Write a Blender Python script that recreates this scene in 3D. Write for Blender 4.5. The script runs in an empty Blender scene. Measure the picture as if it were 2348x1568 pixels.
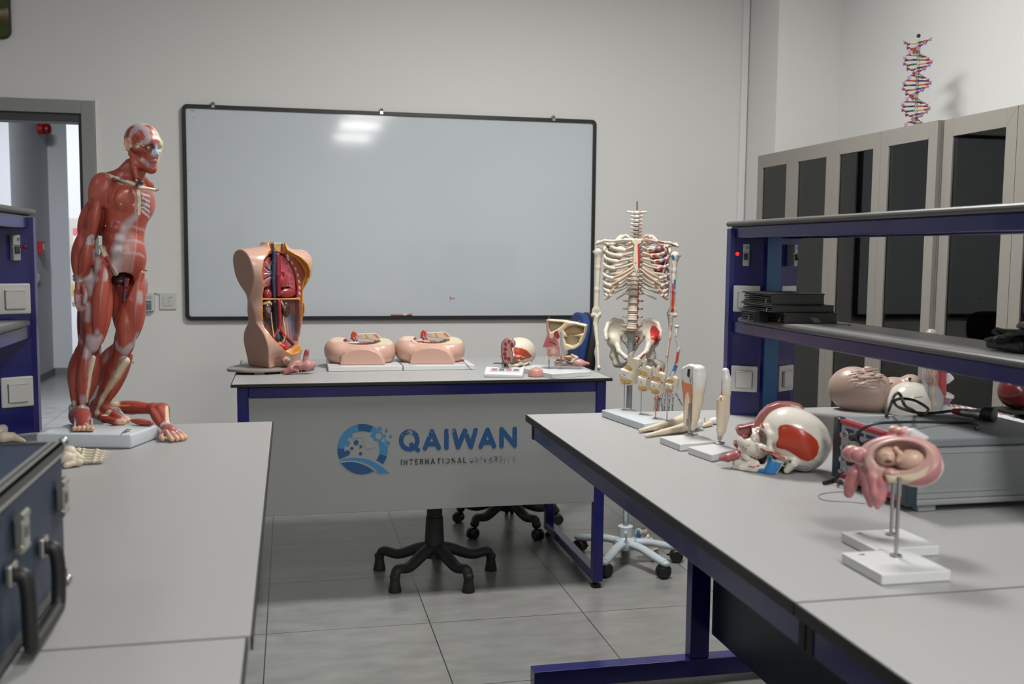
import bpy, bmesh, math, random
import numpy as np
from mathutils import Vector, Matrix
random.seed(7); RNG = np.random.default_rng(7)
SC = bpy.context.scene; COL = SC.collection
PI = math.pi
# ------------------------------------------------------------------ camera
CAM_H, FPX, IW, IH = 1.385, 2330.0, 2348.0, 1568.0
YAW, PITCH, ROLL = 0.21541903, 0.08831312, 0.01003626
def cam_axes():
    cy, sy, cp, sp = math.cos(YAW), math.sin(YAW), math.cos(PITCH), math.sin(PITCH)
    f = np.array([sy*cp, cy*cp, -sp]); r = np.array([cy, -sy, 0.0]); u = np.cross(r, f)
    c, s = math.cos(ROLL), math.sin(ROLL)
    return r*c+u*s, u*c-r*s, f
CR, CU, CF = cam_axes()
def ray(px, py): return CR*(px-IW/2)/FPX - CU*(py-IH/2)/FPX + CF
C0 = np.array([0, 0, CAM_H])
def at(px, py, y):            # photo pixel -> the point of the place at depth y
    d = ray(px, py); return C0 + d*(y/d[1])
def atz(px, py, z): d = ray(px, py); return C0 + d*((z-CAM_H)/d[2])
def atx(px, py, x): d = ray(px, py); return C0 + d*(x/d[0])
def make_camera():
    cd = bpy.data.cameras.new('camera'); co = bpy.data.objects.new('camera', cd); COL.objects.link(co)
    m = Matrix((CR, CU, -CF)).transposed().to_4x4(); m.translation = Vector(C0)
    co.matrix_world = m
    cd.sensor_width = 36; cd.lens = FPX/IW*36; cd.clip_start = .02; cd.clip_end = 60
    cd.dof.use_dof = True; cd.dof.focus_distance = 3.4; cd.dof.aperture_fstop = 4.8
    SC.camera = co
make_camera()
# ------------------------------------------------------------------ materials
def srgb(*c): return tuple((v/12.92 if v <= .04045 else ((v+.055)/1.055)**2.4) for v in [x/255 for x in c])
def mat(name, col, rough=.5, metal=0, noise=0., nscale=40, bump=0., bscale=200, spec=.5, coat=0, emit=None, estr=0, vcol=False, alpha=1, trans=0):
    m = bpy.data.materials.new(name); m.use_nodes = True; nt = m.node_tree; N = nt.nodes; L = nt.links
    b = N['Principled BSDF']
    b.inputs['Roughness'].default_value = rough; b.inputs['Metallic'].default_value = metal
    b.inputs['Specular IOR Level'].default_value = spec; b.inputs['Coat Weight'].default_value = coat
    b.inputs['Base Color'].default_value = (*col, 1)
    if trans: b.inputs['Transmission Weight'].default_value = trans
    src = None
    if vcol:
        a = N.new('ShaderNodeVertexColor'); a.layer_name = 'Col'; src = a.outputs['Color']
    if noise or bump:
        tc = N.new('ShaderNodeTexCoord')
    if noise:
        nz = N.new('ShaderNodeTexNoise'); nz.inputs['Scale'].default_value = nscale; nz.inputs['Detail'].default_value = 4
        L.new(tc.outputs['Object'], nz.inputs['Vector'])
        mr = N.new('ShaderNodeMapRange'); mr.inputs['To Min'].default_value = 1-noise; mr.inputs['To Max'].default_value = 1+noise
        L.new(nz.outputs['Fac'], mr.inputs['Value'])
        mx = N.new('ShaderNodeMix'); mx.data_type = 'RGBA'; mx.blend_type = 'MULTIPLY'; mx.inputs['Factor'].default_value = 1
        if src: L.new(src, mx.inputs['A'])
        else: mx.inputs['A'].default_value = (*col, 1)
        L.new(mr.outputs['Result'], mx.inputs['B']); src = mx.outputs['Result']
    if src: L.new(src, b.inputs['Base Color'])
    if bump:
        n2 = N.new('ShaderNodeTexNoise'); n2.inputs['Scale'].default_value = bscale; n2.inputs['Detail'].default_value = 3
        L.new(tc.outputs['Object'], n2.inputs['Vector'])
        bp = N.new('ShaderNodeBump'); bp.inputs['Strength'].default_value = bump; bp.inputs['Distance'].default_value = .002
        L.new(n2.outputs['Fac'], bp.inputs['Height']); L.new(bp.outputs['Normal'], b.inputs['Normal'])
    if emit: b.inputs['Emission Color'].default_value = (*emit, 1); b.inputs['Emission Strength'].default_value = estr
    m.diffuse_color = (*col, 1)
    return m
# ------------------------------------------------------------------ objects
def tag(o, label, cat, group=None, kind=None):
    if label: o['label'] = label
    if cat: o['category'] = cat
    if group: o['group'] = group
    if kind: o['kind'] = kind
    return o
def wloc(o):
    v = np.zeros(3)
    while o is not None: v = v + np.array(o.location); o = o.parent
    return v
def thing(name, label, cat, loc, group=None):
    o = bpy.data.objects.new(name, None); COL.objects.link(o); o.location = tuple(loc); o.empty_display_size = .05
    return tag(o, label, cat, group)
def link(name, me, mats, parent=None, loc=None):
    o = bpy.data.objects.new(name, me); COL.objects.link(o)
    for m in (mats if isinstance(mats, (list, tuple)) else [mats]): me.materials.append(m)
    if parent is not None: o.parent = parent
    return o
def mesh_obj(name, V, F, mats, parent=None, smooth=False, cols=None, fm=None, origin=None, angle=None):
    """V: world vertices; stored relative to the parent (or to origin for a top-level mesh)."""
    V = np.asarray(V, float); base = wloc(parent) if parent is not None else np.zeros(3)
    o3 = np.array(origin, float) if origin is not None else base
    me = bpy.data.meshes.new(name)
    if isinstance(F, np.ndarray):
        n, k = F.shape
        me.vertices.add(len(V)); me.vertices.foreach_set('co', (V-o3).ravel())
        me.loops.add(n*k); me.loops.foreach_set('vertex_index', F.ravel().astype(np.int32))
        me.polygons.add(n); me.polygons.foreach_set('loop_start', np.arange(0, n*k, k, dtype=np.int32))
        me.update(calc_edges=True); me.validate()
    else:
        me.from_pydata([tuple(v) for v in V-o3], [], F); me.update()
    if smooth: me.polygons.foreach_set('use_smooth', np.ones(len(me.polygons), bool))
    if cols is not None:
        ca = me.color_attributes.new('Col', 'FLOAT_COLOR', 'POINT')
        ca.data.foreach_set('color', np.hstack([cols, np.ones((len(cols), 1))]).astype(np.float32).ravel())
    if fm is not None: me.polygons.foreach_set('material_index', np.array(fm, np.int32))
    if smooth and angle:
        me.set_sharp_from_angle(angle=math.radians(angle))
    o = link(name, me, mats, parent)
    if origin is not None: o.location = tuple(o3-base)
    return o
def rotm(rx=0, ry=0, rz=0):
    cx, sx, cy, sy, cz, sz = math.cos(rx), math.sin(rx), math.cos(ry), math.sin(ry), math.cos(rz), math.sin(rz)
    return np.array([[cz, -sz, 0], [sz, cz, 0], [0, 0, 1]]) @ np.array([[cy, 0, sy], [0, 1, 0], [-sy, 0, cy]]) @ np.array([[1, 0, 0], [0, cx, -sx], [0, sx, cx]])
def frame_to(d, up=(0, 0, 1)):
    """3x3 whose columns are x,y,z with z along d"""
    d = np.array(d, float); d /= np.linalg.norm(d); up = np.array(up, float)
    if abs(d@up) > .98: up = np.array([0, 1., 0]) if abs(d[1]) < .9 else np.array([1., 0, 0])
    x = np.cross(up, d); x /= np.linalg.norm(x); return np.stack([x, np.cross(d, x), d], 1)
def spline(P, n=8, closed=False):
    P = [np.array(p, float) for p in P]; out = []; m = len(P)
    for i in range(m if closed else m-1):
        p0 = P[(i-1) % m] if closed or i > 0 else P[0]*2-P[1]; p1 = P[i]; p2 = P[(i+1) % m]
        p3 = P[(i+2) % m] if closed or i+2 < m else P[-1]*2-P[-2]
        for t in np.linspace(0, 1, n, endpoint=False):
            out.append(.5*((2*p1)+(p2-p0)*t+(2*p0-5*p1+4*p2-p3)*t*t+(3*p1-p0-3*p2+p3)*t**3))
    if not closed: out.append(P[-1])
    return np.array(out)
class MB:
    """collects shapes for ONE mesh"""
    def __init__(s, lift=(0, 0, 0)): s.V = []; s.F = []; s.M = []; s.n = 0; s.lift = np.array(lift, float); s.k = 0
    def add(s, V, F, m=0):
        V = np.asarray(V, float); s.V.append(V); s.F += [tuple(int(i)+s.n for i in f) for f in F]; s.M += [m]*len(F); s.n += len(V); return s
    def bm(s, b, m=0, R=None, c=(0, 0, 0)):
        b.verts.ensure_lookup_table(); b.verts.index_update()
        V = np.array([v.co[:] for v in b.verts])
        if R is not None: V = V @ np.array(R).T
        s.add(V+np.array(c), [[v.index for v in f.verts] for f in b.faces], m); b.free(); return s
    def box(s, lo, hi, bev=0, R=None, m=0, seg=2):
        lo = np.array(lo, float); hi = np.array(hi, float); c = (lo+hi)/2; h = np.abs(hi-lo)
        b = bmesh.new(); bmesh.ops.create_cube(b, size=1)
        for v in b.verts: v.co = Vector((v.co.x*h[0], v.co.y*h[1], v.co.z*h[2]))
        if bev: bmesh.ops.bevel(b, geom=list(b.edges), offset=min(bev, min(h)*.49), segments=seg, profile=.5, affect='EDGES')
        return s.bm(b, m, R, c)
    def cbox(s, c, half, R=None, bev=0, m=0, seg=2):
        half = np.array(half, float); b = bmesh.new(); bmesh.ops.create_cube(b, size=2)
        for v in b.verts: v.co = Vector((v.co.x*half[0], v.co.y*half[1], v.co.z*half[2]))
        if bev: bmesh.ops.bevel(b, geom=list(b.edges), offset=min(bev, min(half)*.98), segments=seg, profile=.5, affect='EDGES')
        return s.bm(b, m, R, c)
    def prism(s, poly, z0, z1, R=None, c=(0, 0, 0), bev=0, m=0, seg=2):
        b = bmesh.new(); vs = [b.verts.new((p[0], p[1], z0)) for p in poly]; f = b.faces.new(vs); f.normal_update()
        r = bmesh.ops.extrude_face_region(b, geom=[f])
        for v in [g for g in r['geom'] if isinstance(g, bmesh.types.BMVert)]: v.co.z = z1
        bmesh.ops.recalc_face_normals(b, faces=b.faces)
        if bev: bmesh.ops.bevel(b, geom=[e for e in b.edges if len(e.link_faces) == 2 and e.calc_face_angle(0) > .5], offset=bev, segments=seg, profile=.5, affect='EDGES')
        return s.bm(b, m, R, c)
    def tube(s, P, r, n=10, m=0, flat=None, up=(0, 0, 1), caps=True):
        P = np.array(P, float); k = len(P); r = np.full(k, r) if np.isscalar(r) else np.array(r, float)
        T = np.gradient(P, axis=0); T /= np.linalg.norm(T, axis=1)[:, None]+1e-12
        Fm = frame_to(T[0], up); x = Fm[:, 0]; V = []
        a = np.linspace(0, 2*PI, n, endpoint=False)
        for i in range(k):
            x = x-(x@T[i])*T[i]; x /= np.linalg.norm(x); y = np.cross(T[i], x)
            fx = 1 if flat is None else flat
            V.append(P[i]+r[i]*(np.cos(a)[:, None]*x+fx*np.sin(a)[:, None]*y))
        V = np.concatenate(V); F = []
        for i in range(k-1):
            for j in range(n):
                F.append((i*n+j, i*n+(j+1) % n, (i+1)*n+(j+1) % n, (i+1)*n+j))
        if caps: F += [tuple(range(n-1, -1, -1)), tuple((k-1)*n+j for j in range(n))]
        return s.add(V, F, m)
    def lathe(s, prof, c=(0, 0, 0), n=24, R=None, m=0, sx=1, sy=1):
        a = np.linspace(0, 2*PI, n, endpoint=False); V = []; F = []
        for r, z in prof: V.append(np.stack([r*sx*np.cos(a), r*sy*np.sin(a), np.full(n, z)], 1))
        V = np.concatenate(V); k = len(prof)
        for i in range(k-1):
            for j in range(n): F.append((i*n+j, i*n+(j+1) % n, (i+1)*n+(j+1) % n, (i+1)*n+j))
        F += [tuple(range(n-1, -1, -1)), tuple((k-1)*n+j for j in range(n))]
        if R is not None: V = V @ np.array(R).T
        return s.add(V+np.array(c), F, m)
    def rod(s, a, b, r, n=10, r2=None, m=0): return s.tube([a, b], [r, r if r2 is None else r2], n, m)
    def ell(s, c, rad, R=None, n=16, m=0):
        k = n//2; th = np.linspace(0, PI, k+1); return s.lathe([(max(math.sin(t), 1e-4), -math.cos(t)) for t in th], (0, 0, 0), n).xf_last(rad, R, c)
    def xf_last(s, rad, R, c):
        V = s.V[-1]*np.array(rad)
        if R is not None: V = V @ np.array(R).T
        s.V[-1] = V+np.array(c); return s
    def stroke(s, pts, w, f, m=0, n=10):
        """flat round-capped pen stroke; f maps (x,y) to a point"""
        pts = np.array(pts, float)
        for p, q in zip(pts[:-1], pts[1:]):
            d = q-p; a0 = math.atan2(d[1], d[0]); poly = []
            for t in np.linspace(PI/2, 3*PI/2, n): poly.append(p+w/2*np.array([math.cos(a0+t), math.sin(a0+t)]))
            for t in np.linspace(-PI/2, PI/2, n): poly.append(q+w/2*np.array([math.cos(a0+t), math.sin(a0+t)]))
            s.add([f(*p2)+s.lift*s.k for p2 in poly], [tuple(range(len(poly)))], m); s.k += 1
        return s
    def flatpoly(s, poly, f, m=0): return s.add([f(*p) for p in poly], [tuple(range(len(poly)))], m)
    def xf(s, R, c0, c1=None):
        R = np.array(R); c0 = np.array(c0); c1 = c0 if c1 is None else np.array(c1)
        s.V = [(v-c0) @ R.T + c1 for v in s.V]; return s
    def build(s, name, mats, parent=None, smooth=False, angle=40, origin=None):
        return mesh_obj(name, np.concatenate(s.V), s.F, mats, parent, smooth, None, s.M if isinstance(mats, (list, tuple)) and len(mats) > 1 else None, origin, angle if smooth else None)
def copy_tree(o, loc=None, parent=None):
    c = o.copy(); COL.objects.link(c)
    if parent is not None: c.parent = parent
    if loc is not None: c.location = tuple(loc)
    for ch in list(o.children): copy_tree(ch, None, c)
    return c
# ------------------------------------------------------------------ sculpting with distance fields
def onplane(px, py, c, n):
    d = ray(px, py); n = np.array(n); return C0+d*(((np.array(c)-C0)@n)/(d@n))
def plane2d(pts, c, R):
    q = np.array([(onplane(x, y, c, R[:, 1])-c)@R for x, y in pts]); return q[:, [0, 2]]
def poly2d(x, y, Q):
    d = np.full(np.shape(x), 1e9); ins = np.zeros(np.shape(x), bool); n = len(Q)
    for i in range(n):
        ax, ay = Q[i]; bx, by = Q[(i+1) % n]; ex, ey = bx-ax, by-ay
        t = np.clip(((x-ax)*ex+(y-ay)*ey)/(ex*ex+ey*ey+1e-15), 0, 1)
        d = np.minimum(d, (x-ax-t*ex)**2+(y-ay-t*ey)**2)
        if ay != by: ins ^= ((ay > y) != (by > y)) & (x < ex*(y-ay)/(by-ay)+ax)
    return np.where(ins, -1, 1)*np.sqrt(d)
def view_frame(c, yaw, pitch=0):
    """left/front/up columns of something at c that faces the camera position, turned yaw degrees to its left"""
    v = (np.array(c, float)-C0)*np.array([1, 1, 0]); v /= np.linalg.norm(v); r = np.array([v[1], -v[0], 0]); a = math.radians(yaw)
    f = -v*math.cos(a)+r*math.sin(a); l = r*math.cos(a)+v*math.sin(a); u = np.array([0, 0, 1.]); p = math.radians(pitch)
    return np.stack([l, f*math.cos(p)+u*math.sin(p), u*math.cos(p)-f*math.sin(p)], 1)
class SDF:
    def __init__(s, h, k=.004, bs=None): s.h = h; s.k = k; s.P = []; s.paints = []; s.bs = bs or h*.6
    def _p(s, fn, lo, hi, col, k, op): s.P.append((fn, np.array(lo), np.array(hi), None if col is None else np.array(col, float), s.k if k is None else k, op)); return s
    def cap(s, a, b, ra, rb=None, col=None, k=None, op='add', sq=None):
        """tapered capsule; sq=(axis,scale) squashes the section along a world axis"""
        a = np.array(a, float); b = np.array(b, float); rb = ra if rb is None else rb; ab = b-a; L2 = ab@ab+1e-12
        S = None
        if sq is not None:
            ax = np.array(sq[0], float); ax /= np.linalg.norm(ax); S = (ax, sq[1])
        def fn(X):
            p = X-a; t = np.clip((p@ab)/L2, 0, 1); q = p-t[..., None]*ab
            if S is not None:
                c = q@S[0]; q = q+(c/S[1]-c)[..., None]*S[0]
            d = np.sqrt((q*q).sum(-1))-(ra+(rb-ra)*t)
            return d*(min(1, S[1]) if S is not None else 1)
        m = max(ra, rb)*(max(1, sq[1]) if sq else 1)
        return s._p(fn, np.minimum(a, b)-m, np.maximum(a, b)+m, col, k, op)
    def chain(s, pts, r, col=None, k=None, op='add', sq=None):
        r = [r]*len(pts) if np.isscalar(r) else r
        for i in range(len(pts)-1): s.cap(pts[i], pts[i+1], r[i], r[i+1], col, k, op, sq)
        return s
    def muscle(s, a, b, r, col=None, k=None, side=None, sq=None, e=.35, ends=.3):
        """spindle: thin ends, thick belly"""
        a = np.array(a, float); b = np.array(b, float); ab = b-a; L = np.linalg.norm(ab); u = ab/L
        off = np.array(side if side is not None else (0, 0, 0), float)
        def fn(X):
            p = X-a; t = np.clip((p@u)/L, 0, 1); q = p-(t*L)[..., None]*u-(np.sin(PI*t))[..., None]*off
            if sq is not None:
                ax = np.array(sq[0], float)/np.linalg.norm(sq[0]); c = q@ax; q = q+(c/sq[1]-c)[..., None]*ax
            return (np.sqrt((q*q).sum(-1))-r*(ends+(1-ends)*np.sin(PI*(t*(1-e*0)+0))**.8))*.8*(min(1, sq[1]) if sq is not None else 1)
        m = r*(max(1, sq[1]) if sq else 1)+np.linalg.norm(off)
        return s._p(fn, np.minimum(a, b)-m, np.maximum(a, b)+m, col, k, 'add')
    def ell(s, c, rad, R=None, col=None, k=None, op='add'):
        c = np.array(c, float); rad = np.array(rad, float)*np.ones(3); Rm = None if R is None else np.array(R)
        def fn(X):
            p = X-c
            if Rm is not None: p = p@Rm
            k0 = np.sqrt(((p/rad)**2).sum(-1)); k1 = np.sqrt(((p/rad**2)**2).sum(-1))+1e-9
            return k0*(k0-1)/k1
        m = rad.max() if R is not None else rad
        return s._p(fn, c-m, c+m, col, k, op)
    def box(s, c, half, R=None, r=0, col=None, k=None, op='add'):
        c = np.array(c, float); half = np.array(half, float)
        def fn(X):
            p = X-c
            if R is not None: p = p@np.array(R)
            q = np.abs(p)-half+r
            return np.sqrt((np.maximum(q, 0)**2).sum(-1))+np.minimum(q.max(-1), 0)-r
        m = np.linalg.norm(half) if R is not None else half
        return s._p(fn, c-m, c+m, col, k, op)
    def half(s, p, n, col=None, k=0):
        """keep the side the normal points away from"""
        p = np.array(p, float); n = np.array(n, float)/np.linalg.norm(n)
        return s._p(lambda X: (X-p)@n, (-9, -9, -9), (9, 9, 9), col, k, 'int')
    def custom(s, fn, lo, hi, col=None, k=None, op='add'): return s._p(fn, lo, hi, col, k, op)
    def paint(s, fn, col): s.paints.append((fn, np.array(col, float))); return s
    def pline(s, pts, r, col, soft=None):
        pts = np.array(pts, float); soft = soft or s.h*.5
        def fn(X):
            d = np.full(len(X), 9.)
            for a, b in zip(pts[:-1], pts[1:]):
                ab = b-a; t = np.clip(((X-a)@ab)/(ab@ab+1e-12), 0, 1); d = np.minimum(d, np.linalg.norm(X-a-t[:, None]*ab, axis=1))
            return np.clip((r-d)/soft+.5, 0, 1)
        return s.paint(fn, col)
    def pell(s, c, rad, col, R=None, soft=.12):
        c = np.array(c, float); rad = np.array(rad, float)
        def fn(X):
            p = X-c
            if R is not None: p = p@np.array(R)
            return np.clip((1-np.sqrt(((p/rad)**2).sum(1)))/soft+.5, 0, 1)
        return s.paint(fn, col)
    def polyx(s, pts, c, R, f0, f1, col=None, k=None, op='add', r=.002, px=True):
        """outline drawn on the plane (c; columns of R = left, front, up), thick from f0 to f1 along the front axis"""
        R = np.array(R); c = np.array(c, float); Q = plane2d(pts, c, R) if px else np.array(pts, float)
        def fn(X):
            q = (X-c)@R; d2 = poly2d(q[..., 0], q[..., 2], Q)+r; d1 = np.abs(q[..., 1]-(f0+f1)/2)-abs(f1-f0)/2+r
            return np.minimum(np.maximum(d2, d1), 0)+np.sqrt(np.maximum(d2, 0)**2+np.maximum(d1, 0)**2)-r
        cs = np.array([c+R@np.array([a, f, b]) for a, b in Q for f in (f0, f1)])
        return s._p(fn, cs.min(0), cs.max(0), None if col is None else col, k, op)
    def ppoly(s, pts, c, R, col, fmin=-.01, fmax=9, soft=None, px=True, grow=0):
        R = np.array(R); c = np.array(c, float); Q = plane2d(pts, c, R) if px else np.array(pts, float); soft = soft or s.h*.7
        def fn(X):
            q = (X-c)@R; w = np.zeros(len(X)); m = np.where((q[:, 1] > fmin) & (q[:, 1] < fmax))[0]
            w[m] = np.clip(.5-(poly2d(q[m, 0], q[m, 2], Q)-grow)/soft, 0, 1); return w
        return s.paint(fn, col)
    def pstroke(s, pts, c, R, w, col, fmin=-.01, soft=None):
        R = np.array(R); c = np.array(c, float); Q = plane2d(pts, c, R); soft = soft or s.h*.7
        def fn(X):
            q = (X-c)@R; p = q[:, [0, 2]]; d = np.full(len(X), 9.)
            for a, b in zip(Q[:-1], Q[1:]):
                ab = b-a; t = np.clip(((p-a)@ab)/(ab@ab+1e-12), 0, 1); d = np.minimum(d, np.linalg.norm(p-a-t[:, None]*ab, axis=1))
            return np.clip(.5-(d-w)/soft, 0, 1)*(q[:, 1] > fmin)
        return s.paint(fn, col)
    def ppx(s, pts, r, col, soft=None, step=1.8, back=0):
        """paint a line through the surface points seen at photo pixels; r may taper [r0, r1]"""
        soft = soft or s.h*.6; q = []; pts = [np.array(p, float) for p in pts]
        for a, b in zip(pts[:-1], pts[1:]):
            n = max(1, int(np.linalg.norm(b-a)/step)); q += [a+(b-a)*i/n for i in range(n)]
        q.append(pts[-1])
        def fn(X):
            rel = X-C0; w = np.zeros(len(X)); hit = []
            for (x, y) in q:
                d = ray(x, y); d = d/np.linalg.norm(d); t = rel@d; pe = np.linalg.norm(rel-t[:, None]*d, axis=1); c = np.where(pe < s.h*1.3)[0]
                hit.append(X[c[np.argmin(t[c])]] if len(c) else None)
            dm = np.full(len(X), 9.); m = len(hit)
            for i in range(m):
                if hit[i] is None: continue
                rr = r if np.isscalar(r) else np.interp(i/max(1, m-1), np.linspace(0, 1, len(r)), r)
                dm = np.minimum(dm, np.linalg.norm(X-hit[i], axis=1)-rr)
            return np.clip(.5-dm/soft, 0, 1)
        return s.paint(fn, col)
    def mesh(s):
        h = s.h; ad = [p for p in s.P if p[5] == 'add']
        lo = np.min([p[1] for p in ad], 0)-3*h; hi = np.max([p[2] for p in ad], 0)+3*h
        n = np.ceil((hi-lo)/h).astype(int)+1; F = np.full(n, 1.0, np.float64)
        ax = [lo[i]+h*np.arange(n[i]) for i in range(3)]
        for fn, pl, ph, col, k, op in s.P:
            mg = max(2*h, k*1.5)+h
            i0 = np.clip(np.floor((pl-mg-lo)/h).astype(int), 0, n); i1 = np.clip(np.ceil((ph+mg-lo)/h).astype(int)+1, 0, n)
            if (i1 <= i0).any(): continue
            sl = tuple(slice(a, b) for a, b in zip(i0, i1))
            X = np.stack(np.meshgrid(*[ax[i][sl[i]] for i in range(3)], indexing='ij'), -1)
            d = fn(X); f = F[sl]
            if op == 'sub': d = -d
            if op == 'add':
                if k > 0:
                    t = np.clip(.5+.5*(f-d)/k, 0, 1); F[sl] = f*(1-t)+d*t-k*t*(1-t)
                else: F[sl] = np.minimum(f, d)
            else:
                if k > 0:
                    t = np.clip(.5-.5*(f-d)/k, 0, 1); F[sl] = f*(1-t)+d*t+k*t*(1-t)
                else: F[sl] = np.maximum(f, d)
        F[0], F[-1], F[:, 0], F[:, -1], F[:, :, 0], F[:, :, -1] = 1, 1, 1, 1, 1, 1
        S = F < 0; c = [(i, j, l) for i in (0, 1) for j in (0, 1) for l in (0, 1)]
        nx, ny, nz = n-1
        cnt = sum(S[i:i+nx, j:j+ny, l:l+nz].astype(np.int8) for i, j, l in c)
        act = (cnt > 0) & (cnt < 8); idx = -np.ones(act.shape, np.int64); A = np.argwhere(act); idx[act] = np.arange(len(A))
        acc = np.zeros((len(A), 3)); num = np.zeros(len(A))
        for a in range(8):
            for b in range(a+1, 8):
                ca, cb = np.array(c[a]), np.array(c[b])
                if np.abs(ca-cb).sum() != 1: continue
                fa = F[tuple((A+ca).T)]; fb = F[tuple((A+cb).T)]; x = (fa < 0) != (fb < 0)
                t = np.where(x, fa/np.where(x, fa-fb, 1), 0)
                acc += np.where(x[:, None], ca+(cb-ca)*t[:, None], 0); num += x
        V = lo+h*(A+acc/num[:, None]); Q = []
        for d in range(3):
            u, v = [(1, 2), (2, 0), (0, 1)][d]
            sa = [slice(None)]*3; sb = [slice(None)]*3; sa[d] = slice(0, -1); sb[d] = slice(1, None)
            E = np.argwhere(S[tuple(sa)] != S[tuple(sb)])
            ok = (E[:, u] > 0) & (E[:, v] > 0) & (E[:, u] < n[u]-1) & (E[:, v] < n[v]-1); E = E[ok]
            ins = S[tuple(E.T)]; eu = np.zeros(3, int); ev = np.zeros(3, int); eu[u] = 1; ev[v] = 1
            q = np.stack([idx[tuple((E-eu-ev).T)], idx[tuple((E-ev).T)], idx[tuple(E.T)], idx[tuple((E-eu).T)]], 1)
            q[~ins] = q[~ins][:, ::-1]; Q.append(q)
        Q = np.concatenate(Q)
        # colours
        W = np.zeros(len(V)); C = np.zeros((len(V), 3)); best = np.full(len(V), 9.); D = []
        for fn, pl, ph, col, k, op in s.P:
            if col is None or op != 'add': continue
            sel = np.where(((V > pl-4*h) & (V < ph+4*h)).all(1))[0]
            if len(sel) == 0: continue
            d = fn(V[sel]); best[sel] = np.minimum(best[sel], d); D.append((sel, d, col))
        for sel, d, col in D:
            w = np.exp(-(d-best[sel])/s.bs); W[sel] += w; C[sel] += w[:, None]*col
        C /= np.maximum(W, 1e-9)[:, None]
        for fn, pl, ph, col, k, op in s.P:
            if col is None or op == 'add': continue
            d = np.abs(fn(V)); w = np.clip(1.5-d/h, 0, 1)[:, None]; C = C*(1-w)+w*col
        for fn, col in s.paints:
            w = fn(V)[:, None]; C = C*(1-w)+w*col
        return V, Q, C
    def build(s, name, m, parent=None, origin=None, R=None, c0=None, c1=None):
        V, Q, C = s.mesh()
        if R is not None: V = (V-np.array(c0)) @ np.array(R).T + np.array(c1 if c1 is not None else c0)
        return mesh_obj(name, V, Q, m, parent, True, C, None, origin)
# ------------------------------------------------------------------ palette
M = {}
M['wall'] = mat('wall_paint', (.74, .74, .725), .75, noise=.02, nscale=1.5, bump=.04, bscale=300)
M['wall_white'] = mat('white_wall_paint', (.78, .78, .77), .7, noise=.02, nscale=1.5)
M['corr'] = mat('corridor_paint', (.55, .56, .59), .7, noise=.02, nscale=2)
M['ceil'] = mat('ceiling_paint', (.8, .8, .8), .8)
M['top'] = mat('pale_laminate', (.365, .365, .363), .38, noise=.015, nscale=6)
M['edge'] = mat('black_edge_band', (.012, .013, .012), .42)
M['navy'] = mat('navy_powder_coat', (.011, .012, .135), .24, coat=.15, noise=.05, nscale=60)
M['navy_d'] = mat('navy_panel_paint', (.010, .011, .13), .3, noise=.05, nscale=40)
M['sky'] = mat('sky_blue_strip', (.015, .10, .27), .3)
M['grey'] = mat('grey_panel_paint', (.30, .308, .305), .45, noise=.02, nscale=30)
M['shelf'] = mat('grey_shelf_laminate', (.30, .30, .30), .35, noise=.02, nscale=20)
M['shelf_e'] = mat('dark_grey_shelf_edge', (.085, .087, .083), .4)
M['plastic_w'] = mat('white_plastic', (.62, .62, .60), .35)
M['black'] = mat('black_plastic', (.012, .012, .012), .45, bump=.1)
M['blackm'] = mat('matt_black_plastic', (.018, .018, .018), .6)
M['chrome'] = mat('polished_steel', (.6, .6, .6), .22, metal=1)
M['steel'] = mat('brushed_steel', (.42, .42, .42), .35, metal=1)
M['cab'] = mat('taupe_melamine', (.29, .272, .243), .45, noise=.03, nscale=50)
M['cab_in'] = mat('taupe_melamine_inside', (.34, .32, .29), .55)
M['red'] = mat('red_plastic', (.35, .01, .012), .35)
M['wboard'] = mat('whiteboard_enamel', (.60, .65, .69), .07, noise=.01, nscale=2)
M['doorframe'] = mat('grey_door_frame', (.27, .285, .28), .4)
M['v'] = mat('painted_cast_plastic', (.5, .5, .5), .36, vcol=True, noise=.05, nscale=250, bump=.05, bscale=500)
M['vg'] = mat('glossy_painted_plastic', (.5, .5, .5), .22, vcol=True, noise=.05, nscale=180)
M['base_w'] = mat('white_base_plastic', (.66, .67, .67), .25)
M['base_b'] = mat('cool_white_base_plastic', (.56, .61, .64), .22)
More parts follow.
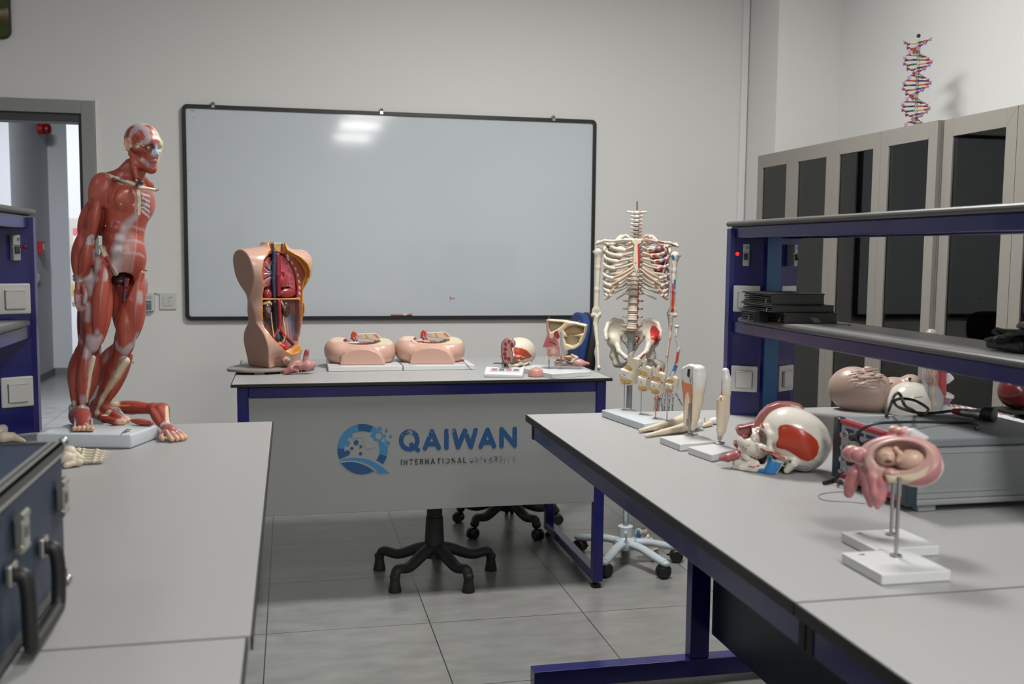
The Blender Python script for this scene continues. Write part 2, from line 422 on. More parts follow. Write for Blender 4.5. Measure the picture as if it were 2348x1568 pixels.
def floor_mat():
    m = mat('grey_floor_tiles', (.2, .2, .2), .3); nt = m.node_tree; N = nt.nodes; L = nt.links; b = N['Principled BSDF']
    tc = N.new('ShaderNodeTexCoord'); br = N.new('ShaderNodeTexBrick'); mp = N.new('ShaderNodeMapping')
    mp.inputs['Location'].default_value = (.095, -.2575, 0)
    L.new(tc.outputs['Object'], mp.inputs['Vector']); L.new(mp.outputs['Vector'], br.inputs['Vector'])
    br.offset = 0; br.inputs['Scale'].default_value = 1; br.inputs['Brick Width'].default_value = .595; br.inputs['Row Height'].default_value = .569
    br.inputs['Mortar Size'].default_value = .0022; br.inputs['Mortar Smooth'].default_value = .1
    br.inputs['Color1'].default_value = (1, 1, 1, 1); br.inputs['Color2'].default_value = (.94, .94, .94, 1); br.inputs['Mortar'].default_value = (.14, .14, .13, 1)
    n1 = N.new('ShaderNodeTexNoise'); n1.inputs['Scale'].default_value = 7; n1.inputs['Detail'].default_value = 7; n1.inputs['Roughness'].default_value = .65
    m2 = N.new('ShaderNodeMapping'); m2.inputs['Scale'].default_value = (.8, 1.9, 1); L.new(tc.outputs['Object'], m2.inputs['Vector']); L.new(m2.outputs['Vector'], n1.inputs['Vector'])
    cr = N.new('ShaderNodeValToRGB'); cr.color_ramp.elements[0].position = .32; cr.color_ramp.elements[1].position = .72
    cr.color_ramp.elements[0].color = (.205, .205, .195, 1); cr.color_ramp.elements[1].color = (.30, .30, .288, 1)
    L.new(n1.outputs['Fac'], cr.inputs['Fac'])
    mx = N.new('ShaderNodeMix'); mx.data_type = 'RGBA'; mx.blend_type = 'MULTIPLY'; mx.inputs['Factor'].default_value = 1
    L.new(cr.outputs['Color'], mx.inputs['A']); L.new(br.outputs['Color'], mx.inputs['B']); L.new(mx.outputs['Result'], b.inputs['Base Color'])
    mr = N.new('ShaderNodeMapRange'); mr.inputs['To Min'].default_value = .24; mr.inputs['To Max'].default_value = .36
    L.new(n1.outputs['Fac'], mr.inputs['Value']); L.new(mr.outputs['Result'], b.inputs['Roughness'])
    return m
M['floor'] = floor_mat()
def struct(name, mb, m, parent=None, smooth=False):
    o = mb.build(name, m, parent, smooth)
    if parent is None: o['kind'] = 'structure'
    return o
ZB = .88; YW = 6.0; ZC = 3.3
# ------------------------------------------------------------------ room shell
struct('floor', MB().box((-4, -7, -.1), (3.3, 13, 0)), M['floor'])
struct('ceiling', MB().box((-4, -7, ZC), (3.3, 6.12, ZC+.1)), M['ceil'])
DX0, DX1, DZ = -2.03, -1.09, 2.115                       # door opening
w = MB(); w.box((DX1, YW, 0), (3.3, YW+.12, ZC)); w.box((-4, YW, 0), (DX0, YW+.12, ZC)); w.box((DX0, YW, DZ), (DX1, YW+.12, ZC))
struct('wall_back', w, M['wall'])
struct('wall_right', MB().box((3.2, -7, 0), (3.3, YW, ZC)), M['wall_white'])
struct('wall_column', MB().box((2.80, 5.6, 0), (3.2, YW, ZC)), M['wall'])
struct('wall_left', MB().box((-4.1, -7, 0), (-4, YW, ZC)), M['wall'])
struct('wall_front', MB().box((-4, -7.1, 0), (3.3, -7, ZC)), M['wall'])
# door frame
d = MB()
fr = .062
d.box((DX1-.012, YW-.02, 0), (DX1+fr-.004, YW-.0005, DZ+fr+.005), .003); d.box((DX0-fr, YW-.02, 0), (DX0+.012, YW-.0005, DZ+fr+.005), .003)
d.box((DX0+.012, YW-.02, DZ-.004), (DX1-.012, YW-.0005, DZ+fr+.005), .003)
door = thing('door_1', None, None, (-1.56, YW, 0)); door['kind'] = 'structure'
d.build('door_frame', M['doorframe'], door)
d = MB(); d.box((DX1-.03, YW+.001, 0), (DX1-.001, YW+.119, DZ)); d.box((DX0+.001, YW+.001, 0), (DX0+.03, YW+.119, DZ)); d.box((DX0+.03, YW+.001, DZ-.05), (DX1-.03, YW+.119, DZ-.001))
d.build('door_jamb', mat('dark_door_jamb', (.05, .055, .055), .5), door)
struct('trim_1', MB().box((DX1+fr-.003, YW-.012, 0), (DX1+fr+.006, YW-.0005, DZ+fr+.012), .002), M['wall_white'])
# cable trunking in the corner
t = MB(); t.box((2.752, YW-.022, 0), (2.7935, YW-.0005, ZC-.001), .003); t.box((2.7995, YW-.004, 0), (2.8, YW-.0005, ZC-.001))
struct('trim_2', t, M['wall_white'])
# corridor behind the doorway
struct('wall_corridor_left', MB().box((-2.62, 10.27, 0), (-2.52, 11.8, ZC)), M['corr'])
struct('wall_corridor_end', MB().box((-2.62, 11.8, 0), (1.0, 11.9, ZC)), M['corr'])
struct('wall_corridor_bay', MB().box((-1.97, 10.0, 0), (1.0, 10.1, ZC)), M['corr'])
struct('wall_corridor_near', MB().box((-4.6, 10.27, 0), (-2.62, 10.37, ZC)), M['corr'])
struct('wall_corridor_right', MB().box((-.8, YW+.125, 0), (-.7, 10, ZC)), M['corr'])
struct('wall_corridor_far', MB().box((-4.7, YW+.125, 0), (-4.6, 10.37, ZC)), M['corr'])
struct('ceiling_corridor', MB().box((-4.7, YW+.125, ZC), (1, 12, ZC+.1)), M['ceil'])
bb = MB(); bb.box((-2.52, 10.28, 0), (-2.505, 11.8, .08)); bb.box((-2.505, 11.785, 0), (-1.98, 11.8, .08))
struct('baseboard_corridor', bb, mat('grey_skirting', (.16, .16, .165), .5))
# red sounder, call point and switch on the corridor wall
p = (-2.505, 11.42, 2.60)
o = thing('alarm_sounder', 'round red alarm sounder high on the corridor wall seen through the doorway', 'alarm', p)
MB().lathe([(.055, -.014), (.055, .03), (.05, .034)], p, 20, rotm(0, PI/2, 0)).build('wall_mount_box', M['red'], o, True)
MB().lathe([(.05, .035), (.06, .05), (.06, .08), (.05, .1), (.03, .11), (.01, .112)], p, 20, rotm(0, PI/2, 0)).build('lens', mat('dark_red_lens', (.18, .004, .006), .2), o, True)
p = (-2.5, 11.28, 1.385)
o = thing('call_point', 'small red fire call point on the corridor wall', 'call point', p)
MB().box((-2.519, 11.22, 1.32), (-2.47, 11.33, 1.45), .005).build('wall_mount_housing', M['red'], o)
MB().box((-2.4695, 11.24, 1.36), (-2.467, 11.31, 1.42)).build('front_label', M['plastic_w'], o)
o = thing('wall_switch', 'grey switch plate low on the corridor wall under the call point', 'switch', (-2.51, 11.2, 1.08))
MB().box((-2.519, 11.14, 1.02), (-2.508, 11.25, 1.145), .003).build('plate', mat('grey_switch_plastic', (.33, .35, .37), .4), o)
MB().box((-2.5075, 11.17, 1.05), (-2.503, 11.22, 1.115), .002).build('rocker', M['plastic_w'], o)
# notice board on the bay wall
o = thing('notice_board', 'cream framed notice board with papers on the corridor wall beside the figure', 'notice board', (-1.7, 9.99, 1.28))
MB().box((-1.962, 9.965, .88), (-1.45, 9.998, 1.655), .008).build('board_frame', mat('cream_board', (.42, .41, .36), .6, noise=.05), o)
for q, (x0, z0, x1, z1, c) in enumerate([(-1.93, 1.50, -1.87, 1.56, (.5, .12, .14)), (-1.93, 1.40, -1.86, 1.49, (.55, .55, .56)), (-1.95, 1.33, -1.935, 1.40, (.5, .3, .05)), (-1.85, 1.25, -1.76, 1.5, (.5, .5, .5)), (-1.955, .95, -1.94, 1.05, (.42, .28, .05))]):
    MB().box((x0, 9.961, z0), (x1, 9.9645, z1)).build('paper', mat('notice_paper_%d' % q, c, .7), o)
# ------------------------------------------------------------------ picture at the corner of the frame
o = thing('wall_picture', 'glossy landscape photo print with rounded corners and black rim, high above the door', 'picture', (-1.85, YW-.02, 2.9))
def rrect(x0, z0, x1, z1, r, n=8):
    out = []
    for cx, cz, a in ((x1-r, z1-r, 0), (x0+r, z1-r, 90), (x0+r, z0+r, 180), (x1-r, z0+r, 270)):
        for t in np.linspace(a, a+90, n): out.append((cx+r*math.cos(math.radians(t)), cz+r*math.sin(math.radians(t))))
    return out
RXZ = np.array([[1, 0, 0], [0, 0, -1], [0, 1, 0]])        # prism drawn in x-z, extruded towards -y
PB = at(28, 92, YW)
MB().prism(rrect(-2.35, PB[2], PB[0], PB[2]+.66, .045), 0, .03, RXZ, (0, YW-.001, 0), .003).build('rim', M['black'], o)
pm = mat('landscape_print', (.3, .3, .3), .08); nt = pm.node_tree; N = nt.nodes; L = nt.links
tc = N.new('ShaderNodeTexCoord'); sp = N.new('ShaderNodeSeparateXYZ'); L.new(tc.outputs['Object'], sp.inputs[0])
nz = N.new('ShaderNodeTexNoise'); nz.inputs['Scale'].default_value = 14; L.new(tc.outputs['Object'], nz.inputs['Vector'])
ad = N.new('ShaderNodeMath'); ad.operation = 'MULTIPLY_ADD'; ad.inputs[1].default_value = .05; L.new(nz.outputs['Fac'], ad.inputs[0]); L.new(sp.outputs['Z'], ad.inputs[2])
mr = N.new('ShaderNodeMapRange'); mr.inputs['From Min'].default_value = PB[2]-2.9+.03; mr.inputs['From Max'].default_value = PB[2]-2.9+.68; L.new(ad.outputs[0], mr.inputs['Value'])
cr = N.new('ShaderNodeValToRGB'); L.new(mr.outputs['Result'], cr.inputs['Fac']); cr.color_ramp.interpolation = 'LINEAR'
els = [(0, (.06, .075, .02)), (.12, (.05, .07, .02)), (.16, (.16, .09, .05)), (.2, (.3, .26, .2)), (.24, (.06, .08, .02)), (.33, (.07, .08, .03)), (.37, (.16, .15, .14)), (.5, (.12, .14, .16)), (.6, (.22, .27, .33)), (.72, (.05, .13, .33)), (1, (.02, .08, .3))]
while len(cr.color_ramp.elements) < len(els): cr.color_ramp.elements.new(.5)
for e, (ps, c) in zip(cr.color_ramp.elements, els): e.position = ps; e.color = (*c, 1)
L.new(cr.outputs['Color'], N['Principled BSDF'].inputs['Base Color'])
MB().prism(rrect(-2.345, PB[2]+.006, PB[0]-.006, PB[2]+.654, .04), 0, .003, RXZ, (0, YW-.0312, 0)).build('print', pm, o)
# ------------------------------------------------------------------ whiteboard
wb0, wb1, zb0, zb1 = -.577, 1.816, .983, 2.183
o = thing('whiteboard', 'large whiteboard in a rounded black frame on the back wall', 'whiteboard', (.62, YW-.02, 1.6))
out = rrect(wb0, zb0, wb1, zb1, .03); inn = rrect(wb0+.021, zb0+.021, wb1-.021, zb1-.021, .014)
n = len(out); V = []; 
for y in (YW-.003, YW-.030): V += [(x, y, z) for x, z in out]+[(x, y, z) for x, z in inn]
F = []
for i in range(n):
    j = (i+1) % n
    F += [(2*n+i, 2*n+j, 3*n+j, 3*n+i), (i, n+i, n+j, j), (i, j, 2*n+j, 2*n+i), (n+i, 3*n+i, 3*n+j, n+j)]
MB().add(V, F).build('frame', M['edge'], o, True)
MB().prism(rrect(wb0+.02, zb0+.02, wb1-.02, zb1-.02, .013), 0, .004, RXZ, (0, YW-.016, 0)).build('writing_surface', M['wboard'], o)
for px, py in ((489, 240), (874, 257), (1267, 271)):
    c = at(px, py, YW); x, z = c[0], zb1
    b = MB(); b.box((x-.009, YW-.034, z-.016), (x+.009, YW-.0305, z+.006), .001); b.box((x-.009, YW-.034, z+.0005), (x+.009, YW-.006, z+.006), .001)
    b.lathe([(.011, 0), (.013, .002), (.009, .012), (.004, .013)], (x, YW-.016, z+.006), 8)
    b.build('wall_clip', M['chrome'], o)
# pen scribbles left on the board
def wbp(px, py): p = at(px, py, YW-.0203); return p
sm = MB((0, -2e-5, 0)); sm.stroke([(1033, 689), (1032, 681), (1036, 685), (1042, 683), (1041, 686)], 1.6, wbp); sm.build('red_ink_mark', mat('red_ink', (.45, .06, .06), .5), o)
g = MB((0, -2e-5, 0))
for a in ([(436, 253), (440, 252), (446, 254)], [(438, 254), (447, 255)]): g.stroke(a, .9, wbp)
for px, py in ((443, 269), (432, 390), (436, 480), (507, 318)): g.stroke([(px, py), (px+1.5, py+.5)], 2.0, wbp)
g.build('grey_smudge', mat('grey_ink', (.28, .3, .31), .5), o)
FM = mat('faint_ink', (.588, .636, .675), .1)
for a in ([(905, 494), (930, 488), (960, 478), (990, 466)], [(700, 380), (760, 376)], [(560, 420), (640, 428)], [(980, 380), (1100, 366), (1140, 372)]): MB((0, -2e-5, 0)).stroke(a, 2.2, wbp).build('faint_erased_mark', FM, o)
# marker lying on the lower rim
o = thing('marker_pen', 'red and white marker pen lying on the lower rim of the whiteboard', 'marker', at(920, 724, YW-.02))
ma, mb_ = at(897, 724.5, YW-.0385), at(946, 725, YW-.0385)
zz = zb0+.021+.0065; y = YW-.0265
MB().rod((ma[0], y, zz), (ma[0]+.07, y, zz), .006, 12).build('barrel', mat('pink_marker_label', (.5, .2, .22), .4), o, True)
MB().rod((ma[0]+.0702, y, zz), (ma[0]+.094, y, zz), .006, 12).build('grip', M['plastic_w'], o, True)
MB().rod((ma[0]+.0942, y, zz), (ma[0]+.125, y, zz), .0065, 12).build('cap', mat('red_marker_cap', (.42, .06, .05), .35), o, True)
# ------------------------------------------------------------------ switches beside the door
o = thing('light_switch', 'white double rocker light switch between the doorway and the whiteboard', 'switch', (-.67, YW-.01, 1.09))
MB().box((-.716, YW-.011, 1.044), (-.626, YW-.0005, 1.137), .003).build('plate', M['plastic_w'], o)
for x0 in (-.697, -.670):
    MB().box((x0, YW-.0145, 1.064), (x0+.0265, YW-.0112, 1.118), .0015).build('rocker', mat('switch_rocker', (.58, .59, .585), .3), o)
MB().box((-.66, YW-.0152, 1.1105), (-.651, YW-.0146, 1.1135)).build('indicator', M['blackm'], o)
o = thing('control_box', 'white wall control box with a dark patterned window, half hidden behind the muscle figure leg', 'control box', (-.785, YW-.02, 1.09))
MB().box((-.835, YW-.036, 1.035), (-.742, YW-.0005, 1.140), .005).build('housing', M['plastic_w'], o)
cm = mat('patterned_window', (.05, .1, .13), .2); nt = cm.node_tree; N = nt.nodes; wv = N.new('ShaderNodeTexVoronoi'); wv.inputs['Scale'].default_value = 90
tc = N.new('ShaderNodeTexCoord'); nt.links.new(tc.outputs['Object'], wv.inputs['Vector']); cr = N.new('ShaderNodeValToRGB')
cr.color_ramp.elements[0].color = (.02, .05, .1, 1); cr.color_ramp.elements[1].color = (.25, .33, .34, 1); nt.links.new(wv.outputs['Distance'], cr.inputs['Fac']); nt.links.new(cr.outputs['Color'], N['Principled BSDF'].inputs['Base Color'])
MB().box((-.825, YW-.0375, 1.043), (-.757, YW-.0362, 1.094)).build('window', cm, o)
MB().box((-.825, YW-.0375, 1.104), (-.752, YW-.0362, 1.122)).build('display_strip', mat('pale_strip', (.45, .46, .45), .4), o)
MB().box((-.7555, YW-.0375, 1.049), (-.7505, YW-.0362, 1.054)).build('status_light', mat('green_status_light', (.1, .45, .15), .4, emit=(.1, .8, .25), estr=.35), o)
tag(MB().tube(spline([(-.7405, YW-.006, 1.139), (-.735, YW-.006, 1.137), (-.718, YW-.006, 1.128)], 6), .003, 8).build('switch_cord', M['plastic_w']), 'short white cable joining the control box to the light switch', 'cable')
# ------------------------------------------------------------------ ceiling lights (above the frame)
def ceiling_light(x, y, pw, lab, sz=.6):
    o = thing('ceiling_light', lab, 'light', (x, y, ZC-.02), 'square ceiling panel lights')
    MB().box((x-.31, y-.31, ZC-.03), (x+.31, y+.31, ZC-.001), .004).build('frame', M['plastic_w'], o)
    MB().box((x-.29, y-.29, ZC-.034), (x+.29, y+.29, ZC-.0305)).build('diffuser', mat('glowing_diffuser', (.9, .9, .9), .5, emit=(1, .98, .95), estr=pw*.12), o)
    ld = bpy.data.lights.new('panel_lamp', 'AREA'); ld.shape = 'SQUARE'; ld.size = sz; ld.energy = pw; ld.color = (1, .985, .955)
    lo = bpy.data.objects.new('panel_lamp', ld); COL.objects.link(lo); lo.location = (0, 0, -.03); lo.parent = o
LP = 'square white ceiling panel light above the frame, '
# ------------------------------------------------------------------ front desk with the crest
o = thing('desk', 'white topped navy framed desk with a grey printed front panel, before the whiteboard', 'desk', (.53, 4.35, 0))
DXa, DXb, DYa, DYb = -.221, 1.275, 3.91, 4.79
MB().box((DXa+.004, DYa+.004, ZB-.012), (DXb-.004, DYb-.004, ZB)).build('tabletop', M['top'], o)
e = MB(); e.box((DXa, DYa, ZB-.0125), (DXb, DYa+.0038, ZB-.0003), .0015); e.box((DXa, DYb-.0038, ZB-.0125), (DXb, DYb, ZB-.0003), .0015)
e.box((DXa, DYa+.004, ZB-.0125), (DXa+.0038, DYb-.004, ZB-.0003)); e.box((DXb-.0038, DYa+.004, ZB-.0125), (DXb, DYb-.004, ZB-.0003))
e.build('edge_band', M['edge'], o)
zt = ZB-.0145; fx0, fx1, fy0, fy1 = DXa+.022, DXb-.02, DYa+.02, DYb-.02
MB().box((fx0+.0422, fy0, zt-.042), (fx1-.0422, fy0+.035, zt), .003).build('apron_rail', M['navy'], o); MB().box((fx0+.0422, fy1-.035, zt-.042), (fx1-.0422, fy1, zt), .003).build('apron_rail', M['navy'], o)
for x0 in (fx0, fx1-.042):
    g = MB(); g.box((x0, fy0, .028), (x0+.042, fy0+.042, zt), .003); g.build('leg', M['navy'], o)
    g = MB(); g.box((x0, fy1-.042, .028), (x0+.042, fy1, zt), .003); g.build('leg', M['navy'], o)
    MB().box((x0+.001, fy0+.0425, .028), (x0+.041, fy1-.0425, .068), .003).build('foot_rail', M['navy'], o)
    for yy in (fy0+.03, fy1-.03): MB().lathe([(.02, 0), (.022, .004), (.02, .012), (.01, .014), (.01, .0275)], (x0+.021, yy, 0), 16).build('glide', M['black'], o, True)
PY = fy0+.004
MB().box((fx0+.0425, PY, .365), (fx1-.0425, PY+.012, zt-.0425), .002).build('modesty_panel', M['grey'], o)
# printed crest and lettering, drawn in the plane of the panel (crop coordinates -> panel)
def PP(x, y, dy=.0006): return at(740+x/4.892, 940+y/4.892, PY-dy)
def worn(name, col, amt, zs):
    m = mat(name, col, .45); nt = m.node_tree; N = nt.nodes; L = nt.links
    tc = N.new('ShaderNodeTexCoord'); nz = N.new('ShaderNodeTexNoise'); nz.inputs['Scale'].default_value = 160; nz.inputs['Detail'].default_value = 5
    L.new(tc.outputs['Object'], nz.inputs['Vector']); n2 = N.new('ShaderNodeTexNoise'); n2.inputs['Scale'].default_value = zs; L.new(tc.outputs['Object'], n2.inputs['Vector'])
    mu = N.new('ShaderNodeMath'); mu.operation = 'MULTIPLY'; L.new(nz.outputs['Fac'], mu.inputs[0]); L.new(n2.outputs['Fac'], mu.inputs[1])
    cr = N.new('ShaderNodeValToRGB'); cr.color_ramp.elements[0].position = amt; cr.color_ramp.elements[1].position = amt+.03
    L.new(mu.outputs[0], cr.inputs['Fac']); mx = N.new('ShaderNodeMix'); mx.data_type = 'RGBA'; L.new(cr.outputs['Color'], mx.inputs['Factor'])
    mx.inputs['A'].default_value = (*col, 1); mx.inputs['B'].default_value = (.30, .31, .31, 1); L.new(mx.outputs['Result'], N['Principled BSDF'].inputs['Base Color'])
    return m
cD, cL, cT = worn('dark_blue_print', (.016, .078, .21), .37, 14), worn('mid_blue_print', (.05, .21, .40), .38, 14), worn('charcoal_print', (.045, .048, .05), .31, 9)
logo = [cD, cL, mat('panel_grey_print', (.30, .308, .305), .45)]
lg = MB(); cx, cy, R1, R2 = 447, 440, 284, 204
def arc(c, r, a0, a1, n=24): return [(c[0]+r*math.cos(math.radians(a)), c[1]+r*math.sin(math.radians(a))) for a in np.linspace(a0, a1, n)]
def ringseg(a0, a1, m, r2=R2, d=.0006):
    A = arc((cx, cy), R1, a0, a1, 20); B = arc((cx, cy), r2, a0, a1, 20)
    for i in range(19): lg.flatpoly([A[i], A[i+1], B[i+1], B[i]], lambda x, y: PP(x, y, d), m)
ringseg(156, 182, 0); ringseg(182, 258, 1); ringseg(258, 294, 0); ringseg(294, 376, 1, 190); ringseg(16, 45, 0, 195)
def disc(x, y, r, m, d=.0009): lg.flatpoly(arc((x, y), r, 0, 360, 24)[:-1], lambda a, b: PP(a, b, d), m)
# profile of the head cut out of the ring on the right
lg.flatpoly([(547, 252), (600, 252), (662, 330), (690, 400), (700, 470), (660, 490), (640, 455), (646, 432), (632, 415), (641, 402), (628, 392), (634, 366), (606, 356), (570, 340), (560, 318), (530, 300)], lambda a, b: PP(a, b, .0007), 1)
lg.flatpoly([(545, 250), (552, 252), (530, 298), (560, 320), (575, 345), (620, 360), (600, 420), (480, 440), (440, 300), (450, 256)], lambda a, b: PP(a, b, .00075), 2)
lg.flatpoly([(300, 285), (345, 262), (430, 252), (550, 250), (500, 300), (320, 320)], lambda a, b: PP(a, b, .00078), 2)
for x, y, r, m in ((376, 365, 29, 0), (327, 430, 19, 0), (425, 411, 18, 0), (425, 489, 19, 0), (276, 371, 32, 1), (320, 291, 17, 1), (276, 482, 32, 0), (635, 216, 33, 2), (635, 216, 29, 1), (714, 231, 19, 1), (694, 290, 20, 2), (694, 290, 16, 1), (761, 294, 17, 1), (627, 294, 34, 2), (679, 343, 19, 2), (731, 372, 31, 2), (731, 372, 26, 1)): disc(x, y, r, m, .0009 if m != 2 else .00085)
# swoosh, lens shaped foot of the Q
sw = spline([(190, 562), (280, 540), (400, 536), (520, 560), (640, 620), (748, 706)], 6); sw2 = spline([(628, 710), (560, 645), (480, 600), (390, 575), (300, 566), (190, 572)], 6)
lg.flatpoly([(180, 556), *spline([(270, 525), (420, 515), (560, 545), (690, 620)], 5), *spline([(600, 700), (520, 640), (400, 595), (300, 585), (200, 592)], 5)], lambda a, b: PP(a, b, .00095), 2)
k = min(len(sw), len(sw2)); s2 = sw2[::-1]
for i in range(k-1): lg.flatpoly([sw[i], sw[i+1], s2[i+1], s2[i]], lambda a, b: PP(a, b, .0011), 1)
lens = list(spline([(203, 594), (300, 581), (400, 595), (500, 635), (575, 688)], 6))+list(spline([(575, 688), (500, 712), (430, 721), (350, 706), (270, 660), (203, 594)], 6))[1:-1]
lg.flatpoly(lens, lambda a, b: PP(a, b, .0011), 0)
lg.build('crest', logo, o)
W = 52
def ell2(x0, y0, rx, ry, n=20): return [(x0+rx*math.cos(t), y0+ry*math.sin(t)) for t in np.linspace(0, 2*PI, n)]
big = MB((0, -2e-5, 0)); bp = lambda x, y: PP(x, y, .0008)
for s in (ell2(971, 340, 92, 99), [(995, 388), (1068, 446)], [(1147, 428), (1224, 238)], [(1224, 238), (1301, 424)], [(1180, 382), (1270, 380)], [(1388, 234), (1388, 420)],
          [(1472, 231), (1518, 415), (1594, 229), (1662, 410), (1715, 224)], [(1772, 408), (1849, 221), (1921, 404)], [(1805, 363), (1890, 360)], [(2006, 400), (2006, 216), (2154, 395), (2154, 212)]): big.stroke(s, W, bp)
big.build('name_lettering', cD, o)
G = {'I': [[(0, 0), (0, 1)]], 'N': [[(0, 1), (0, 0), (.62, 1), (.62, 0)]], 'T': [[(0, 0), (.66, 0)], [(.33, 0), (.33, 1)]], 'E': [[(.5, 0), (0, 0), (0, 1), (.5, 1)], [(0, .5), (.44, .5)]],
     'R': [[(0, 1), (0, 0), (.34, 0), (.5, .1), (.52, .27), (.42, .45), (.3, .5), (0, .5)], [(.28, .52), (.54, 1)]], 'A': [[(0, 1), (.36, 0), (.72, 1)], [(.13, .66), (.59, .66)]], 'O': [[(.41+.41*math.cos(t), .5+.5*math.sin(t)) for t in np.linspace(0, 2*PI, 14)]],
     'L': [[(0, 0), (0, 1), (.46, 1)]], 'U': [[(0, 0), (0, .66), (.1, .9), (.3, 1), (.5, .9), (.6, .66), (.6, 0)]], 'V': [[(0, 0), (.34, 1), (.68, 0)]], 'S': [[(.5, .12), (.36, 0), (.15, 0), (.02, .14), (.04, .36), (.25, .48), (.48, .6), (.52, .82), (.4, .98), (.15, 1), (0, .88)]], 'Y': [[(0, 0), (.31, .5), (.62, 0)], [(.31, .5), (.31, 1)]]}
adv = {'I': 0, 'N': .62, 'T': .66, 'E': .5, 'R': .54, 'A': .72, 'O': .82, 'L': .46, 'U': .6, 'V': .68, 'S': .52, 'Y': .62}
def word(txt, x0, x1, y0, y1, hgt, w):
    tot = sum(adv[c] for c in txt); gap = ((x1-x0)/hgt-tot)/(len(txt)-1); b = MB((0, -2e-5, 0)); x = x0
    for c in txt:
        yb = y0+(y1-y0)*(x-x0)/(x1-x0)
        for s in G[c]: b.stroke([(x+p[0]*hgt, yb+p[1]*hgt-p[0]*hgt*.035) for p in s], w, bp, n=6)
        x += (adv[c]+gap)*hgt
    return b
word('INTERNATIONAL', 882, 1606, 560, 535, 52, 13).build('subtitle_lettering', cT, o)
word('UNIVERSITY', 1656, 2166, 533, 514, 52, 13).build('subtitle_lettering', worn('faded_charcoal_print', (.07, .073, .075), .235, 9), o)
# ------------------------------------------------------------------ island benches
def bench(sx, xin, y_far, seam, label1, label2):
    """sx=+1: island to the right of the aisle whose edge is x=xin; sx=-1: to the left"""
    Wd = 1.478; xa, xb = (xin, xin+Wd) if sx > 0 else (xin-Wd, xin)
    for k, (ya, yb, lab) in enumerate(((seam+.0015, y_far, label1), (-.5, seam-.0015, label2))):
        dx = (.006*-1 if sx < 0 else 0) if k else 0
        o = thing('lab_bench', lab, 'bench', ((xa+xb)/2, (ya+yb)/2, 0), 'island lab benches')
        MB().box((xa+dx+.003, ya+.0005, ZB-.02), (xb+dx-.003, yb-.003, ZB), .001).build('worktop', M['top'], o)
        e = MB()
        for x in (xa+dx, xb+dx-.0028): e.box((x, ya, ZB-.021), (x+.0028, yb, ZB-.0004), .001)
        e.box((xa+dx+.003, yb-.0028, ZB-.021), (xb+dx-.003, yb, ZB-.0004))
        e.build('edge_band', M['edge'], o)
        xs = xin+dx+sx*.022; zt = ZB-.0215
        fr = MB()
        for x in (xa+dx+.022, xb+dx-.052): fr.box((x, ya+.02, zt-.055), (x+.03, yb-.02, zt), .002)
        fr.box((xa+dx+.053, yb-.06, zt-.055), (xb+dx-.053, yb-.03, zt), .002); fr.box((xa+dx+.053, ya+.03, zt-.055), (xb+dx-.053, ya+.06, zt), .002)
        fr.build('apron_rail', M['navy'], o)
        for x in (xa+dx+.021, xb+dx-.051):
            for y in (yb-.0195, ya+.0008): MB().box((x-.001, y, zt-.056), (x+.031, y+.018, zt-.0005), .001).build('rail_end_cap', M['blackm'], o)
        xc = (xa+xb)/2+dx
        for y in (yb-.075, ya+.05):
            for xp in (xc-.20, xc+.135): MB().box((xp, y, .079), (xp+.065, y+.045, zt-.0555), .002).build('leg', M['navy'], o)
            MB().box((xa+dx+.02, y-.005, .02), (xb+dx-.02, y+.05, .078), .002).build('foot_rail', M['navy'], o)
            for xp in (xa+dx+.06, xb+dx-.06): MB().lathe([(.02, 0), (.022, .004), (.018, .012), (.009, .014), (.009, .0195)], (xp, y+.022, 0), 14).build('glide', M['black'], o, True)
        MB().box((xc-.13, ya+.1, .16), (xc-.115, yb-.08, zt-.056)).build('service_panel', mat('teal_navy_panel', (.004, .016, .035), .4), o)
    return xc
xcR = bench(1, .715, 3.061, 1.323, 'right hand lab bench with pale top where the skull and the tooth models stand', 'near right hand lab bench with an empty pale top in the lower right corner')
xcL = bench(-1, -.052, 3.05, 1.337, 'left hand lab bench with pale top where the muscle figure stands', 'near left hand lab bench, lower left corner, under the end of the blue case')
# ------------------------------------------------------------------ service racks on the islands
M['bezel'] = mat('breaker_grey', (.33, .34, .33), .45)
def socket(parent, c, n, s):
    """white hinged-lid socket on a panel with outward horizontal normal n"""
    n = np.array(n, float); n /= np.linalg.norm(n); t = np.array([-n[1], n[0], 0]); R = np.stack([t, n, np.array([0, 0, 1.])], 1)
    c = np.array(c)
    p = MB().cbox(c+n*.0065, (s/2, .006, s/2), R, .004).build('socket_plate', M['plastic_w'], parent)
    lid = MB().cbox(c+n*.0175-np.array([0, 0, .003]), (s*.3, .0045, s*.29), R, .002); lid.cbox(c+n*.0175+np.array([0, 0, s*.275]), (s*.31, .0055, s*.02), R, .001); lid.build('socket_lid', M['plastic_w'], p)
    MB().cbox(c+n*.0128+np.array([0, 0, -.002]), (s*.315, .0004, s*.31), R).build('socket_gap', M['shelf_e'], p)
def breaker(parent, c, n):
    n = np.array(n, float); n /= np.linalg.norm(n); t = np.array([-n[1], n[0], 0]); R = np.stack([t, n, np.array([0, 0, 1.])], 1); c = np.array(c)
    u = np.array([0, 0, 1.]); b = MB(); b.cbox(c+n*.012, (.009, .0115, .034), R, .001); b.cbox(c+n*.026-u*.017, (.009, .003, .016), R, .001); b.cbox(c+n*.026+u*.02, (.009, .003, .013), R, .001)
    q = b.build('breaker', mat('breaker_casing', (.42, .44, .42), .45), parent)
    MB().cbox(c+n*.031-u*.006, (.006, .004, .009), R @ rotm(.3), .001).build('toggle', M['black'], q)
    MB().cbox(c+n*.0295+u*.023+t*.004, (.003, .0004, .004), R).build('green_tick', mat('green_label', (.03, .25, .1), .5), q)
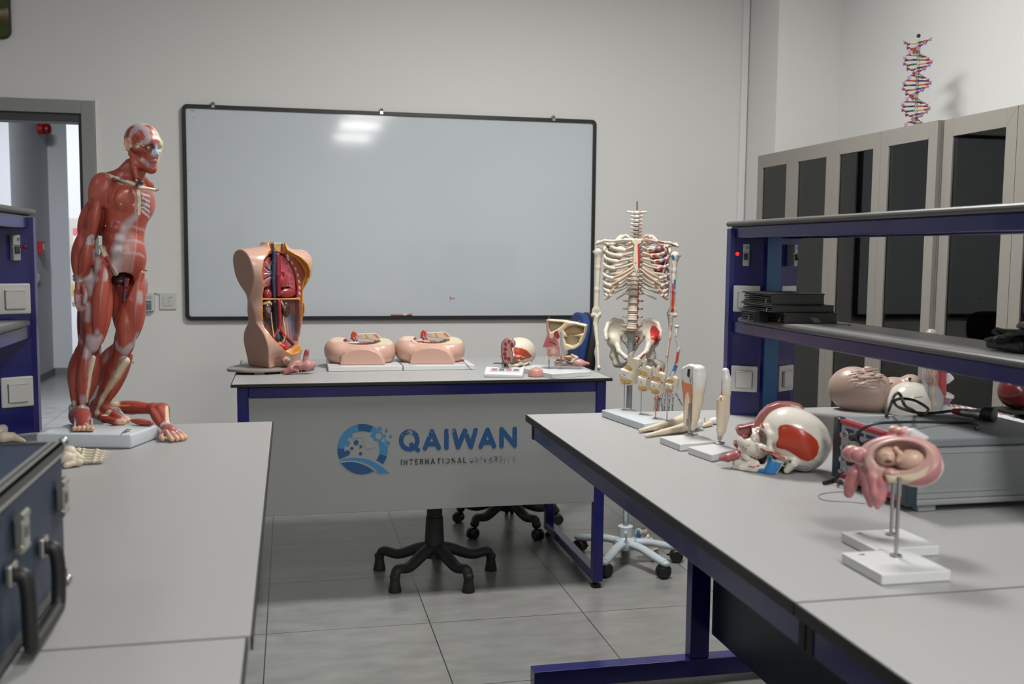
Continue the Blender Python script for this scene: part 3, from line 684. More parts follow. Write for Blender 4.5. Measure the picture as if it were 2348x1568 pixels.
def rack(xc, sx, lab):
    o = thing('service_rack', lab, 'rack', (xc, 1.6, ZB), 'two tier racks on the benches')
    zt = 1.487; Y0, Y1 = 2.90, 2.995; hw = .116
    # far upright, V-shaped towards the aisle camera side
    poly = [(xc-hw, Y1), (xc-hw, Y1-.028), (xc-hw+.014, Y1-.03), (xc-.026, Y0+.02), (xc-.024, Y0+.004), (xc+.024, Y0+.004), (xc+.026, Y0+.02), (xc+hw-.014, Y1-.03), (xc+hw, Y1-.028), (xc+hw, Y1)]
    MB().prism(poly, ZB+.0005, zt-.022).build('upright', M['navy'], o)
    MB().box((xc-.0235, Y0-.002, ZB+.001), (xc+.0235, Y0+.0035, zt-.03), .001).build('front_strip', M['sky'], o)
    for s in (-1, 1):
        a = np.array([xc+s*.026, Y0+.02]); b = np.array([xc+s*(hw-.014), Y1-.03]); d = (b-a)/np.linalg.norm(b-a); nn = np.array([d[1], -d[0]])
        if nn[1] > 0: nn = -nn
        mid = a*.47+b*.53
        for z in (.996, 1.247): socket(o, (mid[0], mid[1], z), (nn[0], nn[1], 0), .082)
        m2 = a*.42+b*.58
        breaker(o, (m2[0], m2[1], 1.383), (nn[0], nn[1], 0))
        m3 = a*.1+b*.9 if s < 0 else a*.1+b*.9
        MB().lathe([(.006, 0), (.006, .004), (.003, .008), (.0005, .009)], (m3[0]-0*nn[0], m3[1], 1.386), 12, frame_to((nn[0], nn[1], 0))).build('pilot_light', mat('red_pilot_light', (.2, .005, .005), .2, emit=(1, .03, .01), estr=1.2 if sx > 0 else 0.02), o, True)
    # shelves run towards the camera
    for z, nm in ((zt, 'top_shelf'), (1.192, 'lower_shelf')):
        hi = Y1+.005 if z > 1.4 else Y0-.004
        for ya, yb in ((1.9-.37, hi), (-.3, 1.9-.372)):
            b = MB(); b.box((xc-hw+.006, ya, z-.016), (xc+hw-.006, yb, z), .001, m=0)
            for s in (-1, 1): b.tube([(xc+s*(hw-.007), ya, z-.008), (xc+s*(hw-.007), yb, z-.008)], .0085, 12, m=1)
            b.build(nm, [M['shelf'], M['shelf_e']], o)
        r = MB()
        for s in (-1, 1):
            x = xc+s*(hw-.022); r.box((x-.010, -.3, z-.052), (x+.010, (Y0+.08 if z < 1.4 else Y1-.002), z-.0165), .003)
        r.build('shelf_rail', M['navy'], o)
    # second upright towards the camera, outside the frame
    MB().box((xc-.06, -.25, ZB+.0005), (xc+.06, -.15, zt-.06), .003).build('upright', M['navy'], o)
rack(xcR+.006, 1, 'navy two tier service rack with white sockets on the right hand bench')
rack(xcL+.006, -1, 'navy two tier service rack with white sockets on the left hand bench')
# ================================================================== left bench: muscle figure and companions
RED, RED2, TEN, BONE, SKIN, CART = (.37, .072, .046), (.29, .048, .034), (.42, .345, .36), (.62, .545, .38), (.62, .37, .25), (.42, .52, .62)
DK = (.10, .02, .018)
FD = 2.80
def fpt(px, py, d=0): return C0+ray(px, py)*(FD+d)
ZP = .917
BP = [atz(81, 993.6, ZP), atz(300, 996, ZP), atz(362, 974, ZP)]; BP.append(BP[0]+BP[2]-BP[1])
fig = thing('muscle_figure', 'red anatomical muscle figure standing on a white plinth, leaning forward, without its left arm', 'anatomical model', (BP[0]+BP[2])/2*np.array([1, 1, 0])+np.array([0, 0, ZB]))
MB().prism([p[:2] for p in BP], ZB+.0005, ZP, bev=.006, seg=3).build('plinth', M['base_b'], fig, True)
def rad_(a): return math.radians(a)
vd = ray(270, 600); vd = vd*np.array([1, 1, 0]); vd /= np.linalg.norm(vd); vr = np.array([vd[1], -vd[0], 0])
def body_frame(yaw, pitch=0):
    f = -vd*math.cos(rad_(yaw))+vr*math.sin(rad_(yaw)); l = vr*math.cos(rad_(yaw))+vd*math.sin(rad_(yaw)); u = np.array([0, 0, 1.])
    p = rad_(pitch); f2 = f*math.cos(p)+u*math.sin(p); u2 = u*math.cos(p)-f*math.sin(p)
    return l, f2, u2
bl, bf, bu = body_frame(42, -4); BR = np.stack([bl, bf, bu], 1)
S = SDF(.0024, .006, bs=.0013)
P = fpt
# --- torso
S.ell(P(294, 468), (.074, .049, .074), BR, RED, .012).ell(P(283, 548), (.062, .044, .09), BR, RED, .03).ell(P(273, 612, .0), (.062, .05, .05), BR, RED, .03)
S.ell(P(294, 592)+bf*.004, (.046, .042, .06), BR, RED, .02)
pe = P(294, 462)
S.ell(pe-bl*.036+bf*.030+bu*.004, (.036, .017, .03), BR @ rotm(0, .25, 0), RED, .008)               # right pectoral
S.ell(pe+bl*.034+bf*.028-bu*.002, (.034, .016, .042), BR, (.42, .15, .125), .012)                 # left side, ribs laid open
for k in range(3): S.ell(P(288, 525+k*25)-bl*.048+bf*.012, (.02, .02, .017), BR, RED2, .012)
S.ell(P(258, 492)-bl*.03-bf*.012, (.02, .03, .06), BR, RED2, .012)                                # latissimus
# neck, shoulders
S.chain([P(322, 372, 0), P(306, 400, .005), P(298, 425, .005)], [.025, .026, .034], RED, .01)
S.chain([P(303, 352, -.03), P(308, 385, -.035), P(316, 418, -.035)], [.006, .009, .006], RED, .003)
S.chain([P(300, 378, .0), P(276, 402, -.01), P(240, 408, -.045)], [.018, .017, .014], RED2, .008)
S.chain([P(312, 400, .02), P(325, 418, .045), P(340, 428, .07)], [.018, .016, .016], RED2, .01)
S.chain([P(242, 400, -.062), P(268, 408, -.060), P(306, 422, -.04)], [.0045, .0045, .006], BONE, .002)
S.chain([P(321, 430, -.045), P(338, 432, -.02), P(357, 436, .0)], [.006, .0045, .0045], BONE, .002)
S.chain([P(316, 412, -.035), P(324, 419, -.045)], [.0055, .0065], (.04, .045, .06), .002)
S.ell(P(232, 436, -.06), (.032, .034, .048), BR @ rotm(0, .15, 0), RED, .005)
S.ell(P(222, 445, -.070), (.02, .02, .045), BR @ rotm(0, .2, 0), RED, .006)
S.ell(P(243, 440, -.068), (.017, .018, .045), BR, RED, .006)
# right arm
S.chain([P(228, 450, -.055), P(206, 538, -.05)], [.022, .02], RED2, .004)
S.muscle(P(226, 462, -.08), P(203, 545, -.072), .017, RED, .0025)
S.muscle(P(213, 462, -.05), P(187, 540, -.04), .021, RED, .0025, ends=.5)
S.muscle(P(222, 470, -.085), P(212, 548, -.078), .011, RED, .002)
wr = P(184, 634, -.07)
S.chain([P(202, 540, -.06), P(192, 575, -.062), wr], [.022, .022, .0125], RED2, .005)
for (a, b, r, c) in ((P(191, 528, -.07), P(176, 632, -.075), .0165, RED), (P(183, 540, -.05), P(175, 630, -.06), .018, RED), (P(205, 545, -.085), P(186, 635, -.085), .0155, RED), (P(214, 545, -.07), P(194, 632, -.075), .0135, RED), (P(211, 548, -.05), P(195, 630, -.055), .014, RED2)): S.muscle(a, b, r, c, .002, e=.25, ends=.35)
S.chain([P(171, 633, -.07), P(184, 636, -.084), P(197, 633, -.07)], .0055, TEN, .002).chain([P(171, 641, -.07), P(184, 644, -.084), P(197, 641, -.07)], .005, TEN, .002)
S.chain([wr, P(184, 665, -.072)], [.0135, .016], (.40, .10, .08), .004, sq=(bf, .7))
for k, (x0, x1, y1) in enumerate(((174, 175, 690), (180, 182, 694), (187, 188, 693), (192, 194, 687))):
    a = P(x0, 668, -.078+k*.004); b = P(x1, y1, -.082+k*.002); c = P(x1+6, y1+20-k*3, -.078)
    S.chain([a, b], [.006, .0052], (.40, .2, .2), .0015).chain([b, P(x1+3, y1+11, -.084)], [.0052, .005], (.40, .2, .2), .0015).cap(P(x1+3, y1+12, -.084), c, .0052, .0045, SKIN, .0015)
S.chain([P(192, 655, -.09), P(197, 676, -.098)], [.007, .006], (.42, .12, .1), .002).cap(P(196, 681, -.1), P(195, 694, -.1), .0062, .0055, SKIN, .002)
for k in range(4): S.pline([P(178+k*4.5, 646, -.088), P(175+k*6, 672, -.092)], .0035, BONE)
S.pell(P(209, 550, -.085), (.012, .012, .016), TEN)
# head
hl, hf, hu = body_frame(37, -13); HR = np.stack([hl, hf, hu], 1); Hc = P(329, 326, -.005)
def H(l, f, u): return Hc+hl*l+hf*f+hu*u
S.ell(H(0, -.006, .004), (.042, .055, .047), HR, RED, .008).ell(H(0, .022, -.03), (.034, .034, .045), HR, RED, .015).ell(H(0, .034, -.056), (.02, .02, .018), HR, RED, .012)
S.chain([H(-.027, -.004, -.035), H(-.022, .02, -.055), H(0, .045, -.066), H(.022, .02, -.055), H(.027, -.004, -.035)], [.012, .01, .011, .01, .012], RED, .008)
S.chain([H(-.03, .029, .004), H(-.012, .040, .006), H(.012, .040, .006), H(.03, .029, .004)], .0075, RED, .016)
S.chain([H(0, .046, .0), H(0, .0565, -.020)], [.0055, .007], CART, .005).ell(H(-.0065, .053, -.024), (.0055, .006, .0045), HR, CART, .003).ell(H(.0065, .053, -.024), (.006, .007, .005), HR, CART, .003)
S.chain([H(-.036, .018, -.018), H(-.02, .04, -.022)], [.011, .009], RED2, .006).chain([H(.036, .018, -.018), H(.02, .04, -.022)], [.011, .009], BONE, .006)
for s in (-1, 1):
    S.ell(H(s*.0175, .053, -.007), (.011, .012, .008), HR, (.10, .02, .02), .003, 'sub')
    S.ell(H(s*.0175, .0405, -.007), (.0085, .0085, .008), HR, (.62, .58, .52), .001)
    S.chain([H(s*.029, .041, -.006), H(s*.0175, .0505, .0015), H(s*.006, .048, -.008)], .0026, RED2 if s < 0 else BONE, .002)
    S.chain([H(s*.029, .041, -.007), H(s*.0175, .049, -.0165), H(s*.006, .048, -.01)], .003, RED if s < 0 else BONE, .003)
    S.pell(H(s*.0175+.003, .0525, -.008), (.0045, .0045, .0045), (.03, .015, .01), soft=.3)
S.chain([H(-.014, .048, -.044), H(0, .056, -.041), H(.014, .048, -.044)], [.003, .0045, .003], (.42, .14, .13), .002).chain([H(-.012, .047, -.0495), H(0, .0545, -.0505), H(.012, .047, -.0495)], [.003, .0045, .003], (.44, .16, .14), .002)
S.pline([H(-.015, .052, -.0465), H(0, .06, -.0465), H(.015, .052, -.0465)], .0012, DK)
S.ell(H(0, .052, -.066), (.011, .009, .009), HR, RED, .005)
# ear
S.ell(H(-.0435, -.006, -.012), (.005, .0115, .0185), HR @ rotm(.12), SKIN, .002).ell(H(-.049, -.005, -.010), (.004, .0065, .011), HR, SKIN, .002, 'sub')
S.chain([H(-.046, .004, -.002), H(-.047, -.002, .006), H(-.048, -.013, .002), H(-.048, -.015, -.012), H(-.046, -.006, -.026)], .0028, SKIN, .001)
S.chain([H(-.042, .006, -.016), H(-.038, .028, -.012)], [.0035, .003], BONE, .001)
# --- right leg (nearer)
k1, a1 = P(211, 783, -.055), P(183, 925, -.045)
S.chain([P(234, 640, -.03), P(216, 720, -.045), P(206, 785, -.045)], [.038, .03, .027], RED2, .014)
S.muscle(P(238, 610, -.07), P(222, 762, -.085), .021, RED, .003, ends=.4, e=.1)
S.muscle(P(212, 650, -.055), P(207, 772, -.075), .022, RED, .003, ends=.4)
S.muscle(P(250, 655, -.045), P(232, 778, -.066), .018, RED, .003, ends=.45, e=-.15)
S.muscle(P(200, 640, .0), P(190, 790, -.02), .02, (.27, .045, .035), .004, ends=.5)
S.chain([P(212, 590, -.035), P(203, 640, -.055), P(198, 720, -.055), P(195, 775, -.055)], [.016, .017, .011, .009], TEN, .006)
S.ell(P(232, 610, -.06), (.02, .016, .032), BR, RED, .008)
S.chain([P(232, 566, -.055), P(241, 586, -.062)], [.006, .0055], BONE, .003)
S.chain([P(246, 592, -.07), P(266, 628, -.055)], [.006, .007], RED2, .006)
S.ell(P(213, 785, -.07), (.02, .018, .028), BR, RED, .014)
S.chain([P(206, 785, -.045), P(188, 845, -.045), a1], [.026, .028, .016], RED2, .012)
S.muscle(P(188, 795, -.02), P(172, 905, -.03), .028, RED, .003, ends=.35, e=.3)
S.muscle(P(180, 800, -.05), P(172, 925, -.055), .02, RED, .0025, ends=.4, e=.2)
S.muscle(P(199, 795, -.075), P(189, 925, -.075), .0195, RED, .0025, ends=.4, e=.25)
S.muscle(P(222, 810, -.035), P(200, 915, -.035), .02, RED2, .003, ends=.35, e=.3)
S.chain([P(214, 820, -.08), P(206, 860, -.082), P(197, 920, -.072)], [.0065, .005, .0055], BONE, .002)
S.chain([P(168, 935, -.04), P(172, 962, -.05)], [.012, .013], TEN, .006)
S.pline([P(171, 920, -.06), P(167, 948, -.055)], .006, BONE)
S.chain([P(172, 938, -.07), P(186, 935, -.085), P(198, 938, -.07)], .0075, TEN, .003).chain([P(172, 947, -.075), P(186, 946, -.092), P(199, 948, -.075)], .0065, TEN, .003)
zf = ZP
def G(px, py, h): p = atz(px, py, zf); p[2] = zf+h; return p
ft = [G(192, 989, .008), G(187, 972, .02)]
S.chain([P(184, 950, -.045), G(187, 975, .026), G(192, 987, .013)], [.02, .017, .010], RED2, .008, sq=(vr, 1.3))
for k, x in enumerate((171.5, 181.5, 192, 202.5, 211.5)):
    t = G(x, 990, .008); S.cap(t+vd*.012, t-vd*.003, .0064, .0064, SKIN, .0005)
    S.chain([P(179+k*3.3, 946, -.085), G(172.5+k*9.5, 981, .022), t+vd*.012+np.array([0, 0, .003])], [.0035, .003, .003], TEN, .001)
S.chain([G(172, 965, .01), G(184, 962, .012), G(200, 968, .012)], .013, RED2, .01)
# --- left leg (further, knee bent)
k2, a2 = P(287, 782, .0), P(224, 938, .05)
S.chain([P(296, 642, .03), P(298, 710, .02), k2], [.04, .034, .025], RED2, .012)
S.muscle(P(318, 640, .0), P(303, 775, -.015), .026, RED, .003, ends=.4)
S.muscle(P(292, 690, -.008), P(284, 790, -.02), .026, RED, .003, ends=.3, e=-.3)
S.muscle(P(276, 650, .02), P(276, 755, .01), .024, (.42, .085, .06), .003, ends=.5)
S.muscle(P(322, 660, .04), P(310, 775, .02), .021, RED, .006, ends=.25)
S.chain([P(324, 628, .0), P(300, 690, -.022), P(276, 745, -.012), P(268, 775, .0)], [.009, .0115, .0095, .007], RED, .002)
S.ell(P(330, 655, .01), (.012, .012, .03), BR, (.45, .26, .24), .004)
S.ell(P(290, 790, -.016), (.02, .017, .03), BR, RED, .014).ell(P(275, 798, -.002), (.016, .016, .034), BR, RED, .012)
S.chain([P(280, 800, .0), P(260, 850, .02), a2], [.024, .024, .016], RED2, .012)
S.muscle(P(262, 795, .035), P(232, 880, .05), .031, RED, .003, ends=.3, e=.2)
S.muscle(P(272, 830, .01), P(225, 930, .035), .02, RED2, .003, ends=.3)
S.muscle(P(300, 815, .01), P(246, 922, .02), .016, RED, .003, ends=.35)
S.chain([P(287, 828, -.012), P(268, 862, -.005), P(240, 905, .02), P(224, 935, .035)], [.013, .0095, .0075, .0105], BONE, .003)
zf = ZP
h2 = G(212, 958, .018)
S.chain([a2, G(224, 955, .03), G(258, 966, .018), G(276, 972, .010)], [.018, .019, .013, .010], RED2, .008)
S.chain([G(209, 955, .016), G(240, 968, .008), G(266, 975, .008)], [.016, .009, .008], RED2, .008)
for k, (x, y) in enumerate(((272, 974.5), (281, 972), (285, 969.5), (287, 967), (286, 964.5))):
    t = G(x, y, .0085); e = G(x+12-k*1.5, y-.3, .0078); S.cap(t, e, .0088-k*.0008, .0078-k*.0008, SKIN, .001)
    S.chain([P(238+k*1, 945-k*2, .03), G(252+k*5, 966-k*3, .022), t+np.array([0, 0, .004])], [.0035, .003, .0028], TEN if k else RED2, .001)
S.chain([P(228, 928, .025), P(238, 938, .02), P(244, 932, .03)], .007, TEN, .003).chain([P(230, 950, .02), P(238, 946, .015), P(245, 941, .022)], .0065, TEN, .003)
S.pell(G(247, 967, .022), (.016, .012, .012), BONE)
# dark cavity under the belly wall, vessels
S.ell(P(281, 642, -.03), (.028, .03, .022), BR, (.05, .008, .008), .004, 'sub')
S.chain([P(289, 640, -.025), P(285, 690, -.022)], [.005, .004], (.05, .08, .13), .002).chain([P(294, 640, -.028), P(290, 665, -.024)], [.0035, .003], (.5, .03, .02), .001)
# --- surface paint
def fz(px, py, w): return P(px, py, w)
def face_side(X): q = (X-Hc)@HR; return q
S.paint(lambda X: ((q := face_side(X)), np.clip((q[:, 0]-.006)/.002, 0, 1)*np.clip((q[:, 2]+.062)/.01, 0, 1)*(q[:, 1] > -.02)*(np.linalg.norm(X-Hc, axis=1) < .085)*np.clip(1-np.clip((.012-np.abs(q[:, 0]-.0))/.004, 0, 1)*(q[:, 1] > .052), 0, 1))[1], BONE)
S.paint(lambda X: ((q := face_side(X)), np.clip((.0305-np.hypot(q[:, 1]+.018, (q[:, 2]-.036)*1.05))/.004+.5, 0, 1)*(q[:, 0] < .01)*(np.linalg.norm(X-Hc, axis=1) < .08))[1], TEN)
S.paint(lambda X: ((q := face_side(X)), np.clip((-.036-q[:, 1])/.006, 0, 1)*(q[:, 2] > -.025)*(np.linalg.norm(X-Hc, axis=1) < .08))[1], (.36, .33, .34))
S.paint(lambda X: ((q := face_side(X)), np.clip((.017-np.hypot(q[:, 1]+.012, (q[:, 2]-.022)))/.003+.5, 0, 1)*(q[:, 0] < -.02)*(np.linalg.norm(X-Hc, axis=1) < .08))[1], RED2)
S.pell(H(-.026, .018, -.045), (.008, .011, .006), BONE, HR)
S.pline([H(-.026, .0, -.068), H(-.01, .03, -.078), H(.0, .035, -.08)], .0025, BONE)
S.pell(H(0, .056, -.019), (.0115, .013, .012), CART, HR)
for k in range(5): S.pline([H(-.036+k*.002, .012+k*.006, -.01), H(-.03, .02+k*.004, -.042)], .0012, DK)
# sternum, rib cartilages, rectus sheath, tendon sheets, grooves
S.ppx([(296, 312), (303, 296), (318, 287), (334, 294), (340, 312), (334, 326), (322, 328)], [.006, .008, .010, .009, .0075, .006, .004], TEN, .004, 2)
S.ppx([(309, 309), (318, 316)], .0045, RED2, .004, 2).ppx([(313, 330), (326, 333)], .0026, BONE, .002, 2).ppx([(318, 364), (327, 369)], [.0042, .0055], BONE, .003, 2).ppx([(329, 372), (340, 380)], .005, (.42, .30, .31), .006, 2)
S.ppx([(312, 345), (318, 362)], .004, RED2, .003, 2)
for a in ([(318, 338), (330, 350), (334, 362)], [(324, 336), (340, 349)], [(314, 345), (324, 358)], [(345, 380), (352, 382)]): S.ppx(a, .0010, (.16, .02, .015), .002, 1.5)
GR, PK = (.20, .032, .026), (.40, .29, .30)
S.ppx([(313, 498), (296, 512), (282, 540), (272, 575), (268, 605), (272, 622)], [.008, .010, .013, .014, .016, .014], (.40, .33, .34), .012)
S.ppx([(302, 540), (298, 580), (292, 615)], [.012, .014, .014], (.40, .19, .16), .016)
for py, x1 in ((522, 342), (551, 337), (580, 333)): S.ppx([(286, py-1), (305, py-2), (322, py+2), (x1, py+9)], .0022, (.44, .34, .34), .007)
S.ppx([(317, 497), (315, 540), (311, 580), (303, 625)], .0008, (.5, .33, .31), .002, 1.5)
S.ppx([(319, 433), (322, 460), (321, 489)], [.0062, .0055, .0055], BONE)
S.ppx([(307, 434), (314, 450), (313, 488)], .0025, (.42, .33, .34), .006)
for k in range(5):
    y = 443+k*10.5; S.ppx([(328, y), (336, y+3+k*.6), (345, y+6+k*2.2)], .0026, CART if k < 4 else (.55, .55, .5), None, 1.2)
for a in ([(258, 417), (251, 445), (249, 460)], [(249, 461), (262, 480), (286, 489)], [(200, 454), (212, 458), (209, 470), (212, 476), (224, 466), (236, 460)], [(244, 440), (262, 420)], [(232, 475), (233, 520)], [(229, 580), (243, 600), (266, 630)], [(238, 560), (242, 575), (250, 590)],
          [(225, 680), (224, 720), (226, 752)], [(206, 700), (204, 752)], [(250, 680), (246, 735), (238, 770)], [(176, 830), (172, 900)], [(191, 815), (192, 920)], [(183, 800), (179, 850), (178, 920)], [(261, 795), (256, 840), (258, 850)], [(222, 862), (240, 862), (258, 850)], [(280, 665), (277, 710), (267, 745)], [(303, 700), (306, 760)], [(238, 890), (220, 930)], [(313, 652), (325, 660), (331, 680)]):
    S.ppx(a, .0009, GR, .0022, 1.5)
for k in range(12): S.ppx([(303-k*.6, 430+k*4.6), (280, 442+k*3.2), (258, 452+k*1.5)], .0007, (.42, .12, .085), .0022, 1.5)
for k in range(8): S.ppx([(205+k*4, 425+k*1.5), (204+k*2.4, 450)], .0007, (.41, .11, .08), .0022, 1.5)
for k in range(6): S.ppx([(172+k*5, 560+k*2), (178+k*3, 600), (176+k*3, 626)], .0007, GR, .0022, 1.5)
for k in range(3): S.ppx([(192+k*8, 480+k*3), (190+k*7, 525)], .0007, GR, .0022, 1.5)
for px, py in ((279, 469), (308, 471)): S.ppx([(px, py), (px+.5, py)], .0019, (.8, .78, .72))
S.ppx([(203, 555), (210, 548)], .005, TEN, .006)
S.ppx([(217, 575), (222, 610), (212, 640), (203, 680), (198, 730)], [.004, .009, .011, .008, .007], TEN, .01)
S.ppx([(244, 618), (247, 632), (243, 640)], [.003, .007, .004], TEN, .006).ppx([(216, 622), (218, 640)], .008, TEN, .008)
S.ppx([(200, 775), (198, 800), (196, 815)], [.008, .010, .006], TEN, .008).ppx([(222, 764), (216, 785), (212, 812)], [.006, .012, .011], (.42, .33, .345), .010).ppx([(230, 775), (226, 800)], .008, (.43, .32, .33), .008)
S.ppx([(213, 825), (211, 850), (205, 885), (201, 915)], [.005, .004, .0028, .0022], BONE)
S.ppx([(318, 778), (300, 797), (285, 812), (270, 800), (264, 785)], [.006, .009, .010, .008, .005], TEN, .007).ppx([(283, 825), (270, 850)], [.009, .003], TEN, .006).ppx([(324, 672), (323, 690)], .007, (.42, .32, .33), .01).ppx([(318, 768), (312, 785)], .007, TEN, .008)
S.ppx([(292, 830), (276, 850), (258, 878), (240, 905), (224, 930), (219, 950)], [.006, .0085, .0075, .006, .0065, .008], BONE)
S.ppx([(190, 915), (190, 930)], .009, (.40, .29, .30), .012).ppx([(250, 808), (240, 825)], .007, (.36, .22, .22), .012).ppx([(168, 760), (184, 785)], .005, (.38, .28, .29), .01)
S.ppx([(248, 402), (262, 412), (280, 420)], .003, (.40, .31, .32), .006)
S.ppx([(277, 407), (290, 410)], .003, (.10, .12, .18))
S.build('body', M['v'], fig)
# little metal catches
for (px, py, d) in ((310, 414, -.085), (358, 435, -.004), (238, 518, -.055), (332, 620, -.02), (239, 939, .0), (303, 831, -.012)):
    a = P(px, py, d); MB().rod(a, a-vd*.006+vr*.004, .0022, 8).ell(a-vd*.007+vr*.004, (.0032,)*3, None, 8).build('metal_catch', M['chrome'], fig, True)
dl = MB((0, 0, 2e-5))
for a in ([(278, 995), (284, 989), (292, 984)], [(284, 988), (296, 989)], [(290, 984), (299, 985)], [(281, 992), (290, 991)]): dl.stroke(a, 2, lambda x, y: atz(x, y, ZP+.0004))
dl.build('printed_mark', mat('dark_blue_mark', (.05, .08, .2), .4), fig)
# --- detached arm lying across the plinth edge
e0, e1, e2, e3 = atz(254, 950, ZP), atz(352, 955, ZP), atz(372, 972, ZP), atz(400, 1010, ZB)
arm = SDF(.0022, .004, bs=.001)
def A(p, h): q = np.array(p, float); q[2] = h; return q
sh, el = A(e0, ZP+.020), A(e1, ZP+.022); ax = (el-sh)/np.linalg.norm(el-sh); pp = np.cross([0, 0, 1], ax)
wr = A(e2, ZP+.004)+(e3-e2)*.30; wr[2] = ZB+.031
arm.chain([sh, sh*.5+el*.5, el], [.018, .0175, .015], RED, .006)
arm.muscle(sh+np.array([0, 0, .006]), el+np.array([0, 0, .004]), .016, RED, .002, ends=.4).muscle(sh-pp*.01+np.array([0, 0, -.004]), el-pp*.008, .014, RED2, .002, ends=.5)
arm.ell(sh-ax*.004, (.017, .017, .016), None, TEN, .004).ell(sh+ax*.022+np.array([0, 0, .004])-pp*.006, (.024, .016, .015), np.stack([ax, pp, np.array([0, 0, 1.])], 1), BONE, .002)
arm.chain([el, A(atz(372, 955, ZP), ZP+.018), wr], [.017, .02, .0125], RED, .006)
arm.muscle(el+np.array([.012, 0, .006]), wr+np.array([.006, 0, .003]), .013, RED, .002, ends=.4).muscle(el-np.array([.006, 0, 0]), wr-np.array([.008, 0, 0]), .013, RED, .002, ends=.4)
arm.pline([A(atz(379, 950, ZP), ZP+.034), wr+np.array([.006, 0, .014])], .006, BONE)
hd = (e3-wr)*np.array([1, 1, 0]); hd /= np.linalg.norm(hd); hp = np.cross([0, 0, 1], hd)
pc = wr+hd*.03; pc[2] = ZB+.022
arm.chain([wr, pc], [.0125, .015], (.42, .13, .11), .004)
arm.chain([wr+hp*.012+[0, 0, .006], wr+[0, 0, .013], wr-hp*.012+[0, 0, .006]], .005, TEN, .002)
for k, o_ in enumerate((-.015, -.005, .005, .014)):
    a = pc+hp*o_+np.array([0, 0, .0]); b = a+hd*(.026-.003*abs(k-1.5))+hp*o_*.35; b[2] = ZB+.015; c = b+hd*.014; c[2] = ZB+.0078
    arm.chain([a, b], [.0075, .0065], (.42, .16, .14), .002).cap(b, c, .0066, .006, SKIN, .001)
    arm.pline([wr+hp*o_*.5+[0, 0, .014], a+[0, 0, .008], b+[0, 0, .006]], .0018, (.6, .5, .46))
t0 = pc-hp*.014-hd*.012; t1 = t0-hp*.017+hd*.012; t1[2] = ZB+.012; t2 = t1+hd*.012-hp*.002; t2[2] = ZB+.0085
arm.cap(t0, t1, .008, .007, (.42, .13, .11), .002).cap(t1, t2, .0072, .0065, SKIN, .001)
for a in ([sh+ax*.012-pp*.019+[0, 0, .002], sh+ax*.04-pp*.017+[0, 0, .008], sh+ax*.07-pp*.016+[0, 0, .01]], [sh+ax*.03-pp*.018, sh+ax*.06-pp*.017], [el-pp*.012-[0, 0, .0], el+[.01, -.03, -.004]]): arm.pline(a, .0016, (.62, .40, .10))
tag(arm.build('arm_model', M['v'], None, sh), 'detached red muscle arm lying on the plinth with its hand reaching down to the bench', 'anatomical model')
pc_ = SDF(.002, .003); a, b = A(atz(303, 972, ZP), ZP+.0095), A(atz(346, 977, ZP), ZP+.0075)
pc_.muscle(a, b, .0135, RED, ends=.4, sq=((0, 0, 1), .62)); pc_.cap(a*.2+b*.8, b, .006, .006, RED2)
tag(pc_.build('muscle_piece', M['v'], None, a), 'small loose red muscle piece lying on the plinth beside the detached arm', 'anatomical model piece')
# --- foot skeleton on the bench
fo = thing('foot_skeleton', 'cream foot skeleton lying on the bench in front of the white plinth', 'bone model', atz(195, 1066, ZB))
cream = mat('ivory_bone_plastic', (.60, .53, .41), .42, noise=.12, nscale=90, bump=.15, bscale=160)
def B(px, py, h): q = atz(px, py, ZB); q[2] = ZB+h; return q
s = SDF(.0018, .003); W1 = (1, 1, 1)
s.ell(B(150, 1070, .02), (.022, .016, .016), None, W1).ell(B(160, 1064, .03), (.016, .016, .014), None, W1).ell(B(172, 1066, .018), (.014, .013, .015), None, W1).ell(B(181, 1056, .02), (.010, .010, .012), None, W1).ell(B(184, 1066, .014), (.010, .009, .010), None, W1).ell(B(177, 1070, .010), (.014, .009, .009), None, W1).ell(B(190, 1060, .018), (.008, .008, .009), None, W1).cap(B(152, 1074, .007), B(168, 1072, .009), .007, .006, W1)
s.build('tarsal_bones', cream, fo)
for k in range(5):
    h0, h1, h2_ = .030-k*.0052, .027-k*.0050, .022-k*.0036
    xa, xb, xc, xd = 192-k*1.2, 223-k*2, 240-k*2.5, 251-k*4
    ya = 1061+k*1.3
    s = SDF(.0014, .0015)
    p0, p1, p2, p3 = B(xa, ya, h0), B(xb, ya-1, h1+.001), B(xc, ya-2, h2_+.002), B(xd, ya-2, h2_)
    s.cap(p0, p1, .0042, .0032, W1).ell(p0, (.0058,)*3, None, W1).ell(p1, (.0054,)*3, None, W1).cap(p1+(p2-p1)*.16, p2, .0034, .003, W1).ell(p2, (.0038,)*3, None, W1).cap(p2+(p3-p2)*.25, p3, .003, .0022, W1)
    s.build('toe_ray', cream, fo)
# bone tip showing behind the case
s = SDF(.0022, .004); c = atz(-2, 1012, ZB+.01)
s.ell(B(-6, 1012, .022), (.026, .02, .022), None, (.62, .58, .5)).ell(B(8, 1010, .03), (.012, .012, .013), None, (.62, .58, .5)).chain([B(8, 1016, .016), B(28, 1013, .013), B(56, 1016, .006)], [.015, .012, .004], (.60, .53, .42))
for px, py in ((3, 990.5), (0, 997), (-8, 992)): s.pell(atz(px, py, ZB+.037), (.004, .03, .0035), (.05, .05, .06))
tag(s.build('bone_fragment_model', M['v'], None, B(0, 1012, 0)), 'pale bone model with dark dots just visible beyond the lid of the blue case', 'bone model')
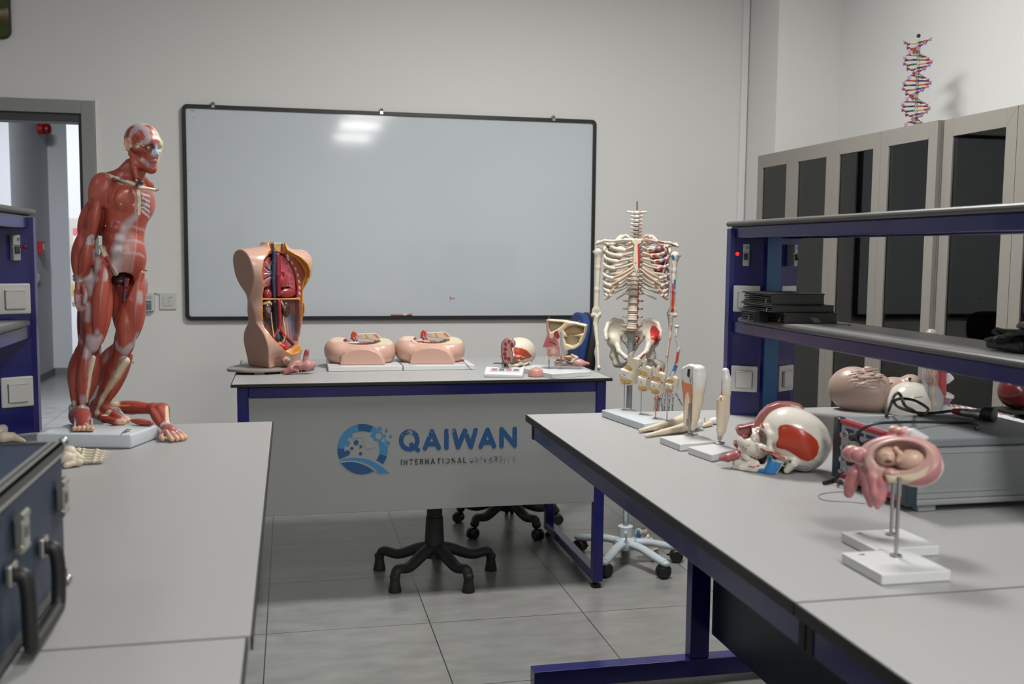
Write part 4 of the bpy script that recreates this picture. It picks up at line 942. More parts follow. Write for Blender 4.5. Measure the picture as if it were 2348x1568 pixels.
# ------------------------------------------------------------------ blue flight case
case = thing('carry_case', 'dark blue hard carry case with grey metal edges, latches and a black handle', 'case', (-.55, 1.2, ZB))
cx1, cy1, cz0, cz1 = -.331, 1.598, ZB+.0085, 1.098; cx0, cy0 = -.80, .72
bluem = mat('blue_case_laminate', (.022, .037, .066), .55, noise=.25, nscale=45)
MB().box((cx0+.004, cy0+.004, cz0+.003), (cx1-.003, cy1-.003, cz1-.003)).build('shell', bluem, case)
alu = [mat('dark_edge_extrusion', (.06, .062, .06), .45), mat('grey_edge_lip', (.2, .205, .2), .4)]
def edge(p, q, inx):
    b = MB(); p = np.array(p); q = np.array(q); lo = np.minimum(p, q); hi = np.maximum(p, q)
    return b
eg = MB(); w_ = .017
for x in (cx0, cx1):
    s = 1 if x == cx0 else -1
    for z in (cz0, cz1):
        t = 1 if z == cz0 else -1
        eg.box((min(x, x+s*w_), cy0, min(z, z+t*.003)), (max(x, x+s*w_), cy1, max(z, z+t*.003))); eg.box((min(x, x+s*.003), cy0, min(z, z+t*w_)), (max(x, x+s*.003), cy1, max(z, z+t*w_)))
        if t < 0:
            eg.tube([(x+s*w_, cy0, z), (x+s*w_, cy1, z)], .0022, 8, 1); eg.tube([(x, cy0, z+t*w_), (x, cy1, z+t*w_)], .0022, 8, 1)
            eg.tube([(x+s*.006, cy0, z+.0005), (x+s*.006, cy1, z+.0005)], .0018, 8, 1)
for y in (cy0, cy1):
    s = 1 if y == cy0 else -1
    for z in (cz0, cz1):
        t = 1 if z == cz0 else -1
        eg.box((cx0+.02, min(y, y+s*w_*.3), min(z, z+t*.003)), (cx1-.02, max(y, y+s*w_*.3), max(z, z+t*.003)))
eg.build('edge_trim', alu, case)
for x in (cx0, cx1):
    for y in (cy0, cy1):
        for z in (cz0, cz1):
            MB().ell((x, y, z), (.0075, .0075, .0075), None, 12).build('corner_cap', M['steel'], case, True)
nick = mat('nickel_latch', (.55, .53, .48), .28, metal=1)
def latch(px, py0, py1, wdt):
    a, b = atx(px, py0, cx1), atx(px, py1, cx1); y = (a[1]+b[1])/2; z1_, z0_ = a[2], b[2]
    L_ = MB(); L_.box((cx1+.0003, y-wdt/2, z0_+.012), (cx1+.012, y+wdt/2, z1_-.008), .002)
    q = L_.build('latch', nick, case)
    c = MB(); c.tube([(cx1+.007, y-wdt*.55, z1_-.004), (cx1+.007, y+wdt*.55, z1_-.004)], .006, 10).build('latch_hinge', nick, q, True); MB().tube([(cx1+.007, y-wdt*.55, z0_+.008), (cx1+.007, y+wdt*.55, z0_+.008)], .0055, 10).build('latch_hinge', nick, q, True)
    MB().box((cx1+.0121, y-wdt*.25, z0_+.022), (cx1+.0128, y+wdt*.25, z1_-.018)).build('latch_groove', M['shelf_e'], q)
latch(133, 1100, 1188, .030); latch(38, 1172, 1272, .030)
h0, h1 = atx(92, 1255, cx1), atx(18, 1318, cx1)
for hp_ in (h0, h1):
    MB().box((cx1+.0003, hp_[1]-.015, hp_[2]-.012), (cx1+.008, hp_[1]+.015, hp_[2]+.014), .002).build('handle_bracket', nick, case)
g = MB(); X_ = cx1+.022; zl = h0[2]-.075
g.tube(spline([(cx1+.008, h0[1], h0[2]), (X_-.004, h0[1], h0[2]-.004), (X_, h0[1], h0[2]-.03), (X_, h0[1]-.006, zl), (X_, h0[1]-.03, zl-.006), (X_, h1[1]+.03, zl-.006), (X_, h1[1]+.006, zl), (X_, h1[1], h1[2]-.03), (X_-.004, h1[1], h1[2]-.004), (cx1+.008, h1[1], h1[2])], 6), .0095, 12)
g.build('handle', M['black'], case, True)
# ================================================================== models on the desk
FLESH = (.56, .345, .275); FLESH_SHADE = (.40, .235, .18)  # second tone is darkened flesh: shade painted onto the cut shoulder faces
# ------------------------------------------------------------------ torso
Tc = at(622, 700, 4.33); TR = view_frame(Tc, 26); tl, tf, tu = TR.T
tor = thing('torso_model', 'flesh coloured torso model without head or arms, its front opened to show the organs', 'anatomical model', (Tc[0], Tc[1], ZB))
def T(px, py, f=0): return onplane(px, py, Tc+tf*f, tf)
Z0 = ZB+.022
S = SDF(.0034, .012)
S.ell(T(623, 632), (.142, .088, .105), TR, FLESH, .03).ell(T(634, 708), (.125, .08, .125), TR, FLESH, .05).ell(T(630, 783), (.142, .098, .09), TR, FLESH, .045)
S.chain([T(590, 600)-tl*.06, T(655, 600)+tl*.06], .052, FLESH, .04, sq=(tf, 1.25))
S.cap(T(630, 590), T(627, 552), .058, .05, FLESH, .03)
S.ell(T(588, 618), (.10, .084, .083), TR, FLESH, .02).ell(T(683, 620), (.05, .066, .07), TR, FLESH, .03)
for s in (-1, 1): S.cap(T(625+s*36, 790), T(625+s*37, 850), .080, .074, FLESH, .03, sq=(tf, 1.05))
S.ell(T(664, 632, .06), (.045, .04, .042), TR, FLESH, .03)
S.half(T(556, 619), -tl*.97+tf*.12-tu*.16, FLESH_SHADE)
S.half(T(708, 620), tl*.97+tf*.12-tu*.2, FLESH_SHADE)
S.half((0, 0, T(627, 556)[2]), (0, 0, 1), (.45, .16, .13)); S.half((0, 0, Z0), (0, 0, -1))
S.cap(T(638, 850, .09), T(640, 826, .075), .012, .006, None, .012, 'sub')
S.ell(T(657, 829, .088), (.016, .02, .014), TR, FLESH, .012).cap(T(658, 829, .095), T(661, 826, .112), .010, .010, FLESH, .004)
S.pell(T(663, 826, .118), (.008, .008, .009), (.20, .33, .38), None, .3)
# opening: flat cut, then the cavity
outl = [(615, 545), (615, 560), (617, 572), (604, 585), (593, 597), (588, 618), (589, 636), (592, 643), (596, 648), (596, 686), (597, 726), (599, 749), (610, 771), (624, 788), (637, 800), (655, 809), (668, 804), (682, 792), (691, 771), (694, 731), (695, 686), (697, 646), (702, 635), (702, 622), (694, 606), (680, 590), (666, 581), (653, 574), (651, 560), (651, 545)]
FC = .030
S.polyx(outl, Tc+tf*FC, TR, 0, .2, (.30, .055, .03), 0, 'sub', 0)
cav1 = [(617, 585), (606, 598), (602, 625), (601, 660), (601, 683), (642, 684), (681, 683), (682, 660), (678, 632), (668, 605), (652, 584), (634, 577)]
cav2 = [(602, 688), (602, 730), (604, 752), (617, 775), (637, 797), (655, 804), (670, 798), (682, 782), (687, 760), (688, 730), (687, 688)]
S.polyx(cav1, Tc+tf*FC, TR, -.038, .02, (.34, .05, .06), .004, 'sub', .006).polyx(cav2, Tc+tf*FC, TR, -.045, .02, (.40, .19, .165), .004, 'sub', .006)
YEL = (.62, .30, .035)
cp = Tc+tf*FC
for i in range(len(outl)-1): S.pstroke(outl[i:i+2], cp, TR, .0046, YEL, -.004)
S.pstroke([(602, 685), (642, 686), (684, 684)], cp, TR, .0022, (.6, .33, .06), -.006)
S.ppoly([(629, 545), (629, 565), (634, 578), (643, 578), (647, 563), (647, 545)], cp, TR, YEL, -.02, .02); S.ppoly([(631, 545), (634, 562), (639, 568), (643, 560), (644, 545)], cp, TR, (.16, .32, .38), -.02, .02)
S.ppoly([(621, 545), (622, 575), (628, 577), (627, 545)], cp, TR, (.03, .03, .05), -.02, .02); S.ppoly([(644, 558), (643, 577), (647, 577), (649, 558)], cp, TR, (.03, .03, .05), -.02, .02)
for a in ((612, 585), (606, 602), (602.5, 613), (600.5, 628), (599.5, 643), (600, 658), (600, 671), (601.5, 686), (602, 698), (602.5, 708)): S.pstroke([(a[0], a[1]-2), (a[0]-.4, a[1]+2)], cp, TR, .0022, (.70, .58, .36), -.006)
for a in ((660, 587), (661, 594), (670, 603), (678, 616), (683, 630), (686, 645), (687, 659), (687, 672), (686.5, 685), (686, 699), (685.5, 710)): S.pstroke([(a[0]-1, a[1]-2), (a[0]+.6, a[1]+2)], cp, TR, .0027 if a[1] > 600 else .004, (.70, .58, .36), -.006)
for (x, y, rx, c) in ((668, 735, 10, (.12, .16, .22)), (672, 760, 10, (.14, .2, .3)), (613, 738, 8, (.16, .16, .22)), (612, 765, 8, (.5, .28, .28)), (676, 775, 8, (.45, .28, .3))): S.pell(T(x, y, FC-.044), (rx*.0018, .02, .03), c, TR, .8)
for x in (606, 611, 616, 664, 670, 676, 682): S.pstroke([(x, 738), (x+4, 785)], cp, TR, .0009, (.16, .22, .33) if x % 2 else (.58, .36, .34), -.06, .003)
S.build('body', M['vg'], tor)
def organ(nm, fn, par=tor, h=.0022, m='vg'):
    s = SDF(h, .003); fn(s); return s.build(nm, M[m], par)
LU, LU2 = (.40, .07, .085), (.33, .045, .055)
def lung_r(s):
    s.polyx([(617, 588), (607, 600), (603, 625), (602, 650), (603, 672), (610, 660), (625, 655), (626, 620), (625, 590)], cp, TR, -.034, -.010, LU, .002, 'add', .006)
    for a in ([(625, 625), (616, 612), (611, 601)], [(625, 625), (612, 622), (606, 616)], [(625, 629), (613, 628), (605, 629)], [(625, 633), (614, 640), (607, 646)], [(622, 635), (616, 646), (610, 655)], [(619, 616), (622, 600)]):
        s.chain([T(x, y, FC-.009) for x, y in a], [.0035, .0026, .0015], (.45, .33, .33), .001)
    for a in ([(624, 628), (612, 634), (606, 638)], [(624, 622), (615, 616), (608, 609)], [(620, 640), (612, 651)]): s.chain([T(x, y, FC-.0075) for x, y in a], [.0032, .0022, .0014], (.05, .06, .09), .001)
organ('right_lung', lung_r)
def lung_l(s):
    s.polyx([(637, 585), (633, 610), (634, 640), (640, 665), (650, 660), (664, 658), (681, 668), (680, 640), (675, 615), (664, 597), (650, 584)], cp, TR, -.034, -.008, LU, .002, 'add', .006)
    s.ell(T(648, 640, FC-.004), (.022, .01, .034), TR, LU2, .004); s.ell(T(647, 628, FC+.002), (.010, .010, .018), TR, None, .002, 'sub')
    s.ell(T(658, 672, FC-.018), (.042, .016, .022), TR, (.26, .03, .035), .002)
    for k in range(26):
        x, y = 655+RNG.random()*22, 592+RNG.random()*66
        if x < 655+(y-590)*.4: s.pell(T(x, y, FC-.008), (.0026, .01, .0026), (.40, .33, .35) if k % 2 else (.08, .02, .03), TR, .3)
organ('left_lung', lung_l)
organ('diaphragm', lambda s: s.ell(T(614, 675, FC-.02), (.020, .016, .024), TR, (.26, .035, .04)))
organ('vena_cava', lambda s: s.chain([T(629, 577, FC+.004), T(628, 600, FC+.002), T(627, 640, FC), T(629, 680, FC-.004)], [.0095, .0085, .0075, .006], (.035, .065, .13)))
organ('heart_wall', lambda s: s.chain([T(636, 585, FC-.006), T(637, 630, FC-.008), T(638, 675, FC-.012)], [.012, .014, .010], (.24, .025, .04)))
KD = (.055, .03, .022)
def kid(x, y, sgn):
    def f(s):
        s.ell(T(x, y, FC-.014), (.0195, .014, .033), TR, KD); s.ell(T(x+sgn*10, y+2, FC-.012), (.008, .02, .012), TR, None, .004, 'sub'); s.pell(T(x+sgn*4, y-3, FC), (.008, .02, .013), (.22, .13, .17), TR, .6)
    return f
organ('kidney', kid(613, 714, 1)); organ('kidney', kid(655, 709, -1))
organ('adrenal_gland', lambda s: s.chain([T(604, 696, FC-.016), T(616, 693, FC-.012), T(624, 699, FC-.014)], [.006, .0085, .005], (.62, .42, .24)).chain([T(644, 690, FC-.01), T(649, 700, FC-.012)], [.006, .004], (.62, .45, .2)))
organ('vein_trunk', lambda s: s.chain([T(629, 694, FC-.008), T(631, 725, FC-.012), T(630, 757, FC-.016)], [.0105, .012, .0085], (.012, .012, .02)).chain([T(631, 705, FC-.008), T(651, 706, FC-.01)], [.0045, .004], (.012, .012, .02)).chain([T(642, 761, FC-.02), T(648, 775, FC-.02), T(644, 781, FC-.02)], .0045, (.015, .015, .022)).chain([T(657, 774, FC-.018), T(664, 782, FC-.016), T(675, 793, FC-.012)], .0055, (.015, .015, .022)))
organ('aorta', lambda s: s.chain([T(639, 690, FC-.008), T(641, 725, FC-.012), T(641, 751, FC-.014)], [.0085, .0075, .0065], (.33, .035, .035)).chain([T(641, 751, FC-.014), T(634, 761, FC-.016), T(628, 775, FC-.016), T(627, 785, FC-.018)], [.0055, .005, .0045, .004], (.36, .045, .045)).chain([T(641, 751, FC-.014), T(650, 765, FC-.014), T(655, 770, FC-.016), T(653, 786, FC-.02)], [.0055, .0055, .005, .004], (.36, .045, .045)).chain([T(655, 770, FC-.016), T(668, 782, FC-.012), T(678, 792, FC-.008)], [.005, .004, .004], (.36, .045, .045)))
organ('ureter', lambda s: s.chain([T(621, 717, FC-.014), T(624, 745, FC-.014), T(628, 772, FC-.014)], .0028, (.66, .52, .33), .001).chain([T(650, 712, FC-.012), T(650, 735, FC-.014), T(655, 765, FC-.012), T(650, 785, FC-.016)], .0028, (.66, .52, .33), .001))
organ('sacrum', lambda s: s.ell(T(639, 768, FC-.034), (.014, .012, .024), TR, (.12, .2, .25)))
organ('bladder', lambda s: s.ell(T(650, 795, FC-.012), (.024, .016, .0145), TR @ rotm(0, .2, 0), (.42, .03, .035)).ell(T(641, 789, FC-.006), (.012, .010, .009), TR, (.52, .17, .2)))
bd = MB(); ctr = T(624, 845); ctr = np.array([ctr[0]+.0, ctr[1]+.005, 0])
bp_ = [ctr[:2]+tl[:2]*(.195*math.copysign(abs(math.cos(t))**.75, math.cos(t)))+tf[:2]*(.125*math.copysign(abs(math.sin(t))**1.35, math.sin(t))) for t in np.linspace(0, 2*PI, 40, endpoint=False)]
bd.prism(bp_, ZB+.010, ZB+.0215, bev=.002, seg=1)
bd.build('base_board', [mat('worn_grey_board', (.25, .215, .195), .5, noise=.15, nscale=30)], tor)
for a, b_ in ((-.1, .09), (.1, .09), (-.1, -.09), (.1, -.09), (0, .115), ):
    c = ctr+tl*a+tf*b_; MB().box((c[0]-.02, c[1]-.008, ZB+.0003), (c[0]+.02, c[1]+.008, ZB+.0099)).build('board_foot', mat('brown_foot', (.22, .12, .09), .6), tor)
# loose genital insert in front
Ic = atz(686, 858, ZB); IR = view_frame(Ic, 0); 
def I(px, py, f=0): return onplane(px, py, Ic+IR[:, 1]*f, IR[:, 1])
S = SDF(.0019, .004)
PKm = (.44, .16, .145)
S.chain([I(655, 853, .01), I(668, 845, .01), I(684, 838, .0)], [.010, .013, .012], PKm, .006).chain([I(688, 838, 0), I(705, 838, 0), I(717, 836, -.01)], [.014, .020, .015], (.48, .22, .21), .008)
S.chain([I(660, 850, -.01), I(680, 849, 0), I(684, 852, .01)], [.008, .008, .004], PKm, .006).chain([I(700, 827, 0), I(701, 817, 0)], [.011, .0105], (.45, .22, .18), .004).cap(I(702, 814, 0), I(703.5, 806, .0), .0105, .0095, (.33, .045, .055), .002)
S.chain([I(668, 840, .0), I(680, 831, -.005), I(686, 828, -.005)], [.006, .006, .004], (.50, .36, .32), .003).ell(I(678, 843, .014), (.014, .008, .007), IR, None, .003, 'sub').pell(I(676, 842, .01), (.013, .02, .006), (.24, .26, .25), IR, .4)
S.half((0, 0, ZB+.0005), (0, 0, -1))
ins = thing('model_insert', 'loose pink and red insert piece lying on the desk in front of the torso', 'anatomical model piece', Ic)
S.build('insert_body', M['v'], ins)
for x in (690, 702): a = I(x, 842, -.01); MB().rod((a[0], a[1], ZB+.0005), (a[0], a[1], a[2]), .0014, 8).build('pin', M['chrome'], ins)
# ------------------------------------------------------------------ two pelvis sections on white plinths
def pelvis(x0, x1, dx, dy, lab, variant):
    """x0..x1: front edge of the plinth"""
    yb0 = 4.275
    o = thing('pelvis_model', lab, 'anatomical model', ((x0+x1)/2, 4.42, ZB), 'pelvis sections on the desk')
    MB().box((x0, yb0, ZB+.0005), (x1, yb0+.30, ZB+.0205), .002).build('plinth', M['base_w'], o)
    MB().box((x0+.008, yb0+.004, ZB+.0206), (x0+.055, yb0+.009, ZB+.0209)).build('printed_mark', M['shelf_e'], o)
    zb = ZB+.021; Pc = np.array([at(825+dx, 812+dy, 4.44)[0], 4.44, zb]); PR = np.array([[1., 0, 0], [0, -1, 0], [0, 0, 1]]); PR = view_frame(Pc, 0)
    def Q(px, py, f=0): return onplane(px+dx, py+dy, Pc+PR[:, 1]*f, PR[:, 1])
    S = SDF(.0027, .01)
    S.ell(Q(826, 812, -.01), (.142, .11, .068), PR, FLESH, .02).ell(Q(775, 800, -.02), (.058, .09, .052), PR, FLESH, .03).ell(Q(878, 802, -.02), (.052, .09, .055), PR, FLESH, .03)
    arch = [(783, 850), (781, 828), (784, 812), (792, 802), (806, 796), (826, 793.5), (846, 795), (862, 801), (874, 812), (881, 826), (882, 850)]
    S.polyx([(x+dx, y+dy) for x, y in arch], Pc, PR, -.04, .118, FLESH, .012, 'add', .004)
    S.half((0, 0, zb), (0, 0, -1))
    # sloping cut across the top
    zl, zr = Q(745, 777)[2], Q(890, 782)[2]
    S.half((Q(745, 777)[0], 4.44, zl), np.array([-(zr-zl)/(Q(890, 782)[0]-Q(745, 777)[0]), -.20, 1]), (.55, .36, .29), .004)
    S.ell(Q(828, 783, -.01), (.082, .075, .020), PR, (.36, .12, .10), .006, 'sub')
    for k in range(26):
        c = Q(800+RNG.random()*70, 784+RNG.random()*9, -.075+RNG.random()*.09); S.pell(c, (.008, .006, .012), [(.30, .07, .06), (.50, .25, .22), (.55, .42, .36)][k % 3], None, .5)
    S.paint(lambda X: np.clip(((X-Pc)@PR[:, 0]-.045)/.01, 0, 1)*np.clip((X[:, 2]-(Q(880, 786)[2]-.006))/.004, 0, 1), (.64, .54, .36))
    S.paint(lambda X: np.clip((-(X-Pc)@PR[:, 0]-.03)/.01, 0, 1)*np.clip((X[:, 2]-(Q(770, 781)[2]-.004))/.004, 0, 1), (.66, .50, .40))
    S.build('body', M['v'], o)
    s = SDF(.0016, .002)
    s.polyx([(x+dx, y+dy) for x, y in ((816, 767), (855, 765.5), (862, 766), (884, 783), (889, 791), (872, 785), (846, 779), (822, 777))], Pc, PR, -.05, -.036, (.62, .56, .46), .001, 'add', .001)
    s.ppoly([(x+dx, y+dy) for x, y in ((835, 766), (840, 766), (846, 776), (840, 777))], Pc-PR[:, 1]*.036, PR, (.62, .38, .06)).ppoly([(x+dx, y+dy) for x, y in ((854, 765), (863, 766), (872, 775), (864, 776))], Pc-PR[:, 1]*.036, PR, (.55, .22, .10)).ppoly([(x+dx, y+dy) for x, y in ((819, 768), (830, 769), (832, 774), (822, 774))], Pc-PR[:, 1]*.036, PR, (.52, .46, .48))
    s.build('sectioned_wall', M['v'], o)
    s = SDF(.0016, .002)
    s.chain([Q(806, 776, -.02), Q(808, 766, -.02), Q(811, 761.5, -.02), Q(815, 764, -.02), Q(815, 771, -.02), Q(818, 780, -.01)], [.005, .0055, .0055, .0058, .006, .005], (.52, .07, .04)).chain([Q(809, 770, -.03), Q(808, 776, -.028), Q(812, 781, -.02)], .0042, (.06, .06, .06))
    s.build('bowel_loop', M['vg'], o)
    s = SDF(.0018, .002); s.ell(Q(808, 786, .005), (.03, .012, .006), PR, (.50, .52, .56))
    if variant:
        s.ell(Q(800, 784, .03), (.022, .012, .007), PR, (.52, .36, .35)).ell(Q(786, 788, .045), (.012, .012, .012), PR, (.50, .36, .38)).chain([Q(790, 791, .05), Q(805, 793, .055), Q(822, 793, .05)], [.010, .008, .006], FLESH, .006).chain([Q(797, 785, .02), Q(825, 787, .02)], .0045, (.60, .30, .08))
    s.build('soft_tissue', M['v'], o)
    return o
pelvis(.153, .462, 0, 0, 'left pelvis section model on a white plinth, smooth thigh stump facing the room', 0)
pelvis(.467, .772, 160, -3, 'right pelvis section model on a white plinth with a pale flap on its left side', 1)
# key ring with dark cord at the corner of the second plinth
k0 = at(1055, 826, 4.33); k0[2] = ZB+.0255
o = thing('key_ring', 'red tag with a dark cord hanging over the plinth beside the right pelvis model', 'key ring', k0)
s = SDF(.0016, .002)
for k in range(7): a = k0+np.array([RNG.random()*.022-.008, RNG.random()*.02-.008, .004+RNG.random()*.008]); s.cap(a, a+np.array([.008, .004, .003])*(RNG.random(3)-.3)*2, .0032, .0024, (.40, .03, .04))
s.build('tag', M['v'], o)
pts = [k0+np.array([.012, -.005, .006]), at(1068, 833, 4.29), at(1073, 838, 4.268), at(1076, 843, 4.266), at(1083, 849, 4.26)]; pts[1][2] = ZB+.0235
MB().tube(spline(pts, 5), .0013, 6).build('cord', M['black'], o, True)
# ------------------------------------------------------------------ skull helper (frame: left, front, up)
IV = (.64, .575, .46)
def skull(S, c, R, L=.19, jaw=True, mouth=.0, iv=IV):
    """life-size skull: c = centre of the cranium, L = length"""
    q = L/.19; R = np.array(R)
    def V(l, f, u): return c+R@(np.array([l, f, u])*q)
    E = lambda p, r, col=iv, k=.008, op='add', r2=None: S.ell(V(*p), np.array(r)*q, R if r2 is None else R@r2, col, k*q, op)
    C = lambda P_, r, col=iv, k=.006, op='add': S.chain([V(*p) for p in P_], [x*q for x in r] if not np.isscalar(r) else r*q, col, k*q, op)
    E((0, -.008, .008), (.072, .088, .068)); E((0, .035, .0), (.058, .045, .055), iv, .02); E((0, -.05, -.012), (.058, .046, .052), iv, .02); E((0, -.01, -.045), (.05, .065, .03), iv, .015)
    E((0, .062, -.055), (.035, .030, .045), iv, .015); E((0, .074, -.085), (.028, .022, .018), iv, .008)
    for s in (-1, 1):
        C([(s*.012, .082, -.012), (s*.034, .079, -.010), (s*.052, .062, -.018), (s*.054, .055, -.035)], [.008, .009, .008, .006])
        C([(s*.054, .055, -.035), (s*.058, .045, -.05), (s*.045, .064, -.058), (s*.026, .077, -.055)], [.006, .007, .009, .007])
        C([(s*.052, .055, -.052), (s*.064, .025, -.053), (s*.064, .0, -.05)], [.0065, .0045, .006], iv, .003)
        
        E((s*.031, .083, -.036), (.0185, .026, .0175), (.40, .34, .27), .003, 'sub')
        C([(s*.052, -.022, -.055), (s*.05, -.018, -.078)], [.014, .008], iv, .008)
        E((s*.066, -.008, -.052), (.008, .005, .006), (.12, .09, .07), .002, 'sub')
    C([(0, .087, -.025), (0, .096, -.042)], [.007, .005], iv, .004)
    E((-.006, .094, -.062), (.0075, .02, .013), (.10, .06, .05), .002, 'sub'); E((.006, .094, -.062), (.0075, .02, .013), (.10, .06, .05), .002, 'sub')
    for k in range(-6, 7):
        a = k*.20; S.ell(V(.030*math.sin(a)*1.05, .066+.028*math.cos(a)-.0, -.101), np.array((.0042, .0035, .0075))*q, R@rotm(0, 0, -a), (.68, .63, .52), .0008)
    if jaw:
        m = math.radians(mouth)
        def J(l, f, u):
            f2, u2 = f-.005, u+.058; return (l, .005+f2*math.cos(m)+u2*math.sin(m), -.058+u2*math.cos(m)-f2*math.sin(m))
        C([J(-.052, .005, -.062), J(-.046, .022, -.112), J(-.024, .075, -.133), J(0, .09, -.136), J(.024, .075, -.133), J(.046, .022, -.112), J(.052, .005, -.062)], [.007, .011, .0105, .013, .0105, .011, .007])
        for s in (-1, 1):
            C([J(s*.049, .025, -.105), J(s*.052, .028, -.07)], [.011, .005]); C([J(s*.05, .012, -.07), J(s*.048, .018, -.105)], [.010, .012])
        C([J(-.032, .058, -.118), J(0, .083, -.122), J(.032, .058, -.118)], [.007, .009, .007])
        for k in range(-6, 7):
            a = k*.20; S.ell(V(*J(.029*math.sin(a)*1.05, .064+.026*math.cos(a), -.1125)), np.array((.004, .0033, .0068))*q, R@rotm(0, 0, -a), (.68, .63, .52), .0008)
    return V
# ------------------------------------------------------------------ skull behind the kidney
c = at(1188, 808, 4.30); SR_ = view_frame(c, -42, 0)
so = thing('skull_model', 'white skull with a red temple patch standing on the desk behind the kidney model', 'anatomical model', (c[0], c[1], ZB))
S = SDF(.0026, .006)
V = skull(S, c, SR_, .165, jaw=True)
S.half((0, 0, ZB+.001), (0, 0, -1))
for a in ([(1182, 800), (1194, 806), (1208, 812), (1216, 818)],): S.ppx(a, [.010, .016, .016, .010], (.46, .05, .02), .003, 3)
S.ppx([(1182, 805), (1184, 820), (1200, 824), (1212, 820)], [.009, .009, .007, .005], (.46, .05, .02), .003, 3)
S.ppx([(1183, 796), (1200, 804), (1215, 814), (1222, 820)], .0022, (.10, .07, .03), .002, 1.5).ppx([(1145, 788), (1153, 787.5)], .0018, (.05, .04, .03), .002, 1.5)
S.ppx([(1172, 832), (1188, 829), (1195, 829)], .0028, (.46, .05, .02), .002, 1.5)
for k in range(3): S.ppx([(1205+k*3, 840-k*2), (1217+k, 833-k*3)], .0012, (.05, .16, .30), .002, 1.5)
S.build('cranium', M['v'], so)
# ------------------------------------------------------------------ kidney section on a sloping plinth
kb0, kb1 = atz(1110, 865, ZB), atz(1198, 867, ZB); kd = kb1-kb0; kd[2] = 0; kl = np.linalg.norm(kd); kd /= kl; kn = np.array([-kd[1], kd[0], 0])
ko = thing('kidney_model', 'sectioned kidney model on a white sloping plinth with small printed pictures', 'anatomical model', kb0+kd*kl/2+kn*.04)
RB = np.stack([kn, np.array([0, 0, 1.]), kd], 1)
MB().prism([(0, .0005), (0, .014), (.012, .020), (.055, .036), (.068, .036), (.078, .024), (.078, .0005)], 0, kl, RB, kb0, .0025).build('plinth', M['base_w'], ko, True)
lab = MB(); sl = np.array([.043, .016]); 
def KP(t, s_): return kb0+kd*(t*kl)+kn*(.014+.038*s_)+np.array([0, 0, .0216+.01415*s_])
lab.add([KP(.12, .06), KP(.93, .06), KP(.93, .95), KP(.12, .95)], [(0, 1, 2, 3)]).build('printed_label', mat('printed_label', (.5, .5, .52), .4), ko)
for k in range(4):
    b = MB(); t = .16+k*.19; b.add([KP(t, .3)+[0, 0, .0006], KP(t+.15, .25)+[0, 0, .0006], KP(t+.16, .7)+[0, 0, .0006], KP(t+.03, .75)+[0, 0, .0006]], [(0, 1, 2, 3)]); b.build('label_picture', mat('label_picture_%d' % k, [(.33, .17, .15), (.12, .13, .18), (.36, .2, .16), (.2, .16, .18)][k], .4), ko)
kc = onplane(1164, 805, kb0+kn*.05, -kn); KR = view_frame(kc, -14)
kp = [(1150, 790), (1152, 783), (1158, 776), (1166, 773.5), (1175, 776), (1181, 783), (1182, 790), (1178, 797), (1173, 798.5), (1175, 808), (1176, 818), (1172, 829), (1165, 834.5), (1157, 833), (1152, 824), (1149.5, 806)]
S = SDF(.0015, .003)
S.polyx(kp, kc, KR, -.012, .012, (.20, .085, .08), .002, 'add', .006)
S.ppoly(kp, kc+KR[:, 1]*.012, KR, (.46, .27, .26), -.0035, grow=-.0028)
for x, y, r in ((1160, 789, 4.2), (1168.5, 784, 4), (1173.5, 791, 4), (1158.5, 801, 4), (1157.5, 812, 4.3), (1159, 821, 3.8), (1166.5, 823, 4)): S.pell(onplane(x, y, kc+KR[:, 1]*.012, KR[:, 1]), (r*.0018, .004, r*.0021), (.33, .045, .065), KR, .3)
S.pstroke([(1166, 795), (1168, 804), (1167, 813), (1170, 818)], kc+KR[:, 1]*.012, KR, .0032, (.40, .31, .22), -.003).pstroke([(1171, 801), (1174, 806)], kc+KR[:, 1]*.012, KR, .0035, (.42, .26, .10), -.003)
for a in ([(1166, 795), (1161, 784)], [(1166, 795), (1171, 782)], [(1167, 812), (1160, 806)], [(1167, 813), (1162, 816)]): S.pstroke(a, kc+KR[:, 1]*.012, KR, .0012, (.52, .40, .36), -.003)
S.build('kidney_section', M['vg'], ko)
a = onplane(1162, 832, kc, KR[:, 1]); MB().rod((a[0], a[1], ZB+.03), (a[0], a[1], a[2]), .0018, 8).build('rod', M['chrome'], ko, True)
ck = [at(1132, 845, 4.10), at(1138, 841, 4.11), at(1146, 844, 4.10), at(1153, 843, 4.10), at(1158, 847, 4.08), at(1163, 845, 4.075)]
tag(MB().tube(spline([(p[0], p[1], ZB+.045) for p in ck], 5), .0022, 6).build('black_cord', M['black'], None, True, origin=(ck[0][0], ck[0][1], ZB)), 'short black cord bunched behind the kidney plinth', 'cord')
